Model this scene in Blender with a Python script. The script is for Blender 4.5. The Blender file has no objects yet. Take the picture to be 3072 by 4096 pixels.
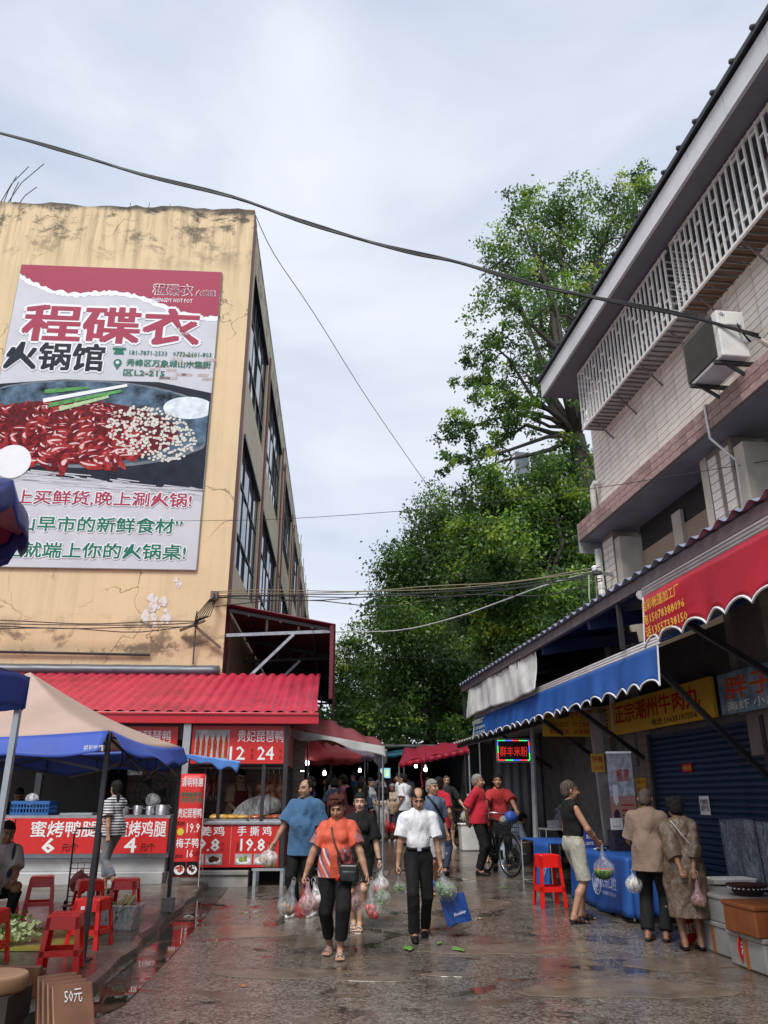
import bpy, bmesh, math, random
import numpy as np
from mathutils import Vector, Matrix, Euler

rnd = random.Random(7)
D2R = math.radians
scene = bpy.context.scene
COL = scene.collection

# ------------------------------------------------------------------ camera
CAM_H = 1.52
cd = bpy.data.cameras.new('camera')
cd.sensor_fit = 'VERTICAL'
cd.sensor_height = 36.0
cd.lens = 27.25
cd.clip_start = 0.05
cd.clip_end = 3000
cam = bpy.data.objects.new('camera', cd)
cam.location = (0, 0, CAM_H)
cam.rotation_euler = (D2R(90 + 20.22), 0, 0)
COL.objects.link(cam)
scene.camera = cam

# ------------------------------------------------------------------ world: pale cloudy sky with thin blue gaps
SUN_EL, SUN_AZ = 54.0, 202.0       # azimuth clockwise from +Y: behind the camera, a little to its left
w = bpy.data.worlds.new('World')
scene.world = w
w.use_nodes = True
nt = w.node_tree
nt.nodes.clear()
out = nt.nodes.new('ShaderNodeOutputWorld')
sky = nt.nodes.new('ShaderNodeTexSky')
sky.sky_type = 'NISHITA'
sky.sun_disc = False
sky.sun_elevation = D2R(SUN_EL)
sky.sun_rotation = D2R(SUN_AZ)
bg1 = nt.nodes.new('ShaderNodeBackground')
bg1.inputs['Strength'].default_value = 0.13
nt.links.new(sky.outputs[0], bg1.inputs['Color'])
tc = nt.nodes.new('ShaderNodeTexCoord')
mp = nt.nodes.new('ShaderNodeMapping')
mp.inputs['Scale'].default_value = (1.0, 1.0, 2.2)
mp.inputs['Location'].default_value = (3.1, 1.7, 0.4)
nt.links.new(tc.outputs['Generated'], mp.inputs['Vector'])
n1 = nt.nodes.new('ShaderNodeTexNoise')
n1.inputs['Scale'].default_value = 1.7
n1.inputs['Detail'].default_value = 7
n1.inputs['Roughness'].default_value = 0.5
n1.inputs['Distortion'].default_value = 0.35
nt.links.new(mp.outputs[0], n1.inputs['Vector'])
r1 = nt.nodes.new('ShaderNodeValToRGB')      # cloud brightness
r1.color_ramp.elements[0].position = 0.34
r1.color_ramp.elements[0].color = (0.50, 0.575, 0.70, 1)
r1.color_ramp.elements[1].position = 0.62
r1.color_ramp.elements[1].color = (0.735, 0.765, 0.845, 1)
nt.links.new(n1.outputs['Fac'], r1.inputs['Fac'])
bg2 = nt.nodes.new('ShaderNodeBackground')
bg2.inputs['Strength'].default_value = 1.0
nt.links.new(r1.outputs[0], bg2.inputs['Color'])
r2 = nt.nodes.new('ShaderNodeValToRGB')      # cloud cover
r2.color_ramp.elements[0].position = 0.22
r2.color_ramp.elements[0].color = (0.72, 0.72, 0.72, 1)
r2.color_ramp.elements[1].position = 0.55
r2.color_ramp.elements[1].color = (0.95, 0.95, 0.95, 1)
nt.links.new(n1.outputs['Fac'], r2.inputs['Fac'])
mx = nt.nodes.new('ShaderNodeMixShader')
nt.links.new(r2.outputs[0], mx.inputs[0])
nt.links.new(bg1.outputs[0], mx.inputs[1])
nt.links.new(bg2.outputs[0], mx.inputs[2])
nt.links.new(mx.outputs[0], out.inputs[0])

# ------------------------------------------------------------------ sun through thin cloud
sl = bpy.data.lights.new('sun', 'SUN')
sl.energy = 2.8
sl.angle = D2R(24)
sl.color = (1.0, 0.965, 0.91)
sun = bpy.data.objects.new('sun', sl)
COL.objects.link(sun)
sv = Vector((math.sin(D2R(SUN_AZ)) * math.cos(D2R(SUN_EL)), math.cos(D2R(SUN_AZ)) * math.cos(D2R(SUN_EL)), math.sin(D2R(SUN_EL))))
sun.rotation_euler = sv.to_track_quat('Z', 'Y').to_euler()
sun.location = sv * 60

scene.view_settings.view_transform = 'Standard'
scene.view_settings.look = 'None'
scene.view_settings.gamma = 1.0
scene.view_settings.use_curve_mapping = False
scene.view_settings.exposure = 0.32
scene.cycles.max_bounces = 6
scene.cycles.transparent_max_bounces = 12
scene.cycles.caustics_reflective = False
scene.cycles.caustics_refractive = False

# ------------------------------------------------------------------ materials
MATS = {}
class NT:
    def __init__(self, name):
        self.m = bpy.data.materials.new(name)
        self.m.use_nodes = True
        self.t = self.m.node_tree
        self.b = self.t.nodes['Principled BSDF']
        self.o = self.t.nodes['Material Output']
        self._c = None
    def n(self, kind, **kw):
        nd = self.t.nodes.new(kind)
        for k, v in kw.items():
            if k in nd.inputs: nd.inputs[k].default_value = v
            else: setattr(nd, k, v)
        return nd
    def l(self, a, b): self.t.links.new(a, b)
    def coord(self, scale=(1, 1, 1), kind='Object', rot=(0, 0, 0), loc=(0, 0, 0)):
        if self._c is None: self._c = self.n('ShaderNodeTexCoord')
        mp = self.n('ShaderNodeMapping')
        mp.inputs['Scale'].default_value = scale
        mp.inputs['Rotation'].default_value = rot
        mp.inputs['Location'].default_value = loc
        self.l(self._c.outputs[kind], mp.inputs[0])
        return mp.outputs[0]
    def noise(self, scale, detail=4, rough=.55, vec=None, dist=0.0):
        nd = self.n('ShaderNodeTexNoise', Scale=scale, Detail=detail, Roughness=rough, Distortion=dist)
        self.l(vec if vec is not None else self.coord(), nd.inputs['Vector'])
        return nd.outputs['Fac']
    def voro(self, scale, feature='F1', out='Distance', vec=None):
        nd = self.n('ShaderNodeTexVoronoi', feature=feature, Scale=scale)
        self.l(vec if vec is not None else self.coord(), nd.inputs['Vector'])
        return nd.outputs[out]
    def ramp(self, fac, stops):
        r = self.n('ShaderNodeValToRGB')
        e = r.color_ramp.elements
        while len(e) < len(stops): e.new(0.5)
        for i, (p, c) in enumerate(stops):
            e[i].position = p
            if isinstance(c, (int, float)): c = (c, c, c)
            e[i].color = (c[0], c[1], c[2], 1)
        self.l(fac, r.inputs[0])
        return r.outputs[0]
    def mix(self, fac, a, b, mode='MIX'):
        nd = self.n('ShaderNodeMix', data_type='RGBA', blend_type=mode)
        for i, v in ((0, fac), (6, a), (7, b)):
            if isinstance(v, (int, float)): nd.inputs[i].default_value = v if i == 0 else (v, v, v, 1)
            elif isinstance(v, tuple): nd.inputs[i].default_value = (*v[:3], 1)
            else: self.l(v, nd.inputs[i])
        return nd.outputs[2]
    def math(self, op, a, b=0.0, c=None):
        nd = self.n('ShaderNodeMath', operation=op)
        for i, v in enumerate((a, b) if c is None else (a, b, c)):
            if isinstance(v, (int, float)): nd.inputs[i].default_value = v
            else: self.l(v, nd.inputs[i])
        return nd.outputs[0]
    def sep(self, vec):
        s = self.n('ShaderNodeSeparateXYZ'); self.l(vec, s.inputs[0]); return s.outputs
    def base(self, v):
        if isinstance(v, tuple): self.b.inputs['Base Color'].default_value = (*v[:3], 1)
        else: self.l(v, self.b.inputs['Base Color'])
    def set(self, k, v):
        if isinstance(v, (int, float)): self.b.inputs[k].default_value = v
        elif isinstance(v, tuple): self.b.inputs[k].default_value = v
        else: self.l(v, self.b.inputs[k])
    def bump(self, h, strength=.3, dist=.01):
        b = self.n('ShaderNodeBump', Strength=strength, Distance=dist)
        self.l(h, b.inputs['Height'])
        self.l(b.outputs[0], self.b.inputs['Normal'])

def mat(name, col, rough=.6, var=.18, scale=6., bump=.15, bscale=40., metal=0., dirt=0., spec=None, alpha=None, trans=0., emit=None, stretch=(1, 1, 1), sheen=0., coat=0.):
    """general surface: base colour with blotchy variation, grime and fine relief"""
    if name in MATS: return MATS[name]
    g = NT(name)
    v = g.coord(stretch)
    f = g.noise(scale, 5, .6, v)
    lo = tuple(c * (1 - var) for c in col); hi = tuple(min(1, c * (1 + var)) for c in col)
    c = g.ramp(f, [(.3, lo), (.7, hi)])
    if dirt > 0:
        f2 = g.noise(scale * .35, 6, .65, g.coord(stretch, loc=(5, 2, 9)))
        c = g.mix(g.ramp(f2, [(.48, 0.), (.72, dirt)]), c, tuple(x * .25 for x in col) if sum(col) > .3 else (.02, .018, .015))
    g.base(c)
    g.set('Roughness', g.ramp(f, [(.3, max(0.02, rough * .85)), (.7, min(1, rough * 1.15))]))
    g.set('Metallic', metal)
    if spec is None and name.startswith(('banner', 'print', 'letter')): spec = .12
    if spec is not None: g.set('Specular IOR Level', spec)
    if alpha is not None: g.set('Alpha', alpha)
    if trans: g.set('Transmission Weight', trans)
    if sheen: g.set('Sheen Weight', sheen)
    if coat: g.set('Coat Weight', coat); g.set('Coat Roughness', .08)
    if emit is not None:
        g.set('Emission Color', (*emit[0], 1)); g.set('Emission Strength', emit[1])
    if bump > 0: g.bump(g.noise(bscale, 3, .6), bump, .004)
    MATS[name] = g.m
    return g.m

def translucent(m, k=.35):
    t = m.node_tree; b = t.nodes['Principled BSDF']; o = t.nodes['Material Output']
    tr = t.nodes.new('ShaderNodeBsdfTranslucent'); mx = t.nodes.new('ShaderNodeMixShader'); mx.inputs[0].default_value = k
    l = b.inputs['Base Color'].links
    if l: t.links.new(l[0].from_socket, tr.inputs[0])
    t.links.new(b.outputs[0], mx.inputs[1]); t.links.new(tr.outputs[0], mx.inputs[2]); t.links.new(mx.outputs[0], o.inputs[0])
    return m

# ------------------------------------------------------------------ mesh helpers
def rotz(p, a):
    c, s = math.cos(a), math.sin(a)
    return (p[0] * c - p[1] * s, p[0] * s + p[1] * c)

class MB:
    def __init__(self): self.v = []; self.f = []; self.m = []; self.cur = 0
    def add(self, vs, fs):
        o = len(self.v); self.v.extend([tuple(p) for p in vs])
        for f in fs: self.f.append(tuple(i + o for i in f)); self.m.append(self.cur)
        return self
    def mat(self, i): self.cur = i; return self
    def box(self, c, s, rot=None, taper=None):
        x, y, z = s[0] / 2, s[1] / 2, s[2] / 2
        vs = [Vector((sx * x, sy * y, sz * z)) for sz in (-1, 1) for sy in (-1, 1) for sx in (-1, 1)]
        if taper:
            for v in vs[4:]: v.x *= taper; v.y *= taper
        if rot is not None:
            R = Euler(rot).to_matrix()
            vs = [R @ v for v in vs]
        vs = [v + Vector(c) for v in vs]
        return self.add(vs, [(0, 2, 3, 1), (4, 5, 7, 6), (0, 1, 5, 4), (2, 6, 7, 3), (1, 3, 7, 5), (0, 4, 6, 2)])
    def b2(self, a, b):   # box by two corners
        return self.box([(a[i] + b[i]) / 2 for i in range(3)], [abs(b[i] - a[i]) for i in range(3)])
    def tube(self, pts, r, seg=8, cap=True):
        pts = [Vector(p) for p in pts]; n = len(pts)
        rs = r if isinstance(r, (list, tuple)) else [r] * n
        prev = None; vs = []
        for i, p in enumerate(pts):
            t = (pts[min(i + 1, n - 1)] - pts[max(i - 1, 0)])
            if t.length < 1e-9: t = Vector((0, 0, 1))
            t.normalize()
            if prev is None:
                u = t.orthogonal().normalized()
            else:
                u = prev - t * prev.dot(t)
                u = u.normalized() if u.length > 1e-6 else t.orthogonal().normalized()
            prev = u; w_ = t.cross(u)
            for k in range(seg):
                a = 2 * math.pi * k / seg
                vs.append(p + (u * math.cos(a) + w_ * math.sin(a)) * rs[i])
        fs = [(i * seg + k, i * seg + (k + 1) % seg, (i + 1) * seg + (k + 1) % seg, (i + 1) * seg + k) for i in range(n - 1) for k in range(seg)]
        if cap: fs += [tuple(reversed(range(seg))), tuple(range((n - 1) * seg, n * seg))]
        return self.add(vs, fs)
    def bar(self, a, b, w_, h=None, up=(0, 0, 1)):   # rectangular bar a->b
        a, b = Vector(a), Vector(b); h = h or w_
        t = (b - a).normalized(); u = Vector(up)
        if abs(t.dot(u)) > .98: u = Vector((0, 1, 0))
        s = t.cross(u).normalized() * (w_ / 2); q = s.cross(t).normalized() * (h / 2)
        vs = [p + i * s + j * q for p in (a, b) for j in (-1, 1) for i in (-1, 1)]
        return self.add(vs, [(0, 2, 3, 1), (4, 5, 7, 6), (0, 1, 5, 4), (2, 6, 7, 3), (1, 3, 7, 5), (0, 4, 6, 2)])
    def lathe(self, prof, seg=20, c=(0, 0, 0), sx=1, sy=1):
        vs = []
        for (r, z) in prof:
            for k in range(seg):
                a = 2 * math.pi * k / seg
                vs.append((c[0] + r * math.cos(a) * sx, c[1] + r * math.sin(a) * sy, c[2] + z))
        n = len(prof)
        fs = [(i * seg + k, i * seg + (k + 1) % seg, (i + 1) * seg + (k + 1) % seg, (i + 1) * seg + k) for i in range(n - 1) for k in range(seg)]
        fs += [tuple(reversed(range(seg))), tuple(range((n - 1) * seg, n * seg))]
        return self.add(vs, fs)
    def grid(self, fn, nu, nv, closed=False):
        vs = [fn(i / nu, j / nv) for j in range(nv + 1) for i in range(nu + 1)]
        fs = [(j * (nu + 1) + i, j * (nu + 1) + i + 1, (j + 1) * (nu + 1) + i + 1, (j + 1) * (nu + 1) + i) for j in range(nv) for i in range(nu)]
        return self.add(vs, fs)
    def prism(self, poly, a, b, fn=None):  # poly in 2D, extruded; fn maps (x,y,t)->3D
        fn = fn or (lambda x, y, t: (x, y, t))
        n = len(poly)
        vs = [fn(x, y, a) for x, y in poly] + [fn(x, y, b) for x, y in poly]
        fs = [tuple(reversed(range(n))), tuple(range(n, 2 * n))] + [(i, (i + 1) % n, n + (i + 1) % n, n + i) for i in range(n)]
        return self.add(vs, fs)
    def mesh(self, name, mats, smooth=False):
        me = bpy.data.meshes.new(name)
        me.from_pydata([tuple(v) for v in self.v], [], self.f)
        for m in (mats if isinstance(mats, (list, tuple)) else [mats]): me.materials.append(m)
        if any(self.m): me.polygons.foreach_set('material_index', self.m)
        if smooth: me.polygons.foreach_set('use_smooth', [True] * len(me.polygons))
        me.update()
        return me
    def build(self, name, mats, parent=None, smooth=False, bevel=0, thick=0, loc=None, rot=None):
        me = self.mesh(name, mats, smooth)
        if not thick:
            bm = bmesh.new(); bm.from_mesh(me); bmesh.ops.recalc_face_normals(bm, faces=bm.faces); bm.to_mesh(me); bm.free()
        o = link(name, me, parent)
        if loc is not None: o.location = loc
        if rot is not None: o.rotation_euler = rot
        if bevel:
            b = o.modifiers.new('bevel', 'BEVEL'); b.width = bevel; b.segments = 2; b.limit_method = 'ANGLE'
        if thick:
            s = o.modifiers.new('solid', 'SOLIDIFY'); s.thickness = thick; s.offset = 0
        if smooth and bevel:
            pass
        return o

def link(name, me, parent=None):
    o = bpy.data.objects.new(name, me)
    COL.objects.link(o)
    if parent is not None: o.parent = parent
    return o
def thing(name, label, cat, loc=(0, 0, 0), rz=0., group=None):
    o = bpy.data.objects.new(name, None)
    o.empty_display_size = .1
    COL.objects.link(o)
    o.location = loc; o.rotation_euler = (0, 0, rz)
    return tag(o, label, cat, group)
def tag(o, label, cat, group=None):
    o['label'] = label; o['category'] = cat
    if group: o['group'] = group
    return o
def structure(o): o['kind'] = 'structure'; return o
def copy_tree(o, parent=None):
    c = o.copy(); COL.objects.link(c); c.parent = parent
    for ch in list(o.children): copy_tree(ch, c)
    return c

AR, AL = D2R(7.17), D2R(3.5)          # the two rows of buildings stand at slightly different angles to the lane
def RW(xl, yl, z=0.): x, y = rotz((xl, yl), AR); return (x, y, z)
def LW(xl, yl, z=0.): x, y = rotz((xl, yl), AL); return (x, y, z)
def gz(y): return .035 * min(31, max(0., y - 9))     # the lane climbs gently away from the viewer

# ------------------------------------------------------------------ lettering
def text_mesh(body, bold=.0, spacing=1.0, shear=0.):
    cu = bpy.data.curves.new('t', 'FONT')
    cu.body = body; cu.space_character = spacing; cu.shear = shear
    cu.resolution_u = 1; cu.align_x = 'CENTER'; cu.space_line = .95
    o = bpy.data.objects.new('t', cu); COL.objects.link(o)
    dg = bpy.context.evaluated_depsgraph_get(); dg.update()
    me = bpy.data.meshes.new_from_object(o.evaluated_get(dg))
    bpy.data.objects.remove(o); bpy.data.curves.remove(cu)
    return me
def text(body, cx, cz, wd, ht, m, parent, bold=.02, face='-y', off=0., name='lettering', shear=0., spacing=1., fit=True):
    """flat letters fitted into a wd x ht box centred at (cx, cz) on the face of a sign; face '-y' or '-x'"""
    me0 = text_mesh(body, 0., spacing, shear)
    n0 = len(me0.vertices)
    if n0 == 0: return None
    co = np.empty(n0 * 3, np.float32); me0.vertices.foreach_get('co', co); co = co.reshape(-1, 3)
    polys = [tuple(p.vertices) for p in me0.polygons]
    bpy.data.meshes.remove(me0)
    # heavier strokes: the same letters laid several times, each nudged sideways and a hair deeper
    k = 1 if bold <= 0 else (5 if bold < .06 else 9)
    offs = [(0, 0)] + [(math.cos(6.2832 * (i + .5) / (k - 1)) * bold * .62, math.sin(6.2832 * (i + .5) / (k - 1)) * bold * .62) for i in range(k - 1)]
    al = np.concatenate([co + np.array((ox, oy, 0), np.float32) for ox, oy in offs])
    dep = np.repeat(np.arange(k, dtype=np.float32) * .0002, n0)
    a, b = al.min(0), al.max(0)
    sx = wd / max(1e-6, b[0] - a[0]); sz = ht / max(1e-6, b[1] - a[1])
    if not fit: sx = sz = min(sx, sz)
    x = (al[:, 0] - (a[0] + b[0]) / 2) * sx + cx
    z = (al[:, 1] - (a[1] + b[1]) / 2) * sz + cz
    me = bpy.data.meshes.new(name); n = len(al)
    me.from_pydata(np.zeros((n, 3)).tolist(), [], [tuple(i + q * n0 for i in p) for q in range(k) for p in polys])
    off = off + dep
    if face == '-y': out_ = np.stack([x, off, z], 1)
    elif face == '-x': out_ = np.stack([off, -x, z], 1)
    elif face == '+z': out_ = np.stack([x, z, off - 2 * dep], 1)
    me.vertices.foreach_set('co', out_.astype(np.float32).ravel())
    me.materials.clear(); me.materials.append(m); me.update()
    me.name = name
    return link(name, me, parent)
# ================================================================== shared materials
M_white = mat('white_paint', (.78, .77, .74), .5, .08, dirt=.25)
M_red = mat('sign_red', (.62, .025, .022), .35, .06, bump=.02)
M_letter = mat('letter_white', (.86, .86, .86), .5, .03, bump=0)
M_black = mat('letter_black', (.015, .014, .016), .5, .05, bump=0)
M_steel = mat('galvanised_steel', (.42, .43, .45), .38, .2, 10, metal=.8, dirt=.3)
M_darksteel = mat('dark_steel', (.03, .03, .034), .42, .2, bump=.05)
M_alu = mat('aluminium', (.62, .62, .63), .32, .1, metal=.9, bump=.03)
M_concrete = mat('concrete', (.30, .29, .27), .8, .2, 4, .35, 30, dirt=.5)
M_wood = mat('wood', (.30, .17, .085), .6, .3, 5, .2, 30, stretch=(1, 1, .15))
M_yellow = mat('sign_yellow', (.72, .42, .035), .45, .1, dirt=.25, bump=.02)
M_signred = mat('letter_red', (.5, .02, .015), .45, .06, bump=0)

def m_ground():
    g = NT('wet_concrete')
    v = g.coord()
    big = g.noise(.55, 5, .6, v, .4)
    mid = g.noise(3.2, 6, .65, g.coord(loc=(4, 1, 0)))
    peb = g.voro(46., out='Color', vec=g.coord())
    pebd = g.voro(46., out='Distance', vec=g.coord())
    pv = g.sep(peb)[0]
    c = g.ramp(mid, [(.28, (.048, .036, .026)), (.5, (.115, .091, .068)), (.72, (.195, .162, .128))])
    c = g.mix(g.ramp(pv, [(.3, .0), (.95, .75)]), c, (.29, .26, .22))
    c = g.mix(g.math('MULTIPLY', g.ramp(pv, [(.0, .7), (.3, 0.)]), .8), c, (.03, .026, .022))
    # worn smooth slurry patches (no aggregate showing) with a broken outline
    sl = g.noise(.9, 7, .62, g.coord(loc=(11, 3, 0)), .6)
    smooth = g.ramp(sl, [(.56, 0.), (.585, 1.)])
    c = g.mix(g.math('MULTIPLY', smooth, .75), c, g.ramp(mid, [(.3, (.085, .06, .042)), (.7, (.16, .125, .09))]))
    damp = g.ramp(g.noise(.42, 6, .6, g.coord(loc=(8, 2, 0)), .8), [(.40, 0.), (.56, 1.)])
    c = g.mix(g.math('MULTIPLY', damp, .55), c, g.mix(.5, c, (.035, .027, .02)))
    wet = g.noise(1.25, 7, .64, g.coord(loc=(2.2, 6.3, 0)), .5)
    pud = g.ramp(wet, [(.55, 0.), (.585, 1.)])
    c = g.mix(g.math('MULTIPLY', pud, .6), c, (.022, .018, .014))
    g.base(c)
    ro = g.ramp(big, [(.35, .09), (.7, .27)])
    ro = g.mix(damp, ro, .10)
    ro = g.mix(smooth, ro, .2)
    ro = g.mix(pud, ro, .025)
    g.set('Roughness', ro)
    g.set('Specular IOR Level', .5)
    hgt = g.math('ADD', g.math('MULTIPLY', g.math('MULTIPLY', pebd, g.math('SUBTRACT', 1., smooth)), -.6), g.math('MULTIPLY', mid, 1.6))
    hgt = g.math('MULTIPLY', hgt, g.math('SUBTRACT', 1.0, pud))
    g.bump(hgt, .34, .010)
    return g.m
M_ground = m_ground()

# ================================================================== ground
b = MB()
ys = list(np.arange(-10, 60, 1.0)) + [80, 120, 200, 400]
xs = [-300, -120, -60] + list(np.arange(-30, 31, 2.0)) + [60, 120, 300]
for j in range(len(ys) - 1):
    for i in range(len(xs) - 1):
        b.add([(xs[i], ys[j], gz(ys[j])), (xs[i + 1], ys[j], gz(ys[j])), (xs[i + 1], ys[j + 1], gz(ys[j + 1])), (xs[i], ys[j + 1], gz(ys[j + 1]))], [(0, 1, 2, 3)])
gr = b.build('ground', M_ground)
bm = bmesh.new(); bm.from_mesh(gr.data); bmesh.ops.remove_doubles(bm, verts=bm.verts, dist=1e-4); bm.to_mesh(gr.data); bm.free()
structure(gr)

# raised terrace on the left where the tents stand
def terr_x(y): return -2.42 - .068 * (y - 7.2) - .45 * max(0, 6.9 - y)
def m_terr():
    g = NT('terrace_wet')
    v = g.coord()
    mid = g.noise(2.4, 7, .65, v, .3)
    c = g.ramp(mid, [(.3, (.055, .045, .035)), (.6, (.15, .13, .105)), (.8, (.22, .195, .165))])
    moss = g.noise(1.3, 6, .7, g.coord(loc=(7, 7, 0)))
    c = g.mix(g.ramp(moss, [(.55, 0.), (.75, .5)]), c, (.06, .065, .02))
    g.base(c); w_ = g.noise(1.1, 4, .6, g.coord(loc=(1, 9, 0)))
    g.set('Roughness', g.ramp(w_, [(.45, .1), (.62, .38)]))
    g.bump(g.noise(18, 6, .7), .35, .01)
    return g.m
M_terr = m_terr()
b = MB()
tys = list(np.arange(2.0, 18.01, .5))
for j, y in enumerate(tys):
    e = terr_x(y) + .03 * math.sin(y * 5.1) + .02 * math.sin(y * 11.7)
    z = gz(y) + .10 + .008 * math.sin(y * 3)
    b.v += [(-40, y, z), (e - .06, y, z), (e, y, z - .03), (e + .015, y, gz(y) - .02)]
for j in range(len(tys) - 1):
    for i in range(3):
        b.f.append((j * 4 + i, j * 4 + i + 1, j * 4 + 4 + i + 1, j * 4 + 4 + i)); b.m.append(0)
structure(b.build('terrace', M_terr))
# drainage gutter strip beside the terrace: a wet channel
b = MB()
b.grid(lambda u, v: (terr_x(3 + v * 12) + .04 + u * .34, 3 + v * 12, gz(3 + v * 12) + .004 + .004 * math.sin(v * 40)), 2, 60)
g = NT('gutter_water'); g.base(g.ramp(g.noise(5, 5), [(.3, (.012, .011, .008)), (.7, (.05, .042, .03))])); g.set('Roughness', g.ramp(g.noise(2.5, 4), [(.45, .02), (.65, .3)])); g.bump(g.noise(9, 3), .06, .004)
structure(b.build('drain_channel', g.m))
# irregular repair slabs cast over the lane
def m_slab():
    g = NT('repair_slab')
    f = g.noise(3.5, 7, .65)
    g.base(g.ramp(f, [(.3, (.10, .076, .054)), (.7, (.20, .158, .118))]))
    g.set('Roughness', g.ramp(g.noise(1.2, 5), [(.4, .12), (.65, .33)]))
    g.bump(g.noise(25, 6, .7), .25, .006); return g.m
M_slab = m_slab()
for k, (cx, cy, rx, ry) in enumerate([(2.05, 7.55, .75, .42), (-.95, 8.15, .55, .24), (-.05, 7.9, .26, .12), (1.35, 9.3, .75, .3), (-.25, 7.3, .14, .06), (2.9, 8.6, .55, .35), (.6, 8.1, .25, .1), (-1.6, 10.2, .5, .3), (.9, 12.2, .9, .5)]):
    b = MB(); n = 26; ring = []
    r_ = random.Random(k * 5 + 3)
    ph = [r_.uniform(0, 6.28) for _ in range(5)]
    for i in range(n):
        a = 2 * math.pi * i / n
        q = 1 + .16 * math.sin(2 * a + ph[0]) + .12 * math.sin(3 * a + ph[1]) + .08 * math.sin(5 * a + ph[2]) + r_.uniform(-.06, .06)
        ring.append((cx + rx * q * math.cos(a), cy + ry * q * math.sin(a)))
    vs = [(x, y, gz(y) + .002) for x, y in ring] + [(cx + (x - cx) * .975, cy + (y - cy) * .975, gz(y) + .006) for x, y in ring]
    b.add(vs, [tuple(range(n, 2 * n))] + [(i, (i + 1) % n, n + (i + 1) % n, n + i) for i in range(n)])
    o = b.build('repair_patch', M_slab, gr)

# ================================================================== left: long ochre building
def m_ochre(name, base, stain=1.0, top=16.4):
    g = NT(name)
    v = g.coord()
    f = g.noise(.7, 6, .6, v)
    c = g.ramp(f, [(.3, tuple(x * .88 for x in base)), (.7, base)])
    # paint drips and streaks: stretched down the wall
    st = g.noise(1.6, 6, .7, g.coord((2.6, 2.6, .16)))
    z = g.sep(g._c.outputs['Object'])[2]
    topm = g.ramp(g.math('DIVIDE', z, top), [(.84, 0.), (.99, 1.)])
    c = g.mix(g.math('MULTIPLY', g.ramp(st, [(.47, 0.), (.66, .75)]), g.math('MULTIPLY', g.math('ADD', topm, .18), stain)), c, (.16, .115, .06))
    # mould blotches high on the wall and along the old cable line
    bl = g.noise(1.25, 9, .72, g.coord((1, 1, 1.3), loc=(2, 2, 1.5)), .3)
    band = g.ramp(g.math('DIVIDE', z, top), [(.255, 0.), (.275, .8), (.30, .7), (.325, 0.)])
    mm = g.math('MULTIPLY', g.ramp(bl, [(.5, 0.), (.585, 1.)]), g.math('MAXIMUM', g.ramp(g.math('DIVIDE', z, top), [(.87, 0.), (.95, .9)]), band))
    c = g.mix(g.math('MULTIPLY', mm, .9 * stain), c, (.035, .03, .022))
    edge = g.ramp(g.math('ADD', g.math('DIVIDE', z, top), g.math('MULTIPLY', g.math('SUBTRACT', bl, .5), .05)), [(.982, 0.), (.993, .9)])
    c = g.mix(edge, c, (.03, .028, .024))
    # hairline cracks
    wv = g.n('ShaderNodeVectorMath', operation='ADD')
    nz = g.n('ShaderNodeTexNoise', Scale=1.5, Detail=4); g.l(g.coord(), nz.inputs['Vector'])
    g.l(g.coord((.55, .55, .45)), wv.inputs[0]); sc = g.n('ShaderNodeVectorMath', operation='SCALE'); sc.inputs['Scale'].default_value = .6
    g.l(nz.outputs['Color'], sc.inputs[0]); g.l(sc.outputs[0], wv.inputs[1])
    cr = g.voro(1.1, 'DISTANCE_TO_EDGE', 'Distance', wv.outputs[0])
    cm = g.math('MULTIPLY', g.ramp(cr, [(.0, 1.), (.012, 0.)]), g.ramp(g.noise(.5, 3, .5, g.coord(loc=(9, 4, 2))), [(.48, 0.), (.56, .8)]))
    c = g.mix(cm, c, (.10, .07, .04))
    g.base(c); g.set('Roughness', .8)
    g.bump(g.math('SUBTRACT', g.noise(9, 7, .65), cm), .3, .02)
    return g.m
OCH = m_ochre('ochre_plaster', (.74, .555, .33))
OCH2 = m_ochre('ochre_plaster_side', (.72, .62, .44), .8)
M_brown = mat('brown_red_paint', (.27, .10, .072), .65, .15, 3, .15, dirt=.3)
M_winframe = mat('window_frame_dark', (.018, .02, .022), .4, .2, bump=.03)
g = NT('window_glass'); g.base(g.ramp(g.noise(.6, 2), [(.35, (.06, .075, .085)), (.7, (.16, .19, .21))])); g.set('Roughness', .06); g.set('Specular IOR Level', .9); g.bump(g.noise(1.3, 2), .05, .02)
M_glass = g.m

LB = thing('ochre_building', 'long ochre plastered building with stained parapet and rows of dark steel windows', 'building', LW(-2.45, 17, 0), AL)
TOP = 16.4
b = MB()                                      # front wall with a ragged, slightly wavy parapet top
n = 60
def wx(i): return -13.5 + 13.5 * i / n
ph = [0] * (n + 1)
r_ = random.Random(4)
for i in range(n + 1): ph[i] = TOP + .035 * math.sin(i * .9) + r_.uniform(-.035, .03) - (.08 if 28 < i < 46 else 0)
vs = []
for i in range(n + 1): vs += [(wx(i), 0, -.5), (wx(i), 0, ph[i]), (wx(i), .28, ph[i] + .02), (wx(i), .28, TOP - 1.2)]
fs = []
for i in range(n):
    for k in range(3): fs.append((i * 4 + k, i * 4 + 4 + k, i * 4 + 4 + k + 1, i * 4 + k + 1))
b.add(vs, fs)
b.add([(-.004, 0, -.5), (-.004, .28, -.5), (-.004, .28, TOP), (-.004, 0, TOP)], [(0, 1, 2, 3)])
b.build('front_wall', OCH, LB)
LEN = 54.
b = MB()                                      # side wall: bands between the window rows
def band(z0, z1, x=-.02): b.b2((x - .25, .26, z0), (x, LEN, z1))
band(-.5, 6.75); band(10.15, 11.75); band(15.0, TOP)
b.b2((-13, .28, TOP - 1.3), (-.37, LEN, TOP - 1.2))
b.build('side_wall', OCH2, LB)
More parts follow.
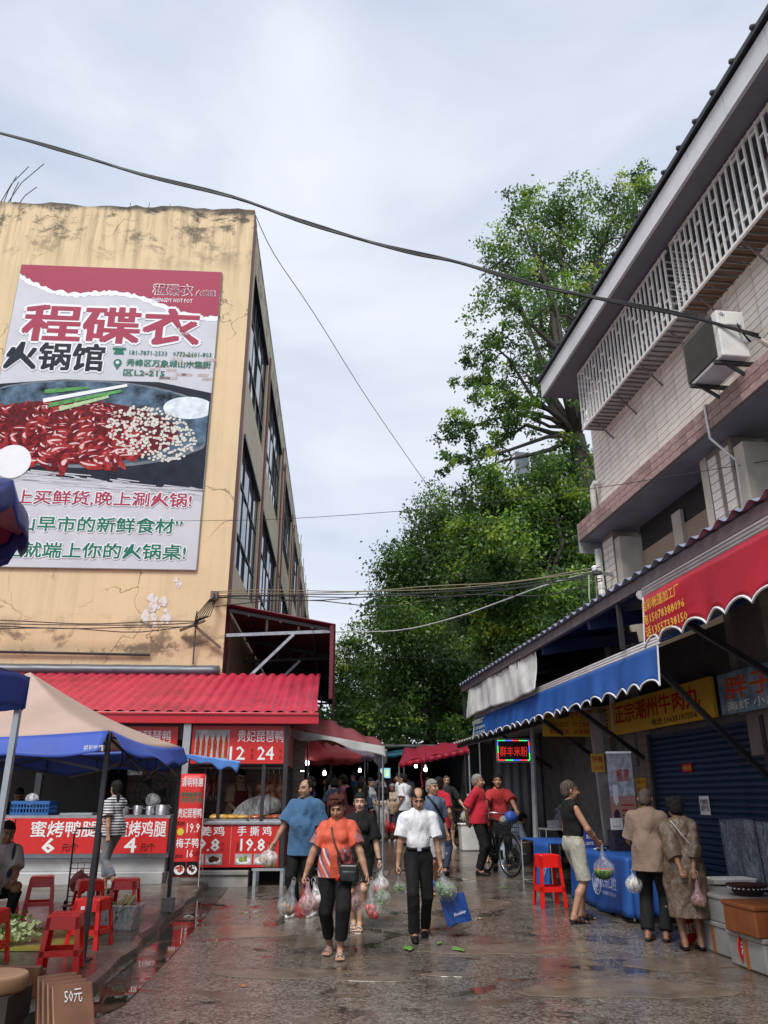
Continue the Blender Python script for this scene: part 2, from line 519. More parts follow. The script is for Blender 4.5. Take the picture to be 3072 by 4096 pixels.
b = MB(); b.b2((-13.4, LEN, -.5), (-.12, LEN + .3, TOP)); b.b2((-13.5, .3, -.5), (-13.2, LEN, TOP)); b.build('rear_wall', OCH2, LB)
PIL = [0.0, 6.0, 13.2, 14.9, 21.6, 23.2, 29.6, 31.2, 37.6, 39.2, 45.6, 47.2, 53.6]
for i, y in enumerate(PIL):
    b = MB(); wd = .62 if i == 0 else .3
    b.b2((-.36, y + .004, -.5), (.0 if i == 0 else .03, y + wd, TOP + .01 if i == 0 else 15.5)); b.build('pilaster', M_brown, LB)
    if i < len(PIL) - 1:
        y0 = y + wd; y1 = PIL[i + 1]
        for (z0, z1) in ((6.75, 10.15), (11.75, 15.0)):
            j0, j1 = y0 + (.45 if i == 0 else .12), y1 - .38
            bb = MB(); bb.b2((-.36, j1, z0), (-.024, y1 - .004, z1)); bb.build('jamb', OCH2, LB); bb = MB(); bb.b2((-.36, y0 + .004, z0), (-.024, j0 - .03, z1)); bb.build('jamb', OCH2, LB)
            ncol = max(1, round((j1 - j0) / 1.05)); nrow = 3
            fr = MB(); t = .055; cw = (j1 - j0) / ncol
            for c_ in range(ncol + 1): fr.b2((-.14, j0 + c_ * cw - t / 2, z0), (-.08, j0 + c_ * cw + t / 2, z1))
            zs = [z0, z0 + (z1 - z0) * .28, z0 + (z1 - z0) * .68, z1]
            for zz in zs: fr.b2((-.145, j0, zz - t / 2 + (.03 if zz == z0 else (-.03 if zz == z1 else 0))), (-.075, j1, zz + t / 2 + (.03 if zz == z0 else (-.03 if zz == z1 else 0))))
            fo = fr.build('window', M_winframe, LB)
            hd = MB(); hd.b2((-.16, j0, z1 - .02), (.02, j1, z1 + .08)); hd.build('lintel', M_winframe, fo)
            for c_ in range(ncol):
                for r in range(3):
                    pm = MB(); tl = r_.uniform(-.02, .02)
                    ya, yb = j0 + c_ * cw + t / 2, j0 + (c_ + 1) * cw - t / 2
                    za, zb = zs[r] + t / 2, zs[r + 1] - t / 2
                    pm.add([(-.110 + tl, ya, za), (-.110 - tl, yb, za), (-.110 - tl, yb, zb), (-.110 + tl, ya, zb), (-.116 + tl, ya, za), (-.116 - tl, yb, za), (-.116 - tl, yb, zb), (-.116 + tl, ya, zb)],
                           [(0, 1, 2, 3), (7, 6, 5, 4), (0, 4, 5, 1), (1, 5, 6, 2), (2, 6, 7, 3), (3, 7, 4, 0)])
                    pm.build('pane', M_glass, fo)
            bk = MB(); bk.b2((-.7, j0, z0), (-.66, j1, z1)); bk.build('room_shade', mat('dark_interior', (.03, .032, .035), .9, .3), fo)  # dark sheet painted as the shade inside the rooms
# concrete stubs and a flue on the far roof edge
for y, hh in ((34, 1.5), (39, 1.3), (44, 1.4), (49, 1.6)):
    b = MB(); b.b2((-.45, y, TOP), (-.1, y + .35, TOP + hh)); o = b.build('roof_stub', M_concrete, LB)
    for q in (0, 1): 
        r = MB(); r.tube([(-.38 + .2 * q, y + .15, TOP + hh), (-.36 + .2 * q, y + .15, TOP + hh + .7)], .02, 5); r.build('rebar', M_darksteel, o)
b = MB(); b.tube([(.35, 50, 4.8), (.35, 50, 15.2)], .16, 10); b.lathe([(.3, 0), (.32, .12), (.02, .35)], 10, (.35, 50, 15.2)); b.build('flue', M_alu, LB)
for (x, y, dx, dz) in ((-6.75, .12, .55, 1.25), (-6.7, .18, .2, .95), (-6.55, .1, .75, 1.35), (-6.3, .16, .4, .6), (-6.5, .12, .12, .7)):
    b = MB(); b.tube([(x, y, TOP - .05), (x + dx * .35, y, TOP + dz * .5), (x + dx, y, TOP + dz)], .012, 5); b.build('rebar', M_darksteel, LB)
for x, hh in ((-3.35, .25), (-2.85, .3), (-2.3, .28)):
    b = MB(); b.tube([(x, .1, TOP - .12), (x + .005, .1, TOP + hh * .6)], .009, 5); b.build('rebar', M_darksteel, LB)
# peeled poster scrap and lead flashing above the stall roof
b = MB(); g2 = NT('peeled_paint'); f = g2.noise(7, 6, .7); g2.base(g2.ramp(f, [(.5, (.7, .67, .63)), (.62, (.55, .36, .3)), (.7, (.6, .46, .27))])); g2.set('Roughness', .8)
for k in range(16):
    cx, cz = -1.5 + r_.gauss(0, .14), 5.62 + r_.gauss(0, .3); rr = r_.uniform(.04, .13); m_ = 7
    b.add([(cx + rr * math.cos(6.28 * i / m_) * r_.uniform(.6, 1.2), -.004 - .0007 * k, cz + rr * 1.4 * math.sin(6.28 * i / m_) * r_.uniform(.6, 1.2)) for i in range(m_)], [tuple(range(m_))])
b.build('poster_scraps', g2.m, LB)['kind'] = 'stuff'
M_flash = mat('grey_flashing', (.115, .125, .145), .45, .2, 3, .2, 10, metal=.3)
b = MB(); b.grid(lambda u, v: (-8.5 + 8.45 * u, -.02 - .10 * math.sin(v * 3.0) - .015 * math.sin(u * 60), 3.94 + .24 * v), 60, 5); b.build('flashing', M_flash, LB, True, thick=.006)
b = MB(); b.tube([(-8, -.06, 4.44), (-4.5, -.07, 4.42), (-1.55, -.06, 4.39)], .028, 6); b.build('conduit', M_darksteel, LB)
# cable brackets on the corner
b = MB(); b.tube([(-.62, -.05, 4.2), (-.6, -.22, 5.05), (-.6, -.22, 5.32)], .02, 6); b.bar((-.62, -.2, 5.0), (-.05, -.1, 4.55), .06, .05); b.bar((-.95, -.1, 4.92), (-.4, -.3, 5.1), .05); b.b2((-.35, -.14, 5.62), (-.2, -.004, 5.8)); b.build('cable_bracket', mat('rusty_bracket', (.16, .12, .10), .6, .4, metal=.4), LB)
for k in range(7):
    b = MB(); q = .05 * k
    b.tube([(-.27, -.16, 5.75 - .02 * k), (-.2 - q * .4, -.28 - q * .3, 5.55), (-.3 - q, -.3, 5.2), (-.62, -.24, 5.08 - .01 * k)], .011, 5); b.build('cable_loop', M_black, LB)

# ---- big hoarding on the front wall (printed banner)
BN = thing('billboard_banner', 'huge hot pot restaurant banner with red title on ochre wall', 'billboard', LW(-2.45, 17, 0), AL)
X0, X1, Z0, Z1 = -5.79, -.73, 6.3, 14.3
def bx_(u): return X0 + (X1 - X0) * u
def bz_(v): return Z0 + (Z1 - Z0) * v
M_bgrey = mat('banner_grey', (.56, .56, .60), .45, .06, 2, .03, 8)
M_bmar = mat('banner_maroon', (.36, .052, .092), .45, .05, 2, .03, 8)
M_bgreen = mat('banner_green', (.022, .17, .11), .45, .05, bump=0)
M_bblack = mat('banner_black', (.02, .024, .036), .4, .25, 3, bump=0)
M_pan = mat('print_pan_sheen', (.07, .115, .165), .4, .98, 2.6, bump=0)
M_bwhite = mat('banner_white', (.80, .80, .82), .45, .03, bump=0)
b = MB(); b.b2((X0, -.06, Z0), (X1, -.012, Z1)); b.build('panel', M_bgrey, BN)
b = MB()
for (p, q) in (((X0, Z0), (X1, Z0)), ((X0, Z1), (X1, Z1)), ((X0, Z0), (X0, Z1)), ((X1, Z0), (X1, Z1))): b.bar((p[0], -.04, p[1]), (q[0], -.04, q[1]), .03)
b.build('trim', M_concrete, BN)
def flat(poly, m, y, name='printed_shape'):
    bb = MB(); bb.add([(x, y, z) for x, z in poly], [tuple(range(len(poly)))]); return bb.build(name, m, BN)
r_ = random.Random(12)
def torn(y0, amp):
    ev = []
    for i in range(81):
        u = i / 80; ev.append((bx_(u), bz_(y0(u) + amp * r_.uniform(-1, 1))))
    return ev
tl = lambda u: .963 - .085 * u - .02 * math.sin(u * 9) - .04 * max(0, u - .75) - .028 * (1 if u > .3 else u / .3)
e1 = torn(lambda u: tl(u) - .016, .004); e2 = torn(tl, .005)
for ev, m_, yy in ((e1, M_bwhite, -.064), (e2, M_bmar, -.067)):
    bb = MB(); n_ = len(ev)
    bb.add([(x, yy, z) for x, z in ev] + [(x, yy, Z1) for x, z in ev], [(i, i + 1, n_ + i + 1, n_ + i) for i in range(n_ - 1)]); bb.build('torn_strip', m_, BN)
def btext(s, u, v, wu, hv, m_, y=-.075, bold=.05, halo=.1, shear=0.):
    wd = wu * (X1 - X0); ht = hv * (Z1 - Z0)
    if halo: text(s, bx_(u), bz_(v), wd * (1 + .35 * halo * 2.2 / max(1, len(s))), ht * (1 + halo), M_bwhite, BN, bold + halo * .55, off=y + .003, name='letter_outline')
    text(s, bx_(u), bz_(v), wd, ht, m_, BN, bold, off=y, shear=shear)
btext('程碟衣', .49, .787, .86, .135, M_bmar, bold=.058, halo=.12)
btext('火锅馆', .24, .668, .47, .098, M_bblack, bold=.058, halo=.12)
text('程碟衣', bx_(.765), bz_(.925), 1.02, .36, M_bwhite, BN, .05, off=-.074, name='letter_outline'); text('程碟衣', bx_(.765), bz_(.925), .98, .32, M_bmar, BN, .012, off=-.078)
text('火锅馆', bx_(.93), bz_(.917), .5, .19, M_bwhite, BN, .05, off=-.074, name='letter_outline'); text('火锅馆', bx_(.93), bz_(.917), .47, .17, M_bmar, BN, .012, off=-.078)
text('CHENGDY HOT POT', bx_(.765), bz_(.885), 1.04, .12, M_bwhite, BN, .02, off=-.074)
text('181-7871-2533   0773-2601-803', bx_(.788), bz_(.690), 2.0, .13, M_bgreen, BN, .02, off=-.074)
text('秀峰区万象城山水集街', bx_(.785), bz_(.655), 2.05, .2, M_bgreen, BN, .03, off=-.074)
text('区L2-215', bx_(.672), bz_(.620), 1.0, .18, M_bgreen, BN, .03, off=-.074)
# telephone and map-pin marks
bb = MB()
def disc(bb, cx, cz, rx, rz, y, n_=18): bb.add([(cx + rx * math.cos(6.283 * i / n_), y, cz + rz * math.sin(6.283 * i / n_)) for i in range(n_)], [tuple(range(n_))])
bb.add([(bx_(.515), -.074, bz_(.683)), (bx_(.565), -.074, bz_(.683)), (bx_(.558), -.074, bz_(.698)), (bx_(.522), -.074, bz_(.698))], [(0, 1, 2, 3)])
bb.add([(bx_(.508), -.075, bz_(.699)), (bx_(.572), -.075, bz_(.699)), (bx_(.572), -.075, bz_(.706)), (bx_(.508), -.075, bz_(.706))], [(0, 1, 2, 3)]); bb.build('phone_mark', M_bgreen, BN)
bb = MB(); disc(bb, bx_(.54), bz_(.653), .10, .10, -.074); bb.add([(bx_(.54) - .08, -.0745, bz_(.648)), (bx_(.54) + .08, -.0745, bz_(.648)), (bx_(.54), -.0745, bz_(.628))], [(0, 1, 2)]); bb.build('pin_mark', M_bgreen, BN)
bb = MB(); disc(bb, bx_(.54), bz_(.653), .045, .045, -.078); bb.build('pin_hole', M_bwhite, BN)
# faint printed brickwork behind the address
bb = MB()
for i in range(34):
    u_, v_ = r_.uniform(.62, .97), .60 + .0135 * r_.randrange(0, 10)
    if v_ > .60 + (u_ - .6) * .4: continue
    bb.add([(bx_(u_), -.0635, bz_(v_)), (bx_(u_ + .05), -.0635, bz_(v_)), (bx_(u_ + .05), -.0635, bz_(v_ + .010)), (bx_(u_), -.0635, bz_(v_ + .010))], [(0, 1, 2, 3)])
bb.build('printed_brick', mat('print_brick', (.47, .40, .39), .5, .2, bump=0), BN)['kind'] = 'stuff'
# the wok photograph
lo, hi = .235, .578
flat([(X0, bz_(lo + .055)), (X1 , bz_(lo + .0)), (X1, bz_(hi - .02)), (bx_(.75), bz_(hi + .012)), (bx_(.3), bz_(hi + .012)), (X0, bz_(hi - .01))], M_bblack, -.0635, 'photo_ground')
bb = MB()
for i in range(70):     # dry-brushed edge under the photo
    u_ = r_.uniform(0, .95); v_ = lo + .055 - .055 * u_ - r_.uniform(-.012, .03); l_ = r_.uniform(.05, .2)
    bb.add([(bx_(u_), -.0648, bz_(v_)), (bx_(min(1, u_ + l_)), -.0648, bz_(v_ - .006)), (bx_(min(1, u_ + l_)), -.0648, bz_(v_ - .0035)), (bx_(u_), -.0648, bz_(v_ + .004))], [(0, 1, 2, 3)])
bb.build('brushed_edge', M_bgrey, BN)
def ell(cx, cz, rx, rz, m_, y, name, n_=60):
    poly = [(bx_(cx) + rx * math.cos(6.283 * i / n_), bz_(cz) + rz * math.sin(6.283 * i / n_)) for i in range(n_)]
    poly = [(min(X1 - .03, max(X0 + .03, x)), z) for x, z in poly]
    flat(poly, m_, y, name)
ell(.42, .445, 3.3, 1.16, mat('print_rim', (.16, .18, .21), .4, .3, bump=0), -.0652, 'printed_pan')
ell(.42, .447, 3.2, 1.10, M_pan, -.0662, 'printed_pan')
ell(.90, .505, .6, .3, mat('print_highlight', (.70, .76, .84), .4, .25, 4, bump=0), -.0668, 'printed_highlight')
ell(.36, .415, 2.55, .83, mat('print_dark_chilli', (.11, .012, .016), .4, .6, 12, bump=0), -.0672, 'printed_heap')
CH = [mat('print_chilli_a', (.26, .016, .022), .4, .5, 10, bump=0), mat('print_chilli_b', (.13, .008, .012), .4, .5, 10, bump=0), mat('print_chilli_c', (.34, .03, .03), .4, .5, 10, bump=0)]
M_chl = mat('print_chilli_light', (.72, .5, .5), .4, .2, bump=0)
bbs = [MB(), MB(), MB(), MB(), MB()]
for i in range(330):    # chillies with a pale glint, heaped in the wok
    a = r_.uniform(0, 6.283); q = math.sqrt(r_.random())
    u_ = .36 + q * math.cos(a) * .50; v_ = .415 + q * math.sin(a) * .10
    if u_ < .01 or u_ > .93: continue
    if u_ > .56 + .2 * (1 - (v_ - .33) / .2) and r_.random() < .88: continue
    front = (.52 - v_) / .2
    L = r_.uniform(.34, .62) * (.5 + .8 * front); W_ = L * r_.uniform(.17, .30); th = r_.uniform(0, 3.14)
    cx, cz = bx_(u_), bz_(v_); y = -.068 - .0000055 * i - .003 * front
    pts = []
    for s_, w2 in ((-1, .1), (-.75, .7), (-.2, 1), (.4, .8), (.85, .4), (1, 0), (.85, -.4), (.4, -.8), (-.2, -1), (-.75, -.7)):
        px, pz = s_ * L / 2 , w2 * W_ / 2 + .12 * L * (1 - s_ * s_)
        pts.append((cx + px * math.cos(th) - pz * math.sin(th), y, cz + px * math.sin(th) + pz * math.cos(th)))
    pts = [(min(X1 - .04, max(X0 + .04, p[0])), p[1], p[2]) for p in pts]
    bbs[r_.randrange(3)].add(pts, [tuple(range(len(pts)))])
    if r_.random() < .7:
        k_ = .38; ox = .14 * L * -math.sin(th); oz = .14 * L * math.cos(th)
        bbs[3].add([(min(X1 - .04, max(X0 + .04, cx + (p[0] - cx) * k_ * 1.4 + ox * .5)), y - .0003, cz + (p[2] - cz) * k_ * .7 + oz * .5) for p in pts], [tuple(range(len(pts)))])
for k_ in range(3): bbs[k_].build('printed_chillies', CH[k_], BN)['kind'] = 'stuff'
bbs[3].build('printed_glints', M_chl, BN)['kind'] = 'stuff'
for i in range(420):    # heap of pale peppercorns
    a = r_.uniform(0, 6.283); q = math.sqrt(r_.random())
    u_ = .74 + q * math.cos(a) * .21; v_ = .415 + q * math.sin(a) * .088 - (u_ - .74) * .13
    if u_ > .955: continue
    disc(bbs[4], bx_(u_), bz_(v_), .036, .034, -.0735 - .000003 * i, 8)
bbs[4].build('printed_peppercorns', mat('print_pepper', (.62, .60, .54), .4, .35, 30, bump=0), BN)['kind'] = 'stuff'
for k_, (a_, c_, m_) in enumerate((((.22, .515), (.60, .575), M_bwhite), ((.25, .500), (.58, .556), mat('print_leek', (.10, .30, .09), .4, .4, 8, bump=0)), ((.22, .545), (.42, .563), MATS.get('print_leek')), ((.30, .488), (.52, .535), mat('print_leek_pale', (.42, .55, .30), .4, .3, 8, bump=0)))):
    m_ = m_ or MATS['print_leek']
    p, q = Vector((bx_(a_[0]), bz_(a_[1]))), Vector((bx_(c_[0]), bz_(c_[1]))); nrm = Vector((-(q - p).y, (q - p).x)).normalized() * .055
    flat([tuple(p - nrm), tuple(q - nrm * .7), tuple(q + nrm * .7), tuple(p + nrm)], m_, -.0765 - .0005 * k_, 'printed_leek')
bb = MB(); disc(bb, bx_(.13), bz_(.315), .42, .42, -.0785, 40); bb.build('blank_roundel', M_bwhite, BN)
btext('早上买鲜货,晚上涮火锅!', .52, .206, .87, .046, M_bmar, bold=.035, halo=.14)
btext('“象山早市的新鲜食材”', .50, .127, .85, .046, M_bgreen, bold=.035, halo=.14)
btext('晚上就端上你的火锅桌!', .51, .050, .88, .046, M_bgreen, bold=.035, halo=.14)

# ---- corrugated dark red canopy along the side of the ochre building
M_canopy = mat('dark_red_sheet', (.135, .018, .028), .45, .2, 4, .06, 10, dirt=.3)
CN = thing('metal_canopy', 'dark red corrugated metal canopy projecting from the side of ochre building', 'canopy', LW(-2.45, 17, 0), AL)
b = MB(); CL = 15.
b.grid(lambda u, v: (u * 2.42, -.05 + v * CL, 5.54 - .44 * u + .028 * math.sin(v * CL * 2 * math.pi / .19)), 6, 480); b.build('sheet', M_canopy, CN, True)
b = MB(); b.grid(lambda u, v: (2.40 + .02 * math.sin(u * 2 * math.pi * 9), -.05 + v * CL, 5.12 - 1.62 * u), 54, 4); b.build('hanging_sheet', M_canopy, CN, True, thick=.004)
b = MB(); b.b2((2.30, -.06, 3.5), (2.38, .02, 5.08)); b.build('corner_post', M_canopy, CN)
for k, y in enumerate((.1, 3.6, 7.2, 10.8, 14.)):
    b = MB(); b.bar((.02, y, 4.86), (2.36, y, 4.98), .06, .07); b.build('tie_beam', M_steel if k == 0 else M_darksteel, CN)
    b = MB(); b.bar((.05, y, 5.42), (2.38, y, 5.0), .06, .07); b.build('rafter', M_darksteel, CN)
    b = MB(); b.bar((.12, y - .02, 3.5), (1.5, y - .02, 4.9), .055, .06); b.build('strut', M_steel, CN)
    for x in (.9, 1.6):
        b = MB(); b.bar((x, y, 4.92), (x, y, 5.42 - .19 * x - .04), .05); b.build('hanger', M_darksteel, CN)
for x in (.5, 1.2, 1.9):
    b = MB(); b.bar((x, 0, 5.38 - .18 * x), (x, CL, 5.38 - .18 * x), .05); b.build('purlin', M_darksteel, CN)

# ---- roast meat stall under the red tile roof
ST = thing('roast_meat_stall', 'roast duck stall under a bright red tiled sheet roof', 'stall', LW(0, 0, 0), AL)
M_tile = mat('red_roof_sheet', (.42, .022, .05), .42, .22, 1.6, .12, 20, dirt=.5)
XL, XR = -8.4, -.30
b = MB()
NX, NY = 250, 66
def tile(u, v):
    x = XL + (XR - XL) * u; s = v * 3.4
    wv = abs(math.sin(math.pi * x / .21))
    st = (s / .21) % 1.0
    return (x - .12 * v * (1 if u > .999 else 0), 13.86 + v * 3.1, 2.86 + 1.10 * v + .042 * wv + .030 * (1 - st) * (.35 + .65 * wv))
b.grid(tile, NX, NY); b.build('tiled_roof', M_tile, ST, True)
M_gut = mat('red_gutter', (.50, .016, .03), .3, .08, bump=.02)
b = MB(); b.b2((XL, 13.74, 2.70), (XR + .02, 13.87, 2.86)); b.b2((XL, 13.72, 2.84), (XR + .02, 13.78, 2.885)); b.build('gutter', M_gut, ST, bevel=.008)
b = MB(); b.b2((XL, 13.9, 2.73), (XR - .05, 14.0, 2.83)); b.build('eave_beam', M_darksteel, ST)
for x in (-2.52, -5.6, -8.2):
    b = MB(); b.b2((x - .065, 13.92, .2), (x + .065, 14.05, 2.74)); b.build('post', M_alu, ST, bevel=.006)
b = MB(); b.b2((-.86, 13.9, .45), (-.79, 13.97, 2.72)); b.build('post', M_darksteel, ST)
b = MB(); b.b2((-.86, 15.9, .3), (-.79, 15.97, 2.9)); b.build('post', M_darksteel, ST)
b = MB(); b.b2((-1.22, 13.95, 1.12), (-1.16, 14.01, 2.1)); b.build('post', M_darksteel, ST)
b = MB(); b.b2((-1.95, 14.02, 1.12), (-1.90, 14.07, 2.1)); b.build('post', M_darksteel, ST)
# plinth, counters
b = MB(); b.b2((-8.4, 13.55, .0), (-2.65, 14.3, .42)); b.b2((-8.4, 13.72, .42), (-2.66, 14.3, .62)); b.build('plinth', mat('painted_plinth', (.46, .46, .45), .5, .14, 3, .2, 20, dirt=.5), ST, bevel=.01)
b = MB(); b.b2((-8.4, 13.60, 1.20), (-2.62, 14.5, 1.25)); b.b2((-8.4, 13.7, .62), (-2.62, 14.4, 1.2)); b.build('counter', M_steel, ST)
b = MB(); b.b2((-2.45, 13.98, .46), (-.88, 14.75, 1.10)); b.build('kiosk_cabinet', M_darksteel, ST)
b = MB(); b.b2((-2.47, 13.93, 1.10), (-.84, 14.8, 1.145)); b.build('kiosk_counter', M_steel, ST, bevel=.004)
b = MB(); b.b2((-2.7, 13.93, .05), (-1.35, 14.9, .34)); b.b2((-2.7, 13.90, .34), (-1.35, 14.9, .41)); b.build('step', M_concrete, ST, bevel=.012)
b = MB()
for (x, y) in ((-1.28, 13.94), (-.84, 13.94), (-1.28, 14.5), (-.84, 14.5)): b.b2((x, y, .1), (x + .05, y + .05, .42))
b.b2((-1.3, 13.92, .40), (-.78, 14.56, .44)); b.build('kiosk_stand', M_alu, ST)
# dark back wall faced with tiles
b = MB(); b.b2((-8.4, 16.6, 0), (-.7, 16.7, 3.7)); b.build('back_wall', mat('grout_dark', (.10, .09, .08), .9, .2), ST)
b = MB(); b.b2((-4.28, 15.2, 0.2), (-4.18, 16.6, 2.9)); b.build('partition', mat('partition_dark', (.05, .05, .055), .8, .2), ST)
M_btile = [mat('beige_tile_a', (.34, .28, .21), .35, .12, bump=.03), mat('beige_tile_b', (.29, .24, .18), .35, .12, bump=.03)]
tm = []
for k in range(2):
    t_ = MB(); t_.box((0, 0, 0), (.282, .016, .19)); tm.append(t_.mesh('wall_tile', M_btile[k]))
for i in range(12):
    for j in range(9):
        o = link('wall_tile', tm[(i * 7 + j * 3) % 2], ST); o.location = (-4.05 + .292 * i + .1, 16.592, .92 + .2 * j)
b = MB(); b.b2((-2.72, 14.6, .5), (-2.62, 16.6, 2.7)); b.build('partition', M_btile[1], ST)
b = MB(); b.b2((-2.47, 13.96, 2.04), (-.80, 14.0, 2.72)); b.build('sign_frame', M_darksteel, ST)
b = MB(); b.b2((-2.48, 14.02, 2.72), (-.5, 14.1, 2.83)); b.build('lintel', M_signred, ST)
b = MB(); b.b2((-8.4, 13.98, 2.45), (-2.6, 14.06, 2.73)); b.build('lintel', M_darksteel, ST)
for x in (-4.9, -6.4, -7.6):
    b = MB(); b.b2((x - .05, 13.95, 1.2), (x + .05, 14.03, 2.6)); b.build('post', M_darksteel, ST)
b = MB(); b.b2((-.84, 14.02, .45), (-.80, 15.9, 1.1)); b.build('kiosk_side', mat('menu_side', (.25, .03, .03), .4, .4, 9), ST)
b = MB(); b.b2((-.835, 14.05, 2.04), (-.795, 15.85, 2.7)); b.build('kiosk_side_sign', mat('menu_side2', (.33, .03, .03), .4, .5, 8), ST)

def board(name, label, cat, loc, rz, w_, h_, m_, th=.02, frame=None, group=None):
    t = thing(name, label, cat, loc, rz, group)
    bb = MB(); bb.b2((-w_ / 2, 0, 0), (w_ / 2, th, h_)); bb.build('panel', m_, t)
    if frame:
        bb = MB(); q = .025
        for (p0, p1) in (((-w_ / 2, 0), (w_ / 2, 0)), ((-w_ / 2, h_), (w_ / 2, h_)), ((-w_ / 2, 0), (-w_ / 2, h_)), ((w_ / 2, 0), (w_ / 2, h_))): bb.bar((p0[0], th / 2, p0[1]), (p1[0], th / 2, p1[1]), q, .04)
        bb.build('frame', frame, t)
    return t
M_duck = [mat('roast_duck', (.30, .07, .02), .25, .4, 14, .2, 30, coat=.4), mat('roast_duck_dark', (.16, .03, .012), .25, .4, 14, .2, 30, coat=.4)]
M_photo = mat('menu_photo_ground', (.42, .40, .40), .4, .4, 6, bump=0)
M_food = [mat('print_food_red', (.42, .05, .02), .4, .6, 30, bump=0), mat('print_food_gold', (.62, .36, .10), .4, .5, 30, bump=0), mat('print_food_green', (.25, .30, .08), .4, .6, 30, bump=0), mat('print_sauce', (.10, .03, .02), .4, .5, 30, bump=0)]
def photo(t, x, z, w_, h_, food, kind='plate', y=-.004):
    bb = MB(); bb.b2((x - w_ / 2, y, z - h_ / 2), (x + w_ / 2, y + .003, z + h_ / 2)); bb.build('menu_photo', M_photo if kind != 'night' else M_black, t)
    bb = MB(); rr = random.Random(int((x + 5) * 1000 + z * 77))
    if kind in ('plate', 'night'):
        d_ = MB(); d_.add([(x + .44 * w_ * math.cos(6.28 * i / 20), y - .002, z - .1 * h_ + .34 * h_ * math.sin(6.28 * i / 20)) for i in range(20)], [tuple(range(20))]); d_.build('printed_plate', M_letter, t)
        for i in range(26):
            a = rr.uniform(0, 6.28); q = math.sqrt(rr.random()); r0 = rr.uniform(.05, .1) * w_
            cx, cz = x + q * .28 * w_ * math.cos(a), z + q * .22 * h_ * math.sin(a)
            bb.add([(cx + r0 * math.cos(6.28 * k / 7) * rr.uniform(.7, 1.2), y - .003 - i * .00005, cz + r0 * math.sin(6.28 * k / 7) * rr.uniform(.7, 1.2)) for k in range(7)], [tuple(range(7))])
    else:
        for i in range(6):
            cx = x - w_ * .42 + w_ * .165 * i; 
            bb.add([(cx - .035 * w_, y - .003, z - .4 * h_), (cx + .05 * w_, y - .003, z - .42 * h_), (cx + .075 * w_, y - .003, z + .05 * h_), (cx + .02 * w_, y - .003, z + .38 * h_), (cx - .04 * w_, y - .003, z + .1 * h_)], [(0, 1, 2, 3, 4)])
    bb.build('printed_food', food, t)
# counter banners
t = board('counter_banner', 'red counter banner offering honey roast duck leg at 6', 'sign', LW(-4.25, 13.585, .69), AL, 1.55 , .52, M_red)
text('蜜烤鸭腿', 0, .36, 1.05, .24, M_letter, t, .025, off=-.004); text('6', -.22, .12, .2, .22, M_letter, t, .035, off=-.004); text('元/个', .12, .09, .25, .12, M_black, t, .015, off=-.004)
photo(t, .66, .26, .22, .5, M_food[0], 'hang')
t = board('counter_banner', 'red counter banner offering honey roast chicken leg at 4', 'sign', LW(-3.05, 13.585, .69), AL, .84, .52, M_red)
text('蜜烤鸡腿', 0.0, .36, .78, .24, M_letter, t, .025, off=-.004); text('4', -.15, .12, .19, .22, M_letter, t, .035, off=-.004); text('元/个', .12, .09, .22, .12, M_black, t, .015, off=-.004)
t = board('counter_banner', 'red counter banner with chilli meat photo at far left of stall', 'sign', LW(-5.95, 13.585, .69), AL, 1.82, .52, M_red)
photo(t, .72, .27, .3, .46, M_food[0], 'hang'); text('蜜烤', .1, .34, .6, .24, M_letter, t, .025, off=-.004)
t = board('counter_banner', 'red kiosk banner with ginger chicken and hand torn chicken at 19.8', 'sign', LW(-1.66, 13.955, .455), AL, 1.57, .66, M_red)
text('沙姜鸡', -.43, .545, .62, .15, M_letter, t, .025, off=-.004, spacing=1.2); text('手 撕 鸡', .37, .545, .56, .15, M_letter, t, .025, off=-.004)
text('19.8', -.42, .335, .46, .19, M_letter, t, .03, off=-.004); text('19.8', .35, .335, .40, .19, M_letter, t, .03, off=-.004)
text('元\n/\n斤', -.135, .30, .04, .13, M_black, t, .01, off=-.004); text('元\n/\n斤', .62, .30, .04, .13, M_black, t, .01, off=-.004); text('活\n动\n价', .105, .30, .04, .15, M_black, t, .01, off=-.004)
photo(t, -.56, .12, .26, .16, M_food[2]); photo(t, -.27, .12, .27, .16, M_food[3]); photo(t, .21, .12, .27, .16, M_food[2]); photo(t, .52, .12, .28, .16, M_food[1])
b = MB()
for i in range(22): b.b2((-.012, -.0035, .06 + i * .026), (-.006, -.001, .07 + i * .026))
b.build('dotted_line', M_letter, t)
t = board('shop_sign', 'red kiosk fascia sign with roast ducks photo and price 24', 'sign', LW(-1.63, 13.935, 2.06), AL, 1.60, .62, M_red)
text('贵妃琵琶鸭', .36, .45, .78, .2, M_letter, t, .012, off=-.004); text('12', -.02, .17, .26, .22, M_letter, t, .02, off=-.004); text('24', .46, .17, .28, .22, M_letter, t, .02, off=-.004)
text('元\n/\n半\n只', .23, .15, .05, .17, M_black, t, .01, off=-.004); text('元\n/\n只', .71, .15, .05, .16, M_black, t, .01, off=-.004); photo(t, -.46, .3, .58, .5, M_food[0], 'hang')
t = board('shop_sign', 'red fascia sign half hidden behind the beige tent', 'sign', LW(-3.55, 13.93, 2.10), AL, 1.75, .56, M_red)
text('贵妃琵琶鸭', .36, .4, .8, .2, M_letter, t, .012, off=-.004)
t = board('shop_sign', 'long red fascia sign behind the tent poles at far left', 'sign', LW(-5.8, 13.93, 2.10), AL, 2.6, .56, M_red)
text('烤鸭 烤鸡', .2, .3, 1.6, .3, M_letter, t, .012, off=-.004)
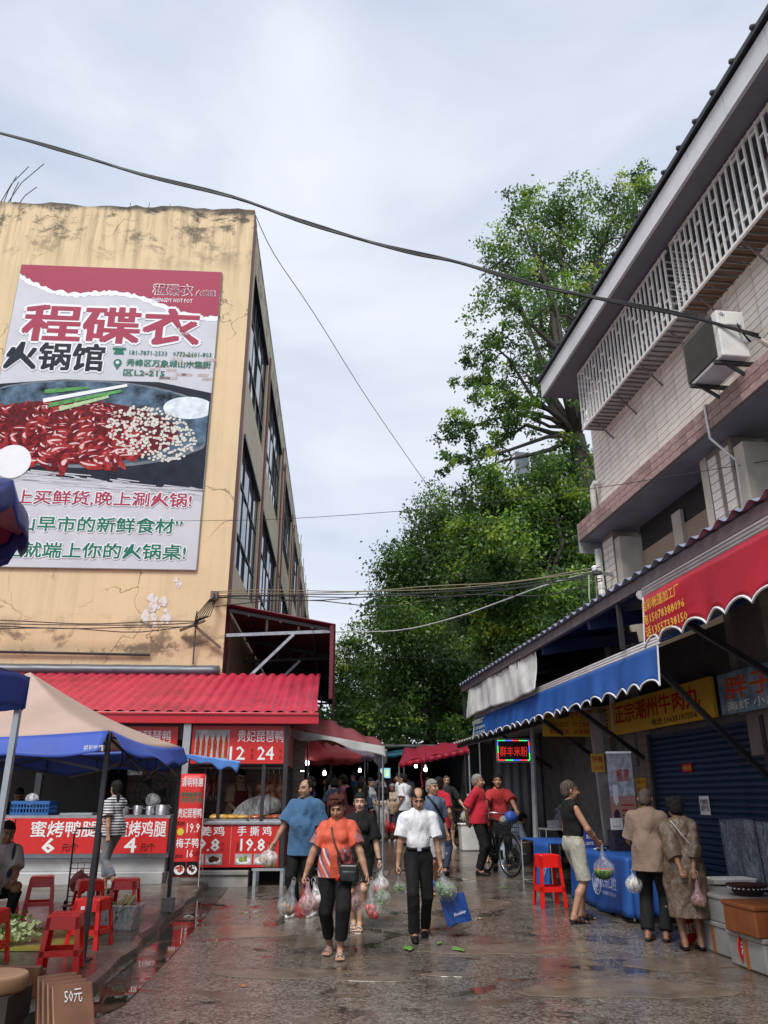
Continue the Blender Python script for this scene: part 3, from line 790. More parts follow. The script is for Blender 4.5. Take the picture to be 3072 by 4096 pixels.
# ================================================================== right: tiled building
M_grout = mat('grout', (.20, .165, .145), .9, .2)
M_tl = [mat('pale_tile_%s' % k, c, .32, .1, 9, .12, 25, dirt=.12) for k, c in (('a', (.82, .765, .685)), ('b', (.76, .70, .625)), ('c', (.86, .81, .73)))]
M_pk = [mat('pink_tile_%s' % k, c, .35, .2, 9, .15, 25, dirt=.65) for k, c in (('a', (.44, .285, .26)), ('b', (.33, .21, .19)))]
RBx, RBy = 5.7, 13.0
RB = thing('tiled_building', 'pale tiled building with overhanging eave, pink ledge and barred windows', 'building', RW(RBx, RBy, 0), AR)
YN = -22.                                  # near end of the wall (behind the viewer's right shoulder)
b = MB()
b.b2((0, YN, 6.3), (.2, 0, 7.95)); b.b2((0, YN, 7.95), (.2, -8.3, 9.1)); b.b2((0, -.7, 7.95), (.2, 0, 9.1)); b.b2((0, -4.5, 7.95), (.2, -4.1, 9.1)); b.b2((0.1, YN, 9.05), (.22, 0, 9.8))
b.b2((.2, -.25, -.3), (9, -.01, 9.7)); b.build('upper_wall', M_grout, RB)
TW, TH = .36, .105
tms = []
for k in range(3):
    t_ = MB(); t_.box((0, 0, 0), (.014, TW - .014, TH - .012)); tms.append(t_.mesh('wall_tile', M_tl[k]))
r_ = random.Random(3); cnt = 0; rest = MB()
cells = []
for j in range(15):
    for i in range(34): cells.append((i, j))
for (i, j) in sorted(cells, key=lambda c: abs(c[0] - 14)):
    y = -TW * (i + .5) - .002; z = 6.44 + TH * (j + .5)
    if z + TH / 2 > 7.97 and y < -.7: continue
    if cnt < 290:
        o = link('wall_tile', tms[r_.randrange(3)], RB); o.location = (-.006 + r_.uniform(-.0015, .0015), y, z); cnt += 1
    else: rest.box((-.006, y, z), (.014, TW - .014, TH - .012))
for j in range(15, 25):
    for i in range(2): rest.box((-.006, -TW * (i + .5) - .002, 6.44 + TH * (j + .5)), (.014, TW - .014, TH - .012))
o = rest.build('wall_tiling', M_tl[0], RB); o['kind'] = 'stuff'
# end wall tiles (corner return) are joined: only a sliver shows
# ledge with three courses of pink tiles
b = MB(); b.b2((-.33, YN, 6.03), (.15, .27, 6.36)); b.build('ledge', M_grout, RB)
for k in range(2):
    t_ = MB(); t_.box((0, 0, 0), (.014, .212, .10)); tms.append(t_.mesh('ledge_tile', M_pk[k]))
for j in range(3):
    for i in range(56):
        o = link('ledge_tile', tms[3 + r_.randrange(2)], RB); o.location = (-.336 + r_.uniform(-.0015, .0015), .27 - .22 * (i + .5), 6.085 + .11 * j)
t_ = MB(); t_.box((0, 0, 0), (.33, .212, .014)); lm = t_.mesh('ledge_cap_tile', M_pk[0])
for i in range(56):
    o = link('ledge_cap_tile', lm, RB); o.location = (-.165, .27 - .22 * (i + .5), 6.367)
M_soff = mat('grey_soffit', (.20, .20, .21), .7, .2, 2, .1, dirt=.4)
b = MB(); b.b2((-.29, YN, 6.012), (.6, .25, 6.028)); b.build('ledge_soffit', M_soff, RB)
b = MB(); b.b2((-.345, .275, 5.80), (.12, .30, 6.37)); b.build('ledge_end', mat('stained_plaster', (.33, .32, .31), .8, .3, 5, dirt=.7), RB)
# second-floor openings: piers of tile, boarded windows deep in the wall
M_board = mat('brown_board', (.33, .245, .175), .5, .2, 1.2, .05, dirt=.25)
M_dk = mat('window_void', (.02, .02, .022), .5, .3)
def pier(y0, y1):
    bb = MB(); bb.b2((.0, y1, 2.0), (.5, y0, 6.01)); bb.build('pier', M_grout, RB)
    rest = MB(); nrow = 15
    ncol = max(1, int((y0 - y1) / .22))
    for j in range(nrow):
        for i in range(ncol):
            o = link('pier_tile', pmesh, RB); o.location = (-.006, y0 - (y0 - y1) / ncol * (i + .5), 4.1 + .125 * j)
t_ = MB(); t_.box((0, 0, 0), (.014, .205, .113)); pmesh = t_.mesh('pier_tile', M_tl[1])
pier(0, -.45); pier(-3.72, -4.35); pier(-8.2, -8.8)
M_jamb = mat('cream_jamb', (.52, .475, .40), .6, .12, 4, dirt=.3)
for (y0, y1) in ((-.45, -3.72), (-4.35, -8.2), (-8.8, -12)):
    bb = MB(); bb.b2((.02, y0 - .22, 2.5), (.46, y0 - .005, 5.84)); bb.build('jamb', M_jamb, RB)
    bb = MB(); bb.b2((.02, y1 + .005, 2.5), (.46, y1 + .2, 6.01)); bb.build('jamb', M_jamb, RB)
    n_ = 2; L = (y0 - .22) - (y1 + .2)
    for k in range(n_):
        ya = y0 - .22 - L * k / n_; yb = ya - L / n_
        w_ = MB(); w_.b2((.40, yb + .015, 2.5), (.44, ya - .015, 5.55)); wo = w_.build('window_board', M_board, RB)
        w_ = MB(); w_.b2((.42, yb + .015, 5.55), (.45, ya - .015, 6.01)); w_.build('gap_shade', M_dk, RB)  # near-black panel stands for the shade above the boards
    w_ = MB(); w_.b2((.34, y0 - .22 - L * .5 - .14, 5.2), (.40, y0 - .22 - L * .5 + .14, 5.78)); w_.build('window_block', M_jamb, RB)
b = MB(); b.b2((.2, YN, -.3), (.5, -.5, 2.6)); b.build('lower_wall', mat('dark_lower', (.13, .12, .11), .8, .3, dirt=.4), RB)
# eave
M_fas = mat('grey_fascia', (.66, .67, .68), .55, .08, 2, .05, dirt=.25)
M_sof2 = mat('dark_soffit', (.17, .17, .195), .6, .1, 2, .03)
EX = -.77
b = MB()
for i in range(14): b.b2((EX - .02, .4 - .87 * i, 9.12), (EX + .03, .4 - .87 * (i + 1) + .012, 9.45))
b.build('fascia_backing', M_fas, RB)
b = MB(); b.b2((EX + .03, YN, 9.13), (.1, .38, 9.19)); b.build('eave_soffit', M_sof2, RB)
for i in range(13):
    b = MB(); b.b2((EX - .03, .4 - .87 * i, 9.10), (EX - .021, .4 - .87 * (i + 1) + .008, 9.45)); b.build('fascia_panel', M_fas, RB)
b = MB(); b.b2((EX, .38, 9.12), (.1, .405, 9.47)); b.build('eave_end', M_sof2, RB)
M_slate = mat('dark_roof_tile', (.035, .037, .043), .6, .3, 6, .2)
b = MB(); b.add([(EX - .09, .48, 9.47), (EX - .09, YN, 9.47), (4, YN, 11.2), (4, .48, 11.2), (EX - .09, .48, 9.54), (EX - .09, YN, 9.54), (4, YN, 11.27), (4, .48, 11.27)], [(0, 3, 2, 1), (4, 5, 6, 7), (0, 1, 5, 4), (0, 4, 7, 3), (1, 2, 6, 5), (2, 3, 7, 6)]); b.build('roof', M_slate, RB)
rt = MB(); rt.tube([(0, 0, 0), (1.2, 0, .5)], .032, 8); rtm = rt.mesh('roof_ridge_tile', M_slate, True)
for i in range(26):
    o = link('roof_ridge_tile', rtm, RB); o.location = (EX - .11, .4 - .43 * i, 9.545)
# windows behind the cages
M_wf = mat('white_window_frame', (.55, .55, .54), .4, .08)
for (y0, y1) in ((-.75, -4.1), (-4.5, -8.3)):
    fr = MB(); n_ = 5; cw = (y0 - y1) / n_
    for k in range(n_ + 1): fr.b2((.02, y0 - cw * k - .03, 8.0), (.08, y0 - cw * k + .03, 9.05))
    for z in (7.98, 8.68, 9.05): fr.b2((.025, y1, z - .03), (.075, y0, z + .03))
    fo = fr.build('window', M_wf, RB)
    for k in range(n_):
        for (za, zb) in ((8.01, 8.65), (8.71, 9.02)):
            p = MB(); p.b2((.045, y0 - cw * k - .03, za), (.052, y0 - cw * (k + 1) + .03, zb)); p.build('pane', M_glass, fo)
    c_ = MB(); c_.b2((.12, y1, 7.9), (.14, y0, 9.1)); c_.build('curtain', mat('curtain_grey', (.42, .43, .45), .8, .4, 3, stretch=(1, 6, .4)), fo)
# steel window cages
M_cage = mat('cage_steel', (.86, .84, .80), .35, .12, 12, .05, metal=.1, dirt=.2)
M_cage2 = mat('cage_old', (.22, .21, .20), .5, .3, 12, .05, metal=.4, dirt=.3)
def cage(y0, y1, label, plank):
    C = thing('window_cage', label, 'window grille', RW(RBx, RBy, 0), AR, 'steel window cages')
    xo = -.42; z0, z1 = 7.92, 9.10; pitch = .135
    n_ = int((y0 - y1) / pitch)
    vb = MB(); vb.box((0, 0, 0), (.026, .026, z1 - z0)); vm = vb.mesh('bar', M_cage)
    hb = MB(); hb.box((0, 0, 0), (.024, pitch, .024)); hm = hb.mesh('cross_bar', M_cage)
    db = MB(); db.box((0, 0, 0), (.42, .018, .018)); dm = db.mesh('floor_bar', M_cage2)
    rr = random.Random(int(-y0 * 10))
    for k in range(n_ + 1):
        y = y0 - pitch * k
        o = link('bar', vm, C); o.location = (xo, y, (z0 + z1) / 2)
        o = link('floor_bar', dm, C); o.location = (xo / 2, y, z0)
        o = link('floor_bar', dm, C); o.location = (xo / 2, y, z1 - .06)
    pat = [[.32], [.32, .76], [.76], [.14, .55], [.55], [.14, .9], [.42], [.42, .68]]
    for k in range(n_):
        for q in pat[(k * 5 + k // 7) % 8]:
            o = link('cross_bar', hm, C); o.location = (xo, y0 - pitch * (k + .5), z0 + (z1 - z0) * q)
    bb = MB()
    for z in (z0, z1 - .04): bb.b2((xo - .018, y1 - .02, z - .018), (xo + .018, y0 + .02, z + .018))
    bb.b2((-.03, y1, z0 - .015), (.0, y0, z0 + .015)); bb.build('rail', M_cage, C)
    for yy in (y0, y0 - pitch * n_):
        for j in range(9):
            o = link('side_bar', dm, C); o.location = (xo / 2, yy + .004, z0 + .12 * (j + .5)); o.data = sm
    if plank:
        for k in range(int((y0 - y1) / .27)):
            bb = MB(); bb.b2((xo + .04, y0 - .27 * k - .26, z0 + .014), (-.03, y0 - .27 * k - .02, z0 + .03)); bb.build('floor_plank', mat('wet_plank', (.14, .07, .04), .5, .4), C)
    else:
        bb = MB(); bb.b2((xo + .04, y1, z0 + .015), (-.03, y0, z0 + .022)); bb.build('floor_sheet', mat('white_sheet', (.42, .41, .40), .6, .2, dirt=.4), C)
    for k in range(4):
        y = y0 - .35 - (y0 - y1 - .5) * k / 3.2
        bb = MB(); bb.bar((xo + .1, y, z0 - .01), (-.005, y, z0 - .34), .022); bb.build('brace', M_cage2, C)
    return C
sb = MB(); sb.box((0, 0, 0), (.42, .018, .018)); sm = sb.mesh('side_bar', M_cage)
cage(-.62, -4.2, 'farther steel window cage with white sheet floor, over the downpipe', False)
cage(-4.36, -8.4, 'nearer steel window cage with brown plank floor at upper right', True)
# pipes
M_pvc = mat('white_pvc', (.66, .64, .60), .4, .1, dirt=.3)
DP = thing('downpipe', 'white plastic downpipe on the far corner of tiled building', 'pipe', RW(RBx, RBy, 0), AR)
b = MB(); b.tube([(-.06, -.25, 7.0), (-.12, -.2, 7.03), (-.14, -.14, 6.97), (-.145, -.12, 6.8), (-.145, -.12, 6.37)], .055, 10); b.build('upper_pipe', M_pvc, DP, True)
b = MB(); b.tube([(-.1, .02, 5.80), (-.1, .02, 2.6)], .06, 10); b.build('lower_pipe', M_pvc, DP, True)
b = MB(); b.tube([(-.1, .02, 5.05), (-.1, .02, 5.12)], .068, 10); b.build('collar', M_pvc, DP)
CP = thing('conduit_pipe', 'thin grey conduit running down from the air conditioner', 'pipe', RW(RBx, RBy, 0), AR)
b = MB(); b.tube([(-.1, -4.42, 6.9), (-.12, -4.45, 6.45), (-.36, -4.47, 6.38), (-.36, -4.48, 5.9), (-.06, -4.5, 5.6), (-.04, -4.4, 4.2)], .018, 6); b.build('conduit', M_pvc, CP, True)
# air conditioner on brackets
AC = thing('air_conditioner', 'white air conditioner unit on black brackets above the pink ledge', 'air conditioner', RW(RBx, RBy, 0), AR)
ax0, ax1, ay0, ay1, az0, az1 = -.66, -.30, -5.5, -4.68, 6.50, 7.14
b = MB(); b.b2((ax0, ay0, az0), (ax1, ay1, az1)); b.build('casing', mat('ac_white', (.68, .67, .64), .4, .06, dirt=.35), AC, bevel=.015)
b = MB(); b.b2((ax0 - .006, ay0 + .1, az0 + .04), (ax0 - .001, ay1 - .02, az1 - .04)); b.build('grille_backing', mat('ac_grille_dark', (.03, .03, .026), .6, .4), AC)
for k in range(24):
    b = MB(); z = az0 + .06 + k * .0255; b.b2((ax0 - .018, ay0 + .1, z), (ax0 - .007, ay1 - .02, z + .009)); b.build('grille_slat', mat('ac_slat', (.13, .13, .11), .5, .2), AC)
b = MB(); b.b2((ax0 + .1, ay0 - .03, az0 + .42), (ax1 - .06, ay0 - .001, az0 + .60)); b.build('valve_cover', MATS['ac_white'], AC, bevel=.01)
b = MB(); b.tube([(ax1 - .12, ay0 - .02, az0 + .45), (ax1 - .1, ay0 - .06, az0 + .3), (ax1 - .02, ay0 - .07, az0 + .16)], .012, 6); b.build('cable', M_black, AC)
b = MB(); b.tube([(ax1 - .06, ay0 - .02, az0 + .2), (ax1 + .05, ay0 - .09, az0 + .22), (ax1 + .2, ay0 - .08, az0 + .12), (0, ay0 - .05, az0 + .18)], .03, 8); b.build('refrigerant_pipe', M_pvc, AC, True)
text('Gree', 0, 0, .16, .05, mat('logo_blue', (.05, .06, .16), .5), AC, .02).location = (ax0 + .12, ay0 - .004, az0 + .58)
for y in (ay0 + .12, ay1 - .12):
    b = MB(); b.bar((.0, y, az0 - .03), (ax0 - .05, y, az0 - .03), .04, .05); b.bar((0., y, az0 - .38), (ax0 + .12, y, az0 - .05), .035); b.bar((-.02, y, az0 - .4), (-.02, y, az0 + .02), .04); b.build('bracket', M_darksteel, AC)

# ================================================================== right: lean-to sheet roof over the shop fronts
M_blueu = mat('blue_sheet', (.028, .042, .13), .5, .2, 3, .05, dirt=.2)
M_shed = mat('grey_blue_corrugated', (.22, .24, .33), .45, .2, 3, .05, dirt=.35)
SH = thing('lean_to_roof', 'grey blue corrugated lean-to roof on blue beams along the shop fronts', 'roof', RW(0, 0, 0), AR)
b = MB(); sy0, sy1 = -8., 17.6
b.grid(lambda u, v: (3.93 + u * 1.77, sy0 + v * (sy1 - sy0), 3.92 + .40 * u + .028 * math.sin(v * (sy1 - sy0) * 2 * math.pi / .26)), 3, 1100); b.build('sheet', M_shed, SH, True, thick=.006)
b = MB(); b.b2((3.98, sy0, 3.76), (4.05, sy1, 3.885)); b.build('edge_beam', mat('weathered_beam', (.12, .10, .11), .7, .3, 6, dirt=.3), SH)
b = MB(); b.add([(4.06, sy0, 3.87), (5.68, sy0, 4.22), (5.68, sy1, 4.22), (4.06, sy1, 3.87)], [(0, 1, 2, 3)]); b.build('lining', M_blueu, SH, thick=.01)
for y in (7.9, 10.0, 12.0, 14.3, 16.6):
    b = MB(); b.bar((4.06, y, 3.75), (5.68, y, 3.98), .09, .18); b.build('rafter', M_blueu, SH)
for y in (17.5, 13.2, 8.9): 
    b = MB(); b.bar((4.02, y, 3.77), (4.02, y, 3.2), .05); b.build('hanger', M_darksteel, SH)
for y in (17.4,):
    b = MB(); b.bar((5.6, y, 3.9), (5.6, y, .3), .1); b.build('post', M_steel, SH)
# wall behind under the roof at upper level
b = MB(); b.b2((5.7, 13.05, 0.1), (5.85, 18.0, 4.3)); b.build('rear_wall', mat('shop_wall_dark', (.16, .15, .14), .8, .3, dirt=.5), SH)
# white tarpaulin hanging under the roof end
TP = thing('hanging_tarpaulin', 'dirty white tarpaulin hung below the far end of lean-to roof', 'tarpaulin', RW(0, 0, 0), AR)
def tarpf(u, v):
    y = 12.2 + u * 4.75
    return (4.02 - .05 * v + .018 * math.sin(u * 17 + v * 3) + .008 * math.sin(u * 57 + v * 5), y + .25 * v * u, 3.76 - (.62 + .008 * math.sin(u * 30) + .03 * math.sin(u * 7)) * v)
b = MB(); b.grid(tarpf, 70, 14); b.build('sheet', mat('dirty_tarp', (.66, .65, .63), .6, .2, 3, .4, 14, dirt=.55), TP, True, thick=.003)
for k in range(7):
    b = MB(); y = 12.3 + k * .76; b.tube([(4.0, y, 3.77), (4.01, y, 3.7)], .008, 4); b.build('tie', M_black, TP)

# ---- awnings with scalloped valances
def awning(name, label, yn, yf, xo, zo, xi, zi, drop, m_, m_under, n_sc, texts):
    A = thing(name, label, 'awning', RW(0, 0, 0), AR)
    L = yf - yn
    b = MB(); b.grid(lambda u, v: (xo + (xi - xo) * u, yn + v * L, zo + (zi - zo) * u - .05 * math.sin(u * math.pi) * (1 + .4 * math.sin(v * 25))), 8, 40); b.build('cloth', m_, A, True, thick=.004)
    b = MB()
    for k in range(3): b.tube([(xo - .02, yn - .02, zo + .03 - .032 * k), (xo - .02, yf + .02, zo + .03 - .032 * k)], .02, 8)
    b.build('front_bar', mat('awning_bar', (.52, .49, .50), .4, .1, metal=.3), A, True)
    def low(v): return drop - .085 * abs(math.sin(math.pi * v * n_sc)) ** .7
    def val(u, v): 
        return (xo - .035 - .05 * u + .022 * math.sin(v * L * 5.3 + 2) * u + .012 * math.sin(v * L * 13) * u, yn + v * L, zo - .05 - low(v) * u)
    b = MB(); b.grid(val, 8, n_sc * 14); b.build('valance', m_, A, True, thick=.004)
    b = MB(); b.tube([val(1, i / (n_sc * 10)) for i in range(n_sc * 10 + 1)], .012, 5); b.build('valance_trim', mat('white_trim', (.72, .72, .74), .5, .1, bump=0), A, True)
    b = MB(); b.tube([val(i / 8, 0) for i in range(9)], .010, 5); b.tube([val(i / 8, 1) for i in range(9)], .010, 5); b.build('end_trim', MATS['white_trim'], A)
    for (s, y, z, w_, h_, m2) in texts:
        o = text(s, -y, z, w_, h_, m2, A, .015, '-x', 0)
        o.location = (xo - .125, 0, 0)
    return A
M_bl = mat('awning_blue', (.025, .12, .43), .42, .12, 2, .1, 10)
M_rd = mat('awning_red', (.50, .008, .035), .38, .1, 2, .1, 10)
for m_ in (M_bl, M_rd): translucent(m_, .25)
M_gold = mat('letter_gold', (.78, .50, .06), .5, .05, bump=0)
M_pale = mat('letter_pale', (.72, .74, .55), .5, .05, bump=0)
A = awning('blue_awning', 'long blue awning with white scalloped edge over the shop fronts', 8.1, 16.7, 4.1, 3.15, 5.62, 3.86, .44, M_bl, None, 22,
       [('益彩帐篷加工厂', 16.1, 2.99, 1.0, .1, M_pale), ('电 15078388096', 16.05, 2.87, 1.0, .09, M_pale), ('话 13557338150', 16.05, 2.77, 1.0, .09, M_pale)])
for y, y2 in ((8.45, 8.9), (11.6, 12.1), (13.3, 13.8), (16.3, 16.5)):
    b = MB(); b.bar((4.13, y, 2.98), (5.62, y2, 1.75 if y < 9 else 2.1), .045, .06); b.build('support_arm', M_darksteel, A)
A = awning('red_awning', 'bright red awning with gold lettering at right edge', -3.4, 7.08, 3.5, 3.42, 5.5, 3.70, .5, M_rd, None, 28,
       [('益彩帐篷加工厂', 6.58, 3.235, .74, .105, M_gold), ('电15078388096', 6.55, 3.105, .80, .10, M_gold), ('话13557338150', 6.53, 2.985, .80, .10, M_gold)])
b = MB(); b.tube([(3.46, 7.1, 3.40), (3.46, 7.12, 3.40)], .05, 10); b.build('bar_cap', MATS['awning_bar'], A)
b = MB(); b.bar((3.6, 6.9, 3.2), (5.6, 7.3, 2.2), .045, .06); b.build('support_arm', M_darksteel, A)

# ---- shop fronts on the right: shutter, signs, walls
SW = thing('shop_front_wall', 'dim tiled shop front wall behind the blue shutter', 'wall', RW(5.7, 12.2, 0), AR)
b = MB(); b.b2((.06, -.2, 0), (.3, 1.0, 3.7)); b.b2((.02, -4.6, 2.42), (.3, -.2, 3.7)); b.b2((.06, -20, 0), (.3, -3.2, 3.7)); b.build('wall', mat('front_grout', (.09, .08, .075), .85, .3), SW)
t_ = MB(); t_.box((0, 0, 0), (.014, .19, .115)); ftm = t_.mesh('front_tile', mat('front_tile', (.22, .19, .165), .4, .2, dirt=.3))
for i in range(5):
    for j in range(20):
        o = link('front_tile', ftm, SW); o.location = (.054, -.08 + .2 * i, .3 + .122 * j)
SHU = thing('roller_shutter', 'closed dark blue roller shutter behind the couple', 'shutter', RW(5.7, 12.0, 0), AR)
M_shut = mat('shutter_blue', (.012, .034, .075), .42, .25, 3, .05, dirt=.3)
slm = MB(); slm.add([(.0, 0, 0), (-.022, 0, .02), (-.022, 0, .055), (0, 0, .078), (.0, -3.0, 0), (-.022, -3.0, .02), (-.022, -3.0, .055), (0, -3.0, .078)], [(0, 4, 5, 1), (1, 5, 6, 2), (2, 6, 7, 3)]); slm = slm.mesh('slat', M_shut)
for k in range(28):
    o = link('slat', slm, SHU); o.location = (.05, 0, .2 + .08 * k)
b = MB(); b.b2((-.02, .0, .1), (.06, .07, 2.45)); b.build('guide_rail', M_darksteel, SHU)
b = MB(); b.b2((-.02, -3.08, .1), (.06, -3.01, 2.45)); b.build('guide_rail', M_darksteel, SHU)
def wallboard(name, label, cat, xl, yc, z0, w_, h_, m_, th=.05, frame=None):
    """flat sign on the right-hand fronts, facing the lane"""
    t = thing(name, label, cat, RW(xl, yc, z0), AR)
    bb = MB(); bb.b2((0, -w_ / 2, 0), (th, w_ / 2, h_)); bb.build('panel', m_, t)
    if frame:
        bb = MB()
        for (p, q) in (((-w_ / 2, 0), (w_ / 2, 0)), ((-w_ / 2, h_), (w_ / 2, h_)), ((-w_ / 2, 0), (-w_ / 2, h_)), ((w_ / 2, 0), (w_ / 2, h_))): bb.bar((th / 2, p[0], p[1]), (th / 2, q[0], q[1]), .03, .06)
        bb.build('frame', frame, t)
    return t
t = wallboard('shop_sign', 'yellow shop sign with large red characters and phone number above shutter', 'sign', 5.55, 11.6, 2.5, 3.75, .52, M_yellow)
text('正宗潮州牛肉丸', .14, .32, 2.85, .3, M_signred, t, .03, '-x', -.006)
text('电话:13635197556', .75, .085, 1.35, .10, M_black, t, .015, '-x', -.006); text('王\n族', -1.68, .24, .2, .42, M_black, t, .03, '-x', -.006)
c = RW(5.0, 13.52, 2.52)
t = board('shop_sign', 'yellow sign end panel with small dark red characters facing down the lane', 'sign', c, AR, 1.0, .52, M_yellow, .05)
text('正宗潮州牛肉丸', 0, .40, .86, .18, M_signred, t, .02, off=-.006)
text('来料加工  手工制作', 0, .2, .8, .09, M_signred, t, .015, off=-.006); text('现做现卖  认准商标', 0, .08, .8, .09, M_signred, t, .015, off=-.006)
g = NT('fish_print'); f = g.noise(5, 5); g.base(g.ramp(f, [(.35, (.10, .16, .22)), (.6, (.30, .42, .5)), (.75, (.5, .3, .25))])); g.set('Roughness', .4)
t = wallboard('shop_sign', 'blue seafood sign with orange red characters at right edge', 'sign', 5.55, 8.35, 2.5, 2.4, .5, g.m)
text('胖子海鲜', .0, .31, 2.1, .28, mat('letter_orange', (.7, .10, .02), .45, .05, bump=0), t, .035, '-x', -.006)
text('海虾 小龙虾 鱿鱼', -.1, .09, 1.9, .11, M_letter, t, .02, '-x', -.006)
t = wallboard('wall_notice', 'small red notice stuck on the blue shutter', 'notice', 5.712, 10.95, 1.86, .28, .11, M_signred, .004)
text('欢迎光临', 0, .055, .22, .06, M_gold, t, .01, '-x', -.004)
t = wallboard('wall_notice', 'white paper notice with black characters on the blue shutter', 'notice', 5.712, 10.6, 1.30, .26, .24, M_white, .004)
text('严禁停车\n请停气车', 0, .12, .22, .16, M_black, t, .02, '-x', -.004)
t = wallboard('price_notice', 'yellow price poster for spring roll wrappers on tiled pier', 'notice', 5.735, 12.55, 1.36, .36, .46, M_yellow, .004)
text('新品上市', 0, .40, .28, .06, M_signred, t, .015, '-x', -.004); text('春卷皮', 0, .24, .32, .15, M_signred, t, .025, '-x', -.004); text('薄如蝉翼1斤', 0, .07, .3, .06, M_signred, t, .015, '-x', -.004)
# ================================================================== figures: distance-field bodies turned into one surface each
BIG = np.float32(1.0)
class Field:
    def __init__(self): self.p = []; self.cuts = []; self.wob = None
    def cap(self, a, b, ra, rb, k=.02, cut=False, sub=False):
        a = np.array(a, np.float32); b = np.array(b, np.float32)
        r = max(ra, rb); self.p.append(('c', np.minimum(a, b) - r, np.maximum(a, b) + r, (a, b, ra, rb, cut), k, sub)); return self
    def ell(self, c, r, R=None, k=.02, sub=False):
        c = np.array(c, np.float32); r = np.array(r, np.float32); m = r.max() if R is not None else r
        self.p.append(('e', c - m, c + m, (c, r, None if R is None else np.array(R, np.float32)), k, sub)); return self
    def rbox(self, c, hs, rad, R=None, k=.01, sub=False):
        c = np.array(c, np.float32); hs = np.array(hs, np.float32); m = np.full(3, np.linalg.norm(hs)) if R is not None else hs
        self.p.append(('b', c - m - rad, c + m + rad, (c, hs, rad, None if R is None else np.array(R, np.float32)), k, sub)); return self
    def plane(self, n, c): self.cuts.append((np.array(n, np.float32), float(c))); return self     # keeps n.p < c
    def mesh(self, h):
        add = [q for q in self.p if not q[5]]
        lo = np.min([q[1] for q in add], 0) - 3 * h - .02; hi = np.max([q[2] for q in add], 0) + 3 * h + .02
        n = np.ceil((hi - lo) / h).astype(int) + 1
        D = np.full(n, BIG, np.float32)
        ax = [(lo[i] + h * np.arange(n[i])).astype(np.float32) for i in range(3)]
        for kind, l, u, pr, k, sub in self.p:
            m = 2.0 * k + 2 * h + .01
            i0 = np.maximum(0, ((l - m - lo) / h).astype(int)); i1 = np.minimum(n, ((u + m - lo) / h).astype(int) + 2)
            if np.any(i1 <= i0): continue
            sl = tuple(slice(i0[i], i1[i]) for i in range(3))
            X = ax[0][sl[0]][:, None, None]; Y = ax[1][sl[1]][None, :, None]; Z = ax[2][sl[2]][None, None, :]
            if kind == 'c':
                a, b, ra, rb, cut = pr
                ab = b - a; L2 = max(1e-9, float(ab @ ab))
                px, py, pz = X - a[0], Y - a[1], Z - a[2]
                t = (px * ab[0] + py * ab[1] + pz * ab[2]) / L2
                tc = np.clip(t, 0, 1)
                d = np.sqrt((px - tc * ab[0]) ** 2 + (py - tc * ab[1]) ** 2 + (pz - tc * ab[2]) ** 2) - (ra + (rb - ra) * tc)
                if cut: d = np.maximum(d, (t - 1) * math.sqrt(L2))
            else:
                c = pr[0]; R = pr[-1]
                px, py, pz = X - c[0], Y - c[1], Z - c[2]
                if R is not None:
                    px, py, pz = (R[0, 0] * px + R[1, 0] * py + R[2, 0] * pz, R[0, 1] * px + R[1, 1] * py + R[2, 1] * pz, R[0, 2] * px + R[1, 2] * py + R[2, 2] * pz)
                if kind == 'e':
                    r = pr[1]
                    k0 = np.sqrt((px / r[0]) ** 2 + (py / r[1]) ** 2 + (pz / r[2]) ** 2)
                    k1 = np.sqrt((px / r[0] ** 2) ** 2 + (py / r[1] ** 2) ** 2 + (pz / r[2] ** 2) ** 2) + 1e-9
                    d = k0 * (k0 - 1) / k1
                else:
                    hs, rad = pr[1], pr[2]
                    qx, qy, qz = np.abs(px) - hs[0], np.abs(py) - hs[1], np.abs(pz) - hs[2]
                    d = np.sqrt(np.maximum(qx, 0) ** 2 + np.maximum(qy, 0) ** 2 + np.maximum(qz, 0) ** 2) + np.minimum(np.maximum(qx, np.maximum(qy, qz)), 0) - rad
            A = D[sl]
            if sub:
                d = -d; hh = np.clip(.5 - .5 * (d - A) / k, 0, 1) if k > 0 else None
                D[sl] = np.maximum(A, d) if k <= 0 else d * (1 - hh) + A * hh + k * hh * (1 - hh)
            else:
                hh = np.clip(.5 + .5 * (d - A) / max(k, 1e-6), 0, 1)
                D[sl] = d * (1 - hh) + A * hh - k * hh * (1 - hh)
        if self.wob is not None:
            D += self.wob(ax[0][:, None, None], ax[1][None, :, None], ax[2][None, None, :]).astype(np.float32)
        for nn, c in self.cuts:
            D = np.maximum(D, nn[0] * ax[0][:, None, None] + nn[1] * ax[1][None, :, None] + nn[2] * ax[2][None, None, :] - c)
        D[0] = D[-1] = BIG; D[:, 0] = D[:, -1] = BIG; D[:, :, 0] = D[:, :, -1] = BIG
        return nets(D, lo, h)

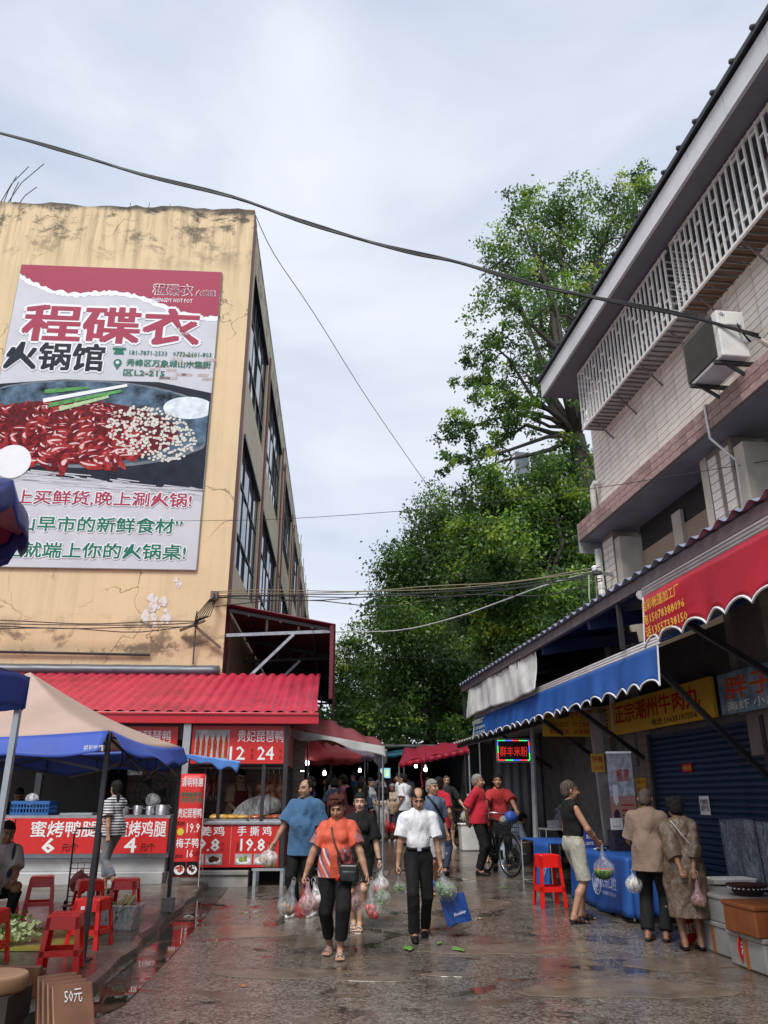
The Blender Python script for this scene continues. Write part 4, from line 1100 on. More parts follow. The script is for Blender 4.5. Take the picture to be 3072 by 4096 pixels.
def nets(D, lo, h):
    S = D < 0
    n = D.shape
    c8 = [S[i:n[0] - 1 + i, j:n[1] - 1 + j, k:n[2] - 1 + k] for i in (0, 1) for j in (0, 1) for k in (0, 1)]
    s = np.zeros(c8[0].shape, np.uint8)
    for c in c8: s += c
    I, J, K = np.nonzero((s > 0) & (s < 8))
    idx = np.full(s.shape, -1, np.int64); idx[I, J, K] = np.arange(len(I))
    vals = {}
    for i in (0, 1):
        for j in (0, 1):
            for k in (0, 1): vals[(i, j, k)] = D[I + i, J + j, K + k]
    P = np.zeros((len(I), 3), np.float32); cnt = np.zeros(len(I), np.float32)
    for a in vals:
        for ax in range(3):
            if a[ax]: continue
            b = list(a); b[ax] = 1; b = tuple(b)
            va, vb = vals[a], vals[b]
            m = (va < 0) != (vb < 0)
            t = np.where(m, va / np.where(m, va - vb, 1), 0)
            for q in range(3): P[:, q] += np.where(m, (a[q] + (t if q == ax else 0)), 0)
            cnt += m
    P = (P / cnt[:, None] + np.stack([I, J, K], 1)) * h + np.array(lo, np.float32)
    F = []
    for ax in range(3):
        o = [(1, 2), (2, 0), (0, 1)][ax]
        sl0 = [slice(1, n[q] - 1) for q in range(3)]; sl0[ax] = slice(0, n[ax] - 1)
        sl1 = list(sl0); sl1[ax] = slice(1, n[ax])
        A, B = S[tuple(sl0)], S[tuple(sl1)]
        e = np.nonzero(A != B)
        if len(e[0]) == 0: continue
        base = [e[q] + (0 if q == ax else 1) for q in range(3)]
        def cell(du, dv):
            c = [x.copy() for x in base]; c[o[0]] -= du; c[o[1]] -= dv; return idx[tuple(c)]
        q4 = np.stack([cell(1, 1), cell(0, 1), cell(0, 0), cell(1, 0)], 1)
        fl = ~A[e]
        q4[fl] = q4[fl][:, ::-1]
        F.append(q4)
    return P, np.concatenate(F)

def np_mesh(name, P, F, mats, midx=None, smooth=True):
    me = bpy.data.meshes.new(name)
    me.vertices.add(len(P)); me.vertices.foreach_set('co', P.astype(np.float32).ravel())
    nf, k = F.shape
    me.loops.add(nf * k); me.loops.foreach_set('vertex_index', F.astype(np.int32).ravel())
    me.polygons.add(nf); me.polygons.foreach_set('loop_start', np.arange(0, nf * k, k, dtype=np.int32))
    for m in (mats if isinstance(mats, (list, tuple)) else [mats]): me.materials.append(m)
    if midx is not None: me.polygons.foreach_set('material_index', midx.astype(np.int32))
    me.polygons.foreach_set('use_smooth', np.full(nf, smooth))
    me.update(calc_edges=True); me.validate()
    return me

def Rm(x=0, y=0, z=0): return np.array(Euler((x, y, z)).to_matrix(), np.float32)
def ik(a, b, l1, l2, hint):
    a, b, hint = np.array(a, float), np.array(b, float), np.array(hint, float)
    d = b - a; L = np.linalg.norm(d)
    if L > (l1 + l2) * .998: b = a + d / L * (l1 + l2) * .998; d = b - a; L = np.linalg.norm(d)
    x = (l1 * l1 - l2 * l2 + L * L) / (2 * L); y = math.sqrt(max(0, l1 * l1 - x * x))
    u = d / L; hv = hint - u * (hint @ u); hv /= max(1e-6, np.linalg.norm(hv))
    return a + u * x + hv * y, b

def skin_mat(name, col):
    if name in MATS: return MATS[name]
    g = NT(name)
    f = g.noise(9, 5, .6); c = g.ramp(f, [(.3, tuple(x * .82 for x in col)), (.7, tuple(x * 1.1 for x in col))])
    c = g.mix(g.ramp(g.noise(4, 3, .5, g.coord(loc=(3, 1, 2))), [(.5, 0.), (.75, .3)]), c, (col[0] * .95, col[1] * .6, col[2] * .5))
    g.base(c); g.set('Roughness', .48); g.set('Subsurface Weight', .12); g.set('Subsurface Radius', (.012, .005, .003)); g.set('Subsurface Scale', .6)
    g.bump(g.noise(60, 4), .08, .003)
    MATS[name] = g.m; return g.m
SK = {'tan': skin_mat('skin_tan', (.40, .215, .135)), 'pale': skin_mat('skin_pale', (.52, .32, .22)), 'dark': skin_mat('skin_brown', (.27, .13, .075))}
M_lip = mat('lip', (.30, .09, .075), .4, .1, bump=0); M_eye = mat('eye_dark', (.02, .013, .01), .25, .1, bump=0); M_eyew = mat('eye_white', (.55, .5, .46), .3, .05, bump=0); M_brow = mat('brow', (.05, .032, .025), .8, .2, bump=0); M_nail = mat('fold_shadowless', (.36, .19, .12), .5, .1, bump=0)
def hairm(name, c): return mat(name, c, .8, .6, 45, .6, 90, spec=.18, stretch=(1, 1, .25))
HR = {'black': hairm('hair_black', (.012, .010, .010)), 'grey': hairm('hair_grey', (.22, .21, .20)), 'brown': hairm('hair_reddish_brown', (.07, .022, .016)), 'buzz': hairm('hair_buzz', (.075, .055, .045))}
def cloth_relief(g):
    a = g.noise(7, 3, .5, g.coord((1, 1, .55)), 1.2); b = g.noise(19, 3, .5, g.coord((1, 1, .7), loc=(3, 3, 1)), .8)
    g.bump(g.math('ADD', a, g.math('MULTIPLY', b, .35)), .75, .035)
def cloth(name, c, rough=.85, var=.1, scale=5):
    name = 'cloth_' + name
    if name in MATS: return MATS[name]
    g = NT(name); f = g.noise(scale, 5, .6)
    g.base(g.ramp(f, [(.3, tuple(x * (1 - var) for x in c)), (.7, tuple(min(1, x * (1 + var)) for x in c))]))
    g.set('Roughness', rough); g.set('Sheen Weight', .1 if sum(c) > .2 else 0.); g.set('Specular IOR Level', .35); cloth_relief(g)
    MATS[name] = g.m; return g.m

def wobble(seed, amp, fz=1.0):
    r = random.Random(seed); W = [(r.uniform(-1, 1) * 22, r.uniform(-1, 1) * 22, r.uniform(-1, 1) * 17 * fz, r.uniform(0, 6.28)) for _ in range(5)]
    W += [(r.uniform(-1, 1) * 55, r.uniform(-1, 1) * 55, r.uniform(-1, 1) * 38 * fz, r.uniform(0, 6.28)) for _ in range(4)]
    def f(X, Y, Z):
        s = 0
        for i, (a, b, c, p) in enumerate(W): s = s + np.sin(a * X + b * Y + c * Z + p) * (1 if i < 5 else .45)
        return s * (amp / 2.6)
    return f

def hand_field(f, wrist, d, n, curl, s, side):
    """palm + four fingers + thumb; d along the hand, n palm normal, side +1/-1 puts the thumb"""
    d = d / np.linalg.norm(d); n = n - d * (n @ d); n = n / np.linalg.norm(n); w_ = np.cross(d, n) * side
    pc = wrist + d * .048 * s
    R = np.stack([w_, n, d], 1)
    f.rbox(pc, (.026 * s, .004 * s, .034 * s), .011 * s, R, .012 * s)
    f.cap(wrist - d * .01, wrist + d * .03 * s, .023 * s, .02 * s, .015 * s)
    lens = (.068, .077, .072, .056)
    for i in range(4):
        base = wrist + d * (.088 - .004 * abs(i - 1.3)) * s + w_ * (.030 - .0195 * i) * s
        a1 = curl * .75 + .08 * i * curl; a2 = curl * 1.7
        d1 = d * math.cos(a1) + n * math.sin(a1); d2 = d * math.cos(a1 + a2) + n * math.sin(a1 + a2)
        m = base + d1 * lens[i] * .52 * s; e = m + d2 * lens[i] * .5 * s
        f.cap(base - d * .01, m, .0094 * s, .0086 * s, .004 * s); f.cap(m, e, .0086 * s, .0072 * s, .003 * s)
    tb = wrist + d * .028 * s + w_ * .026 * s + n * .006 * s
    d1 = d * .72 + w_ * .55 + n * (.25 + .5 * curl); d1 /= np.linalg.norm(d1)
    d2 = d * .85 + w_ * (.25 - .35 * curl) + n * (.2 + .6 * curl); d2 /= np.linalg.norm(d2)
    m = tb + d1 * .036 * s; f.cap(tb, m, .0125 * s, .0105 * s, .008 * s); f.cap(m, m + d2 * .03 * s, .0102 * s, .008 * s, .003 * s)

def person(label, loc, face, H=1.7, girth=1., female=False, skin='tan', off=(0, 0, 0), lean=0., twist=0., feet=None, hands=None, elbows=None, curl=(.9, .9), palm=None,
           head=(0, 0, 0), top=None, bottom=None, shoes='shoe', shoe_mat=None, hair='short', hair_col='black', res=.008, belly=0., glasses=False, group=None, seed=1, hscale=1.0, belt=None, cat='person'):
    T = thing('person', label, cat, loc, D2R(face), group)
    s = H / 1.72; seed = seed * 13 + 1
    feet = feet or ((-.1, 0, 0, .12), (.1, 0, 0, -.12))
    hip = np.array((off[0], off[1], .93 + off[2])); Rt = Rm(lean, 0, twist) if True else None
    def tor(v): return hip + Rt @ np.array(v, float)
    sw = (.146 if female else .163) * (1 + .3 * (girth - 1)); hw = .098 if female else .088
    chest = tor((0, 0, .37)); neck = tor((0, .02, .515)); Rh = Rm(lean * .45 + head[0], head[2], twist + head[1])
    hc = neck + Rm(lean * .6 + head[0] * .4, 0, twist) @ np.array((0, -.024, .135))
    sh = [tor((-sw, .012, .425)), tor((sw, .012, .425))]
    hp = [hip + Rm(0, 0, twist * .4) @ np.array((-hw, 0, -.03)), hip + Rm(0, 0, twist * .4) @ np.array((hw, 0, -.03))]
    legs = []
    for i in (0, 1):
        fx, fy, fz, fyaw = feet[i][:4]; fp = feet[i][4] if len(feet[i]) > 4 else 0.
        an = np.array((fx, fy + .035, fz + .085 + (.06 * abs(fp))))
        kn, an = ik(hp[i], an, .435, .425, (-.1 + .2 * i, -1, .1)); legs.append((hp[i], kn, an, fyaw, fp))
    arms = []
    hands = hands or (None, None)
    for i in (0, 1):
        sg = -1 if i == 0 else 1
        tgt = hands[i]
        tgt = tor((sg * (sw + .075), -.05, -.06)) if tgt is None else np.array(tgt, float)
        hint = (elbows[i] if elbows and elbows[i] is not None else (sg * .35, 1, -.1))
        el, wr = ik(sh[i], tgt, .285, .25, hint); arms.append((sh[i], el, wr))
    g = girth
    def torso(f, e, k=.035):
        f.ell(tor((0, .0, .36)), ((.150 if not female else .138) * g + e, .108 * g + e, .185 + e), Rt, k)
        f.ell(tor((0, -.012 - belly * .4, .17)), (.138 * g + e + belly * .3, .108 * g + e + belly, .16 + e), Rt, k)
        f.ell(tor((0, .008, .0)), ((.150 if not female else .162) * g + e, .112 * g + e, .13 + e), Rt, k)
        [f.cap(tor((0, .02, .462)), tor((q_ * sw * .93, .014, .432)), .050 + e, .043 * (g * .5 + .5) + e, .03) for q_ in (-1, 1)]
        f.ell(tor((0, .03, .485)), (.085 + e * .5, .05 + e * .3, .045), Rt, .03)
        if female:
            for q in (-1, 1): f.ell(tor((q * .066, -.088 * g, .335)), (.062 + e, .052 + e, .062 + e), Rt, .03)
    # ---------------- body
    f = Field()
    torso(f, -.004)
    f.cap(neck - (neck - chest) * .25, hc + Rh @ np.array((0, .02, -.04)), .056 * (g * .4 + .6), .052, .03)
    hs = hscale * 1.06
    def hd(v): return hc + Rh @ (np.array(v, float) * hs)
    f.ell(hd((0, .012, .035)), (.076 * hs, .096 * hs, .086 * hs), Rh, .03)
    f.ell(hd((0, -.022, -.03)), (.064 * hs * (g * .3 + .7), .076 * hs, .082 * hs), Rh, .025)
    f.ell(hd((0, -.066, -.088)), (.030, .024, .022), Rh, .02)
    f.cap(hd((0, -.098, .018)), hd((0, -.118, -.024)), .0075, .0125, .009)
    for q in (-1, 1):
        f.ell(hd((q * .012, -.106, -.028)), (.0085, .009, .008), Rh, .006)
        f.ell(hd((q * .036, -.074, -.022)), (.022, .02, .022), Rh, .016)
        f.ell(hd((q * .079, .012, .0)), (.010, .020, .033), Rh @ Rm(.15, 0, -.35 * q), .006)
        f.ell(hd((q * .032, -.101, .014)), (.017, .012, .012), Rh, .01, sub=True)
        f.ell(hd((q * .032, -.083, .013)), (.014, .012, .010), Rh, .004)
        f.cap(hd((q * .012, -.094, .036)), hd((q * .05, -.082, .036)), .009, .007, .012)
    f.ell(hd((0, -.098, -.052)), (.022, .009, .0065), Rh, .005); f.ell(hd((0, -.095, -.064)), (.018, .009, .0065), Rh, .005)
    f.ell(hd((0, -.106, -.058)), (.024, .006, .002), Rh, .003, sub=True)
    for i in (0, 1):
        a, e_, w_ = arms[i]; sg = -1 if i == 0 else 1; gg = g * .6 + .4
        f.cap(a, e_, .046 * gg, .039 * gg, .02); f.cap(e_, e_ + (w_ - e_) * .45, .040 * gg, .037 * gg, .015); f.cap(e_ + (w_ - e_) * .45, w_, .037 * gg, .0245 * gg, .015)
        dn = (palm[i] if palm and palm[i] is not None else (-sg * .9, -.3, 0))
        hand_field(f, w_, (w_ - e_), np.array(dn, float), curl[i], 1.0 if not female else .92, 1 if i == 0 else -1)
    for i in (0, 1):
        a, k_, n_, fy, fp = legs[i]; gg = g * .7 + .3
        f.cap(a, k_, .084 * gg, .053 * gg, .03); mid = k_ + (n_ - k_) * .32 + np.array((0, .018, 0))
        f.cap(k_, mid, .052 * gg, .055 * gg, .02); f.cap(mid, n_, .052 * gg, .034, .02)
        Rf = Rm(fp, 0, fy)
        heel = n_ + Rf @ np.array((0, .028, -.05)); ball = n_ + Rf @ np.array((0, -.125, -.062)); toe = n_ + Rf @ np.array((0, -.175, -.066))
        f.cap(n_, heel, .034, .029, .02); f.cap(n_ + Rf @ np.array((0, -.02, -.02)), ball, .036, .024, .025)
        if shoes in ('sandal', 'slide'):
            for q in range(5):
                bs = ball + Rf @ np.array(((q - 2) * .0165, 0, -.0)); f.cap(bs, bs + Rf @ np.array(((q - 2) * .003, -.052 + .006 * abs(q - (1 if i == 1 else 3)), -.006)), .0115, .0095, .006)
    P, F = f.mesh(res)
    ctr = P[F].mean(1); q = (ctr - hc) @ Rh / hs
    mi = np.zeros(len(F), int)
    fr = q[:, 1] < -.055
    mi[fr & (np.abs(q[:, 0]) < .025) & (np.abs(q[:, 2] + .058) < .0105)] = 1
    ey = fr & (((np.abs(q[:, 0]) - .033) / .0165) ** 2 + ((q[:, 2] - .0125) / .0068) ** 2 < 1); mi[ey] = 2
    mi[fr & (np.abs(np.abs(q[:, 0]) - .034) < .021) & (np.abs(q[:, 2] - .0365 + .10 * np.maximum(0, np.abs(np.abs(q[:, 0]) - .03) - .008)) < .0048)] = 3
    def put(name, P, F, mats, mi=None, parent=T):
        return link(name, np_mesh(name, P * s, F, mats, mi), parent)
    put('body', P, F, [SK[skin], M_lip, M_eye, M_brow], mi)
    # ---------------- hair
    if hair != 'none':
        hm = HR[hair_col]; f = Field(); th = {'buzz': .004, 'short': .013, 'thin': .009, 'curly': .020, 'long': .018, 'pony': .012, 'sides': .010, 'back': .014, 'cap': .016}[hair]
        f.ell(hd((0, .014, .037)), (.076 * hs + th, .096 * hs + th * .9, .086 * hs + th), Rh, .01)
        f.ell(hd((0, .045, -.02)), (.066 * hs + th, .062 * hs + th * .7, .075 * hs), Rh, .02)
        if hair == 'curly':
            rr = random.Random(seed)
            for _ in range(120):
                a = rr.uniform(0, 6.283); z_ = rr.uniform(-.05, .125); rad = .095 * math.sqrt(max(.05, 1 - ((z_ - .03) / .125) ** 2))
                if math.sin(a) < -.45 and z_ < .07: continue
                f.ell(hd((math.cos(a) * rad, math.sin(a) * rad * 1.1 + .014, z_ + .012)), (rr.uniform(.011, .017),) * 3, None, .005)
        if hair in ('long', 'pony'):
            f.cap(hd((0, .085, .0)), hd((0, .09, -.12)), .05 if hair == 'long' else .03, .05 if hair == 'long' else .022, .03)
            if hair == 'long': f.cap(hd((0, .085, -.1)), hd((0, .075, -.28)), .075, .06, .04); [f.cap(hd((x_, .02, .0)), hd((x_, .035, -.2)), .026, .03, .02) for x_ in (-.07, .07)]
            else: f.cap(hd((0, .10, -.1)), hd((0, .085, -.36)), .024, .02, .02); f.cap(hd((0, .085, -.36)), hd((.01, .07, -.46)), .02, .008, .02)
        # clear the face and the nape; receding crowns keep only the sides
        fz = {'buzz': .062, 'short': .066, 'thin': .078, 'curly': .07, 'long': .06, 'pony': .062, 'sides': .07, 'back': .085, 'cap': .06}[hair]
        f.rbox(hd((0, -.11, fz - .16)), (.056 if hair == 'sides' else .075, .075 if hair not in ('long',) else .062, .15), .012, Rh, .012, sub=True)
        for q_ in (-1, 1): f.ell(hd((q_ * .085, .004, -.012)), (.024, .030, .045), Rh, .006, sub=True)
        if hair in ('sides',):
            f.ell(hd((0, -.045, .125)), (.052, .125, .085), Rh, .012, sub=True)
        if hair == 'back': f.ell(hd((0, -.085, .12)), (.09, .085, .06), Rh, .02, sub=True)
        if hair not in ('long', 'pony'): f.cuts.append((np.array(Rh @ np.array((0, .25, -1.)), np.float32), float((Rh @ np.array((0, .25, -1.))) @ hd((0, .06, -.085)))))
        f.wob = wobble(seed, .0045 if hair != 'curly' else .006)
        P, F = f.mesh(max(.006, res * .85)); put('hair', P, F, hm)
    if glasses:
        b = MB()
        for q_ in (-1, 1):
            b.tube([tuple(hd((q_ * .034 + .021 * math.cos(6.283 * i / 12), -.112, .012 + .015 * math.sin(6.283 * i / 12))) * s) for i in range(13)], .0022, 5)
            b.tube([tuple(hd((q_ * .055, -.112, .016)) * s), tuple(hd((q_ * .084, .0, .016)) * s)], .002, 5)
        b.tube([tuple(hd((-.013, -.114, .014)) * s), tuple(hd((.013, -.114, .014)) * s)], .002, 5); b.build('glasses', M_black, T)
    # ---------------- top
    if top:
        f = Field(); e = top.get('ease', .014)
        torso(f, e, .035)
        hem = top.get('hem', .80); fl = top.get('flare', .0)
        if hem < .88: f.cap(tor((0, .005, .1)), tor((0, .005, hem - .99)), .135 * g + e, .14 * g + e + fl, .05); [f.cap(tor((q_ * .06, .005, .05)), tor((q_ * .075, .005, hem - .99)), .115 * g + e, .118 * g + e + fl, .05) for q_ in (-1, 1)]
        if top.get('skirt'):
            for i in (0, 1):
                a, k_, n_, _, _ = legs[i]; f.cap(a, k_ + (n_ - k_) * top['skirt'], .12 * g, .135 * g, .09)
        sl = top.get('sleeve', .62)
        for i in (0, 1):
            a, e_, w_ = arms[i]; gg = g * .6 + .4; ew = e + top.get('sleeve_ease', .012)
            if sl > 0:
                if sl <= 1: p = a + (e_ - a) * sl; f.cap(a, p, .047 * gg + ew, .050 * gg + ew * 1.2, .022, cut=True)
                else:
                    f.cap(a, e_, .047 * gg + ew, .044 * gg + ew, .022); p = e_ + (w_ - e_) * (sl - 1); f.cap(e_, p, .044 * gg + ew, .034 * gg + ew, .006, cut=True)
            else: f.cap(a + (e_ - a) * .05 + Rt @ np.array(((-1 if i == 0 else 1) * .035, 0, .04)), a + (e_ - a) * .6 + Rt @ np.array(((-1 if i == 0 else 1) * .05, 0, 0)), .062, .075, .012, sub=True)
        f.ell(neck + Rt @ np.array((0, -.035, .075)), (.088, .085, .082), Rt, .012, sub=True)
        dn = np.array((0, 0, -1.)) @ Rm(0, 0, 0); f.plane(dn, -(hem + off[2]))
        f.wob = wobble(seed + 1, top.get('fold', .009), .8)
        P, F = f.mesh(res); put(top.get('name', 'shirt'), P, F, top['mat'])
        if top.get('collar'):
            b = MB(); pts = [tuple((neck + Rt @ np.array((math.cos(a) * .068, math.sin(a) * .064 - .012, .03 - .028 * max(0, -math.sin(a))))) * s) for a in np.linspace(-1.35, 4.49, 22)]
            b.tube(pts, .014 * s, 6); b.build('collar', top['collar'], T, True)
    # ---------------- trousers
    if bottom:
        f = Field(); e = bottom.get('ease', .014)
        f.ell(hip + np.array((0, .008, .0)), ((.152 if not female else .165) * g + e, .115 * g + e, .13 + e), Rt, .04)
        f.ell(tor((0, -.008 - belly * .4, .1)), (.140 * g + e * .8 + belly * .3, .110 * g + e * .8 + belly, .1), Rt, .04)
        ln = bottom.get('length', .93); fl = bottom.get('flare', .0)
        for i in (0, 1):
            a, k_, n_, _, _ = legs[i]; gg = g * .7 + .3
            if ln <= .5:
                p = a + (k_ - a) * (ln * 2); f.cap(a, p, .088 * gg + e, .070 * gg + e + fl, .010, cut=True)
            else:
                f.cap(a, k_, .088 * gg + e, .060 * gg + e + fl * .5, .03); p = k_ + (n_ - k_) * ((ln - .5) * 2); f.cap(k_, p, .060 * gg + e + fl * .5, .050 + e + fl, .006, cut=True)
        f.plane(Rt @ np.array((0, 0, 1.)), float((Rt @ np.array((0, 0, 1.))) @ tor((0, 0, bottom.get('waist', .14 if (top or {}).get('hem', 1) > .9 else .04)))))
        f.wob = wobble(seed + 2, bottom.get('fold', .008), .5)
        P, F = f.mesh(res); put(bottom.get('name', 'trousers'), P, F, bottom['mat'])
    if belt is not None:
        b = MB(); zz = (bottom or {}).get('waist', .14) - .02; n_ = 40
        b.grid(lambda u, v: tuple(tor(((.140 * g + .8 * bottom.get('ease', .014) + .004) * math.cos(6.2832 * u), -.006 - belly * .4 + (.110 * g + .8 * bottom.get('ease', .014) + .004 + belly) * math.sin(6.2832 * u), zz - .017 + .034 * v)) * s), n_, 1); b.build('belt', belt, T, True, thick=.004)
        b = MB(); b.box(tuple(tor((0, -.006 - belly * 1.4 - .110 * g - .018, zz)) * s), (.045, .01, .036)); b.build('buckle', M_alu, T)
    # ---------------- shoes
    sm_ = shoe_mat or M_black
    for i in (0, 1):
        a, k_, n_, fy, fp = legs[i]; Rf = Rm(fp, 0, fy)
        def fo(v): return n_ + Rf @ np.array(v, float)
        if shoes in ('sandal', 'slide'):
            f = Field(); f.rbox(fo((0, -.075, -.095)), (.026, .112, .006), .016, Rf, .01); f.ell(fo((0, -.14, -.095)), (.046, .07, .02), Rf, .01)
            f.plane(Rf @ np.array((0, 0, -1.)), float((Rf @ np.array((0, 0, -1.))) @ fo((0, 0, -.112)))); f.plane(Rf @ np.array((0, 0, 1.)), float((Rf @ np.array((0, 0, 1.))) @ fo((0, 0, -.086))))
            P, F = f.mesh(max(res * .8, .006)); o = put('sandal', P, F, shoe_mat if isinstance(shoe_mat, list) else [sm_])
            for y_ in ((-.115, -.06) if shoes == 'sandal' else (-.10,)):
                b = MB(); w2 = .036 if shoes == 'sandal' else .07
                b.grid(lambda u, v: tuple(fo((.047 * math.cos(math.pi * u), y_ - w2 / 2 + w2 * v, -.088 + (.062 + (.02 if y_ > -.1 else 0)) * math.sin(math.pi * u) ** .7)) * s), 12, 2); st_ = b.build('strap', sm_, o, True, thick=.006)
                if shoes == 'sandal':
                    b = MB(); b.box(tuple(fo((.03 * (1 if i else -1), y_, -.030 + (.02 if y_ > -.1 else 0))) * s), (.018, .03, .012)); b.build('buckle', M_darksteel, st_)
            if shoes == 'sandal':
                b = MB(); b.grid(lambda u, v: tuple(fo((.04 * math.cos(math.pi * (1 + u)), .03 + -.036 * math.sin(math.pi * (1 + u)), -.06 + .025 * v)) * s), 10, 1); b.build('strap', sm_, o, True, thick=.005)
        else:
            f = Field(); f.cap(fo((0, .028, -.058)), fo((0, -.1, -.066)), .040, .040, .02); f.cap(fo((0, -.09, -.066)), fo((0, -.175, -.074)), .042, .030, .02); f.cap(fo((0, .0, -.03)), fo((0, .005, .0)), .042, .041, .02)
            f.plane(Rf @ np.array((0, 0, -1.)), float((Rf @ np.array((0, 0, -1.))) @ fo((0, 0, -.102)))); f.plane(Rf @ np.array((0, 0, 1.)), float((Rf @ np.array((0, 0, 1.))) @ fo((0, 0, -.005))))
            P, F = f.mesh(max(res * .8, .006)); o = put('shoe', P, F, sm_)
            b = MB(); b.prism([(.042 * math.cos(a_), -.075 + .135 * math.sin(a_)) for a_ in np.linspace(0, 6.283, 24)[:-1]], -.112, -.094, lambda x, y, t: tuple(fo((x, y, t)) * s)); b.build('sole', M_black if shoes == 'shoe' else M_letter, o)
    T['_s'] = s
    del T['_s']
    return T, dict(hands=[(a[2] * s, (a[2] - a[1]) / np.linalg.norm(a[2] - a[1])) for a in arms], head=hc * s, tor=lambda v: tor(v) * s, s=s)
# ================================================================== trees
def leafm(name, c):
    g = NT(name)
    f = g.noise(1.1, 3, .5)
    g.base(g.ramp(f, [(.3, tuple(x * .7 for x in c)), (.7, tuple(x * 1.25 for x in c))]))
    g.set('Roughness', .42)
    tr = g.n('ShaderNodeBsdfTranslucent'); tr.inputs[0].default_value = (c[0] * 1.5, c[1] * 1.5, c[2] * .8, 1)
    mx = g.n('ShaderNodeMixShader'); mx.inputs[0].default_value = .42
    g.l(g.b.outputs[0], mx.inputs[1]); g.l(tr.outputs[0], mx.inputs[2]); g.l(mx.outputs[0], g.o.inputs[0])
    return g.m
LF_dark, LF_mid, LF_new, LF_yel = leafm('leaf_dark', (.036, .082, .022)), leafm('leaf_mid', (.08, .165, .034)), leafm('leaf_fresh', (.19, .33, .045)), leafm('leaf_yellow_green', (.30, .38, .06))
M_bark = mat('bark', (.055, .045, .038), .9, .35, 8, .8, 20)
def leaves(name, centers, n, size, mats, weights, parent, seed, droop=.5, dens=55, spread=1.):
    """n leaf blades scattered in clumps round the twig ends"""
    rg = np.random.default_rng(seed)
    C = np.array([c[:3] for c in centers], np.float32); Rr = np.array([c[3] for c in centers], np.float32)
    pr = Rr ** 1.6; pr = pr / pr.sum()
    ncl = max(30, int(n / dens))
    ci = rg.choice(len(C), ncl, p=pr)
    dirs = rg.normal(size=(ncl, 3)); dirs /= np.linalg.norm(dirs, axis=1)[:, None]
    rad = rg.random(ncl) ** .45 * rg.uniform(.85, 1.35, ncl)
    cc = C[ci] + dirs * (Rr[ci] * rad * 1.12)[:, None]
    tone = rg.choice(len(mats), ncl, p=weights)
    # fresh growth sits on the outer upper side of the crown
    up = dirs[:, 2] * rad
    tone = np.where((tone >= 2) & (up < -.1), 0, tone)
    li = rg.integers(0, ncl, n)
    p = cc[li] + rg.normal(size=(n, 3)) * (np.array((.20, .20, .15)) * spread * (1.0 + .5 * rg.random(n))[:, None]) * np.clip(Rr[ci][li], .6, 2.2)[:, None]
    t = rg.normal(size=(n, 3)); t[:, 2] -= droop; t /= np.linalg.norm(t, axis=1)[:, None]
    u = np.cross(t, rg.normal(size=(n, 3))); u /= np.linalg.norm(u, axis=1)[:, None] + 1e-9
    L = size * rg.uniform(.7, 1.3, n)[:, None]; W_ = L * .26
    V = np.stack([p, p + t * L * .5 + u * W_, p + t * L, p + t * L * .5 - u * W_], 1).reshape(-1, 3)
    F = np.arange(n * 4).reshape(-1, 4)
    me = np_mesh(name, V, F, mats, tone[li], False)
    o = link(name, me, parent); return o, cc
def tree(label, base, fork, blobs, n, size, weights, seed, trunk_r=.3, group='trees behind the market', dens=55, spread=1.):
    T = thing('tree', label, 'tree', base, 0, group)
    bz = Vector(base); L = [(b[0] - base[0], b[1] - base[1], b[2] - base[2], b[3]) for b in blobs]
    fk = Vector(fork) - bz; r = random.Random(seed)
    b = MB(); b.tube([(0, 0, -.2), (fk.x * .3 + .1, fk.y * .4, fk.z * .4), (fk.x * .75, fk.y * .8, fk.z * .75), tuple(fk)], [trunk_r * 1.25, trunk_r, trunk_r * .8, trunk_r * .7], 10); b.build('trunk', M_bark, T, True)
    lim = MB(); tw = MB()
    for c in L:
        e = Vector(c[:3]); m = fk.lerp(e, .5) + Vector((r.uniform(-.6, .6), r.uniform(-.6, .6), r.uniform(-.2, .9)))
        rr = trunk_r * .42 * min(1.2, c[3] / 1.2)
        q = [fk, fk.lerp(m, .5) + Vector((r.uniform(-.2, .2), 0, r.uniform(-.2, .3))), m, m.lerp(e, .6) + Vector((r.uniform(-.2, .2), 0, r.uniform(-.1, .2))), e]
        lim.tube(q, [rr, rr * .8, rr * .6, rr * .42, rr * .2], 7)
        for _ in range(5):
            d = Vector((r.uniform(-1, 1), r.uniform(-1, 1), r.uniform(-.5, 1))).normalized() * c[3] * r.uniform(.7, 1.05)
            s0 = m.lerp(e, r.uniform(.3, 1)); tw.tube([s0, s0 + d * .5 + Vector((0, 0, r.uniform(-.1, .2))), s0 + d], [rr * .35, rr * .22, rr * .08], 5)
    lim.build('limbs', M_bark, T, True); o = tw.build('twigs', M_bark, T, True); o['kind'] = 'stuff'
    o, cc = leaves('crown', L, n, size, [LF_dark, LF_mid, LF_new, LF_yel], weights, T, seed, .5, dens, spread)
    o['kind'] = 'stuff'
    return T
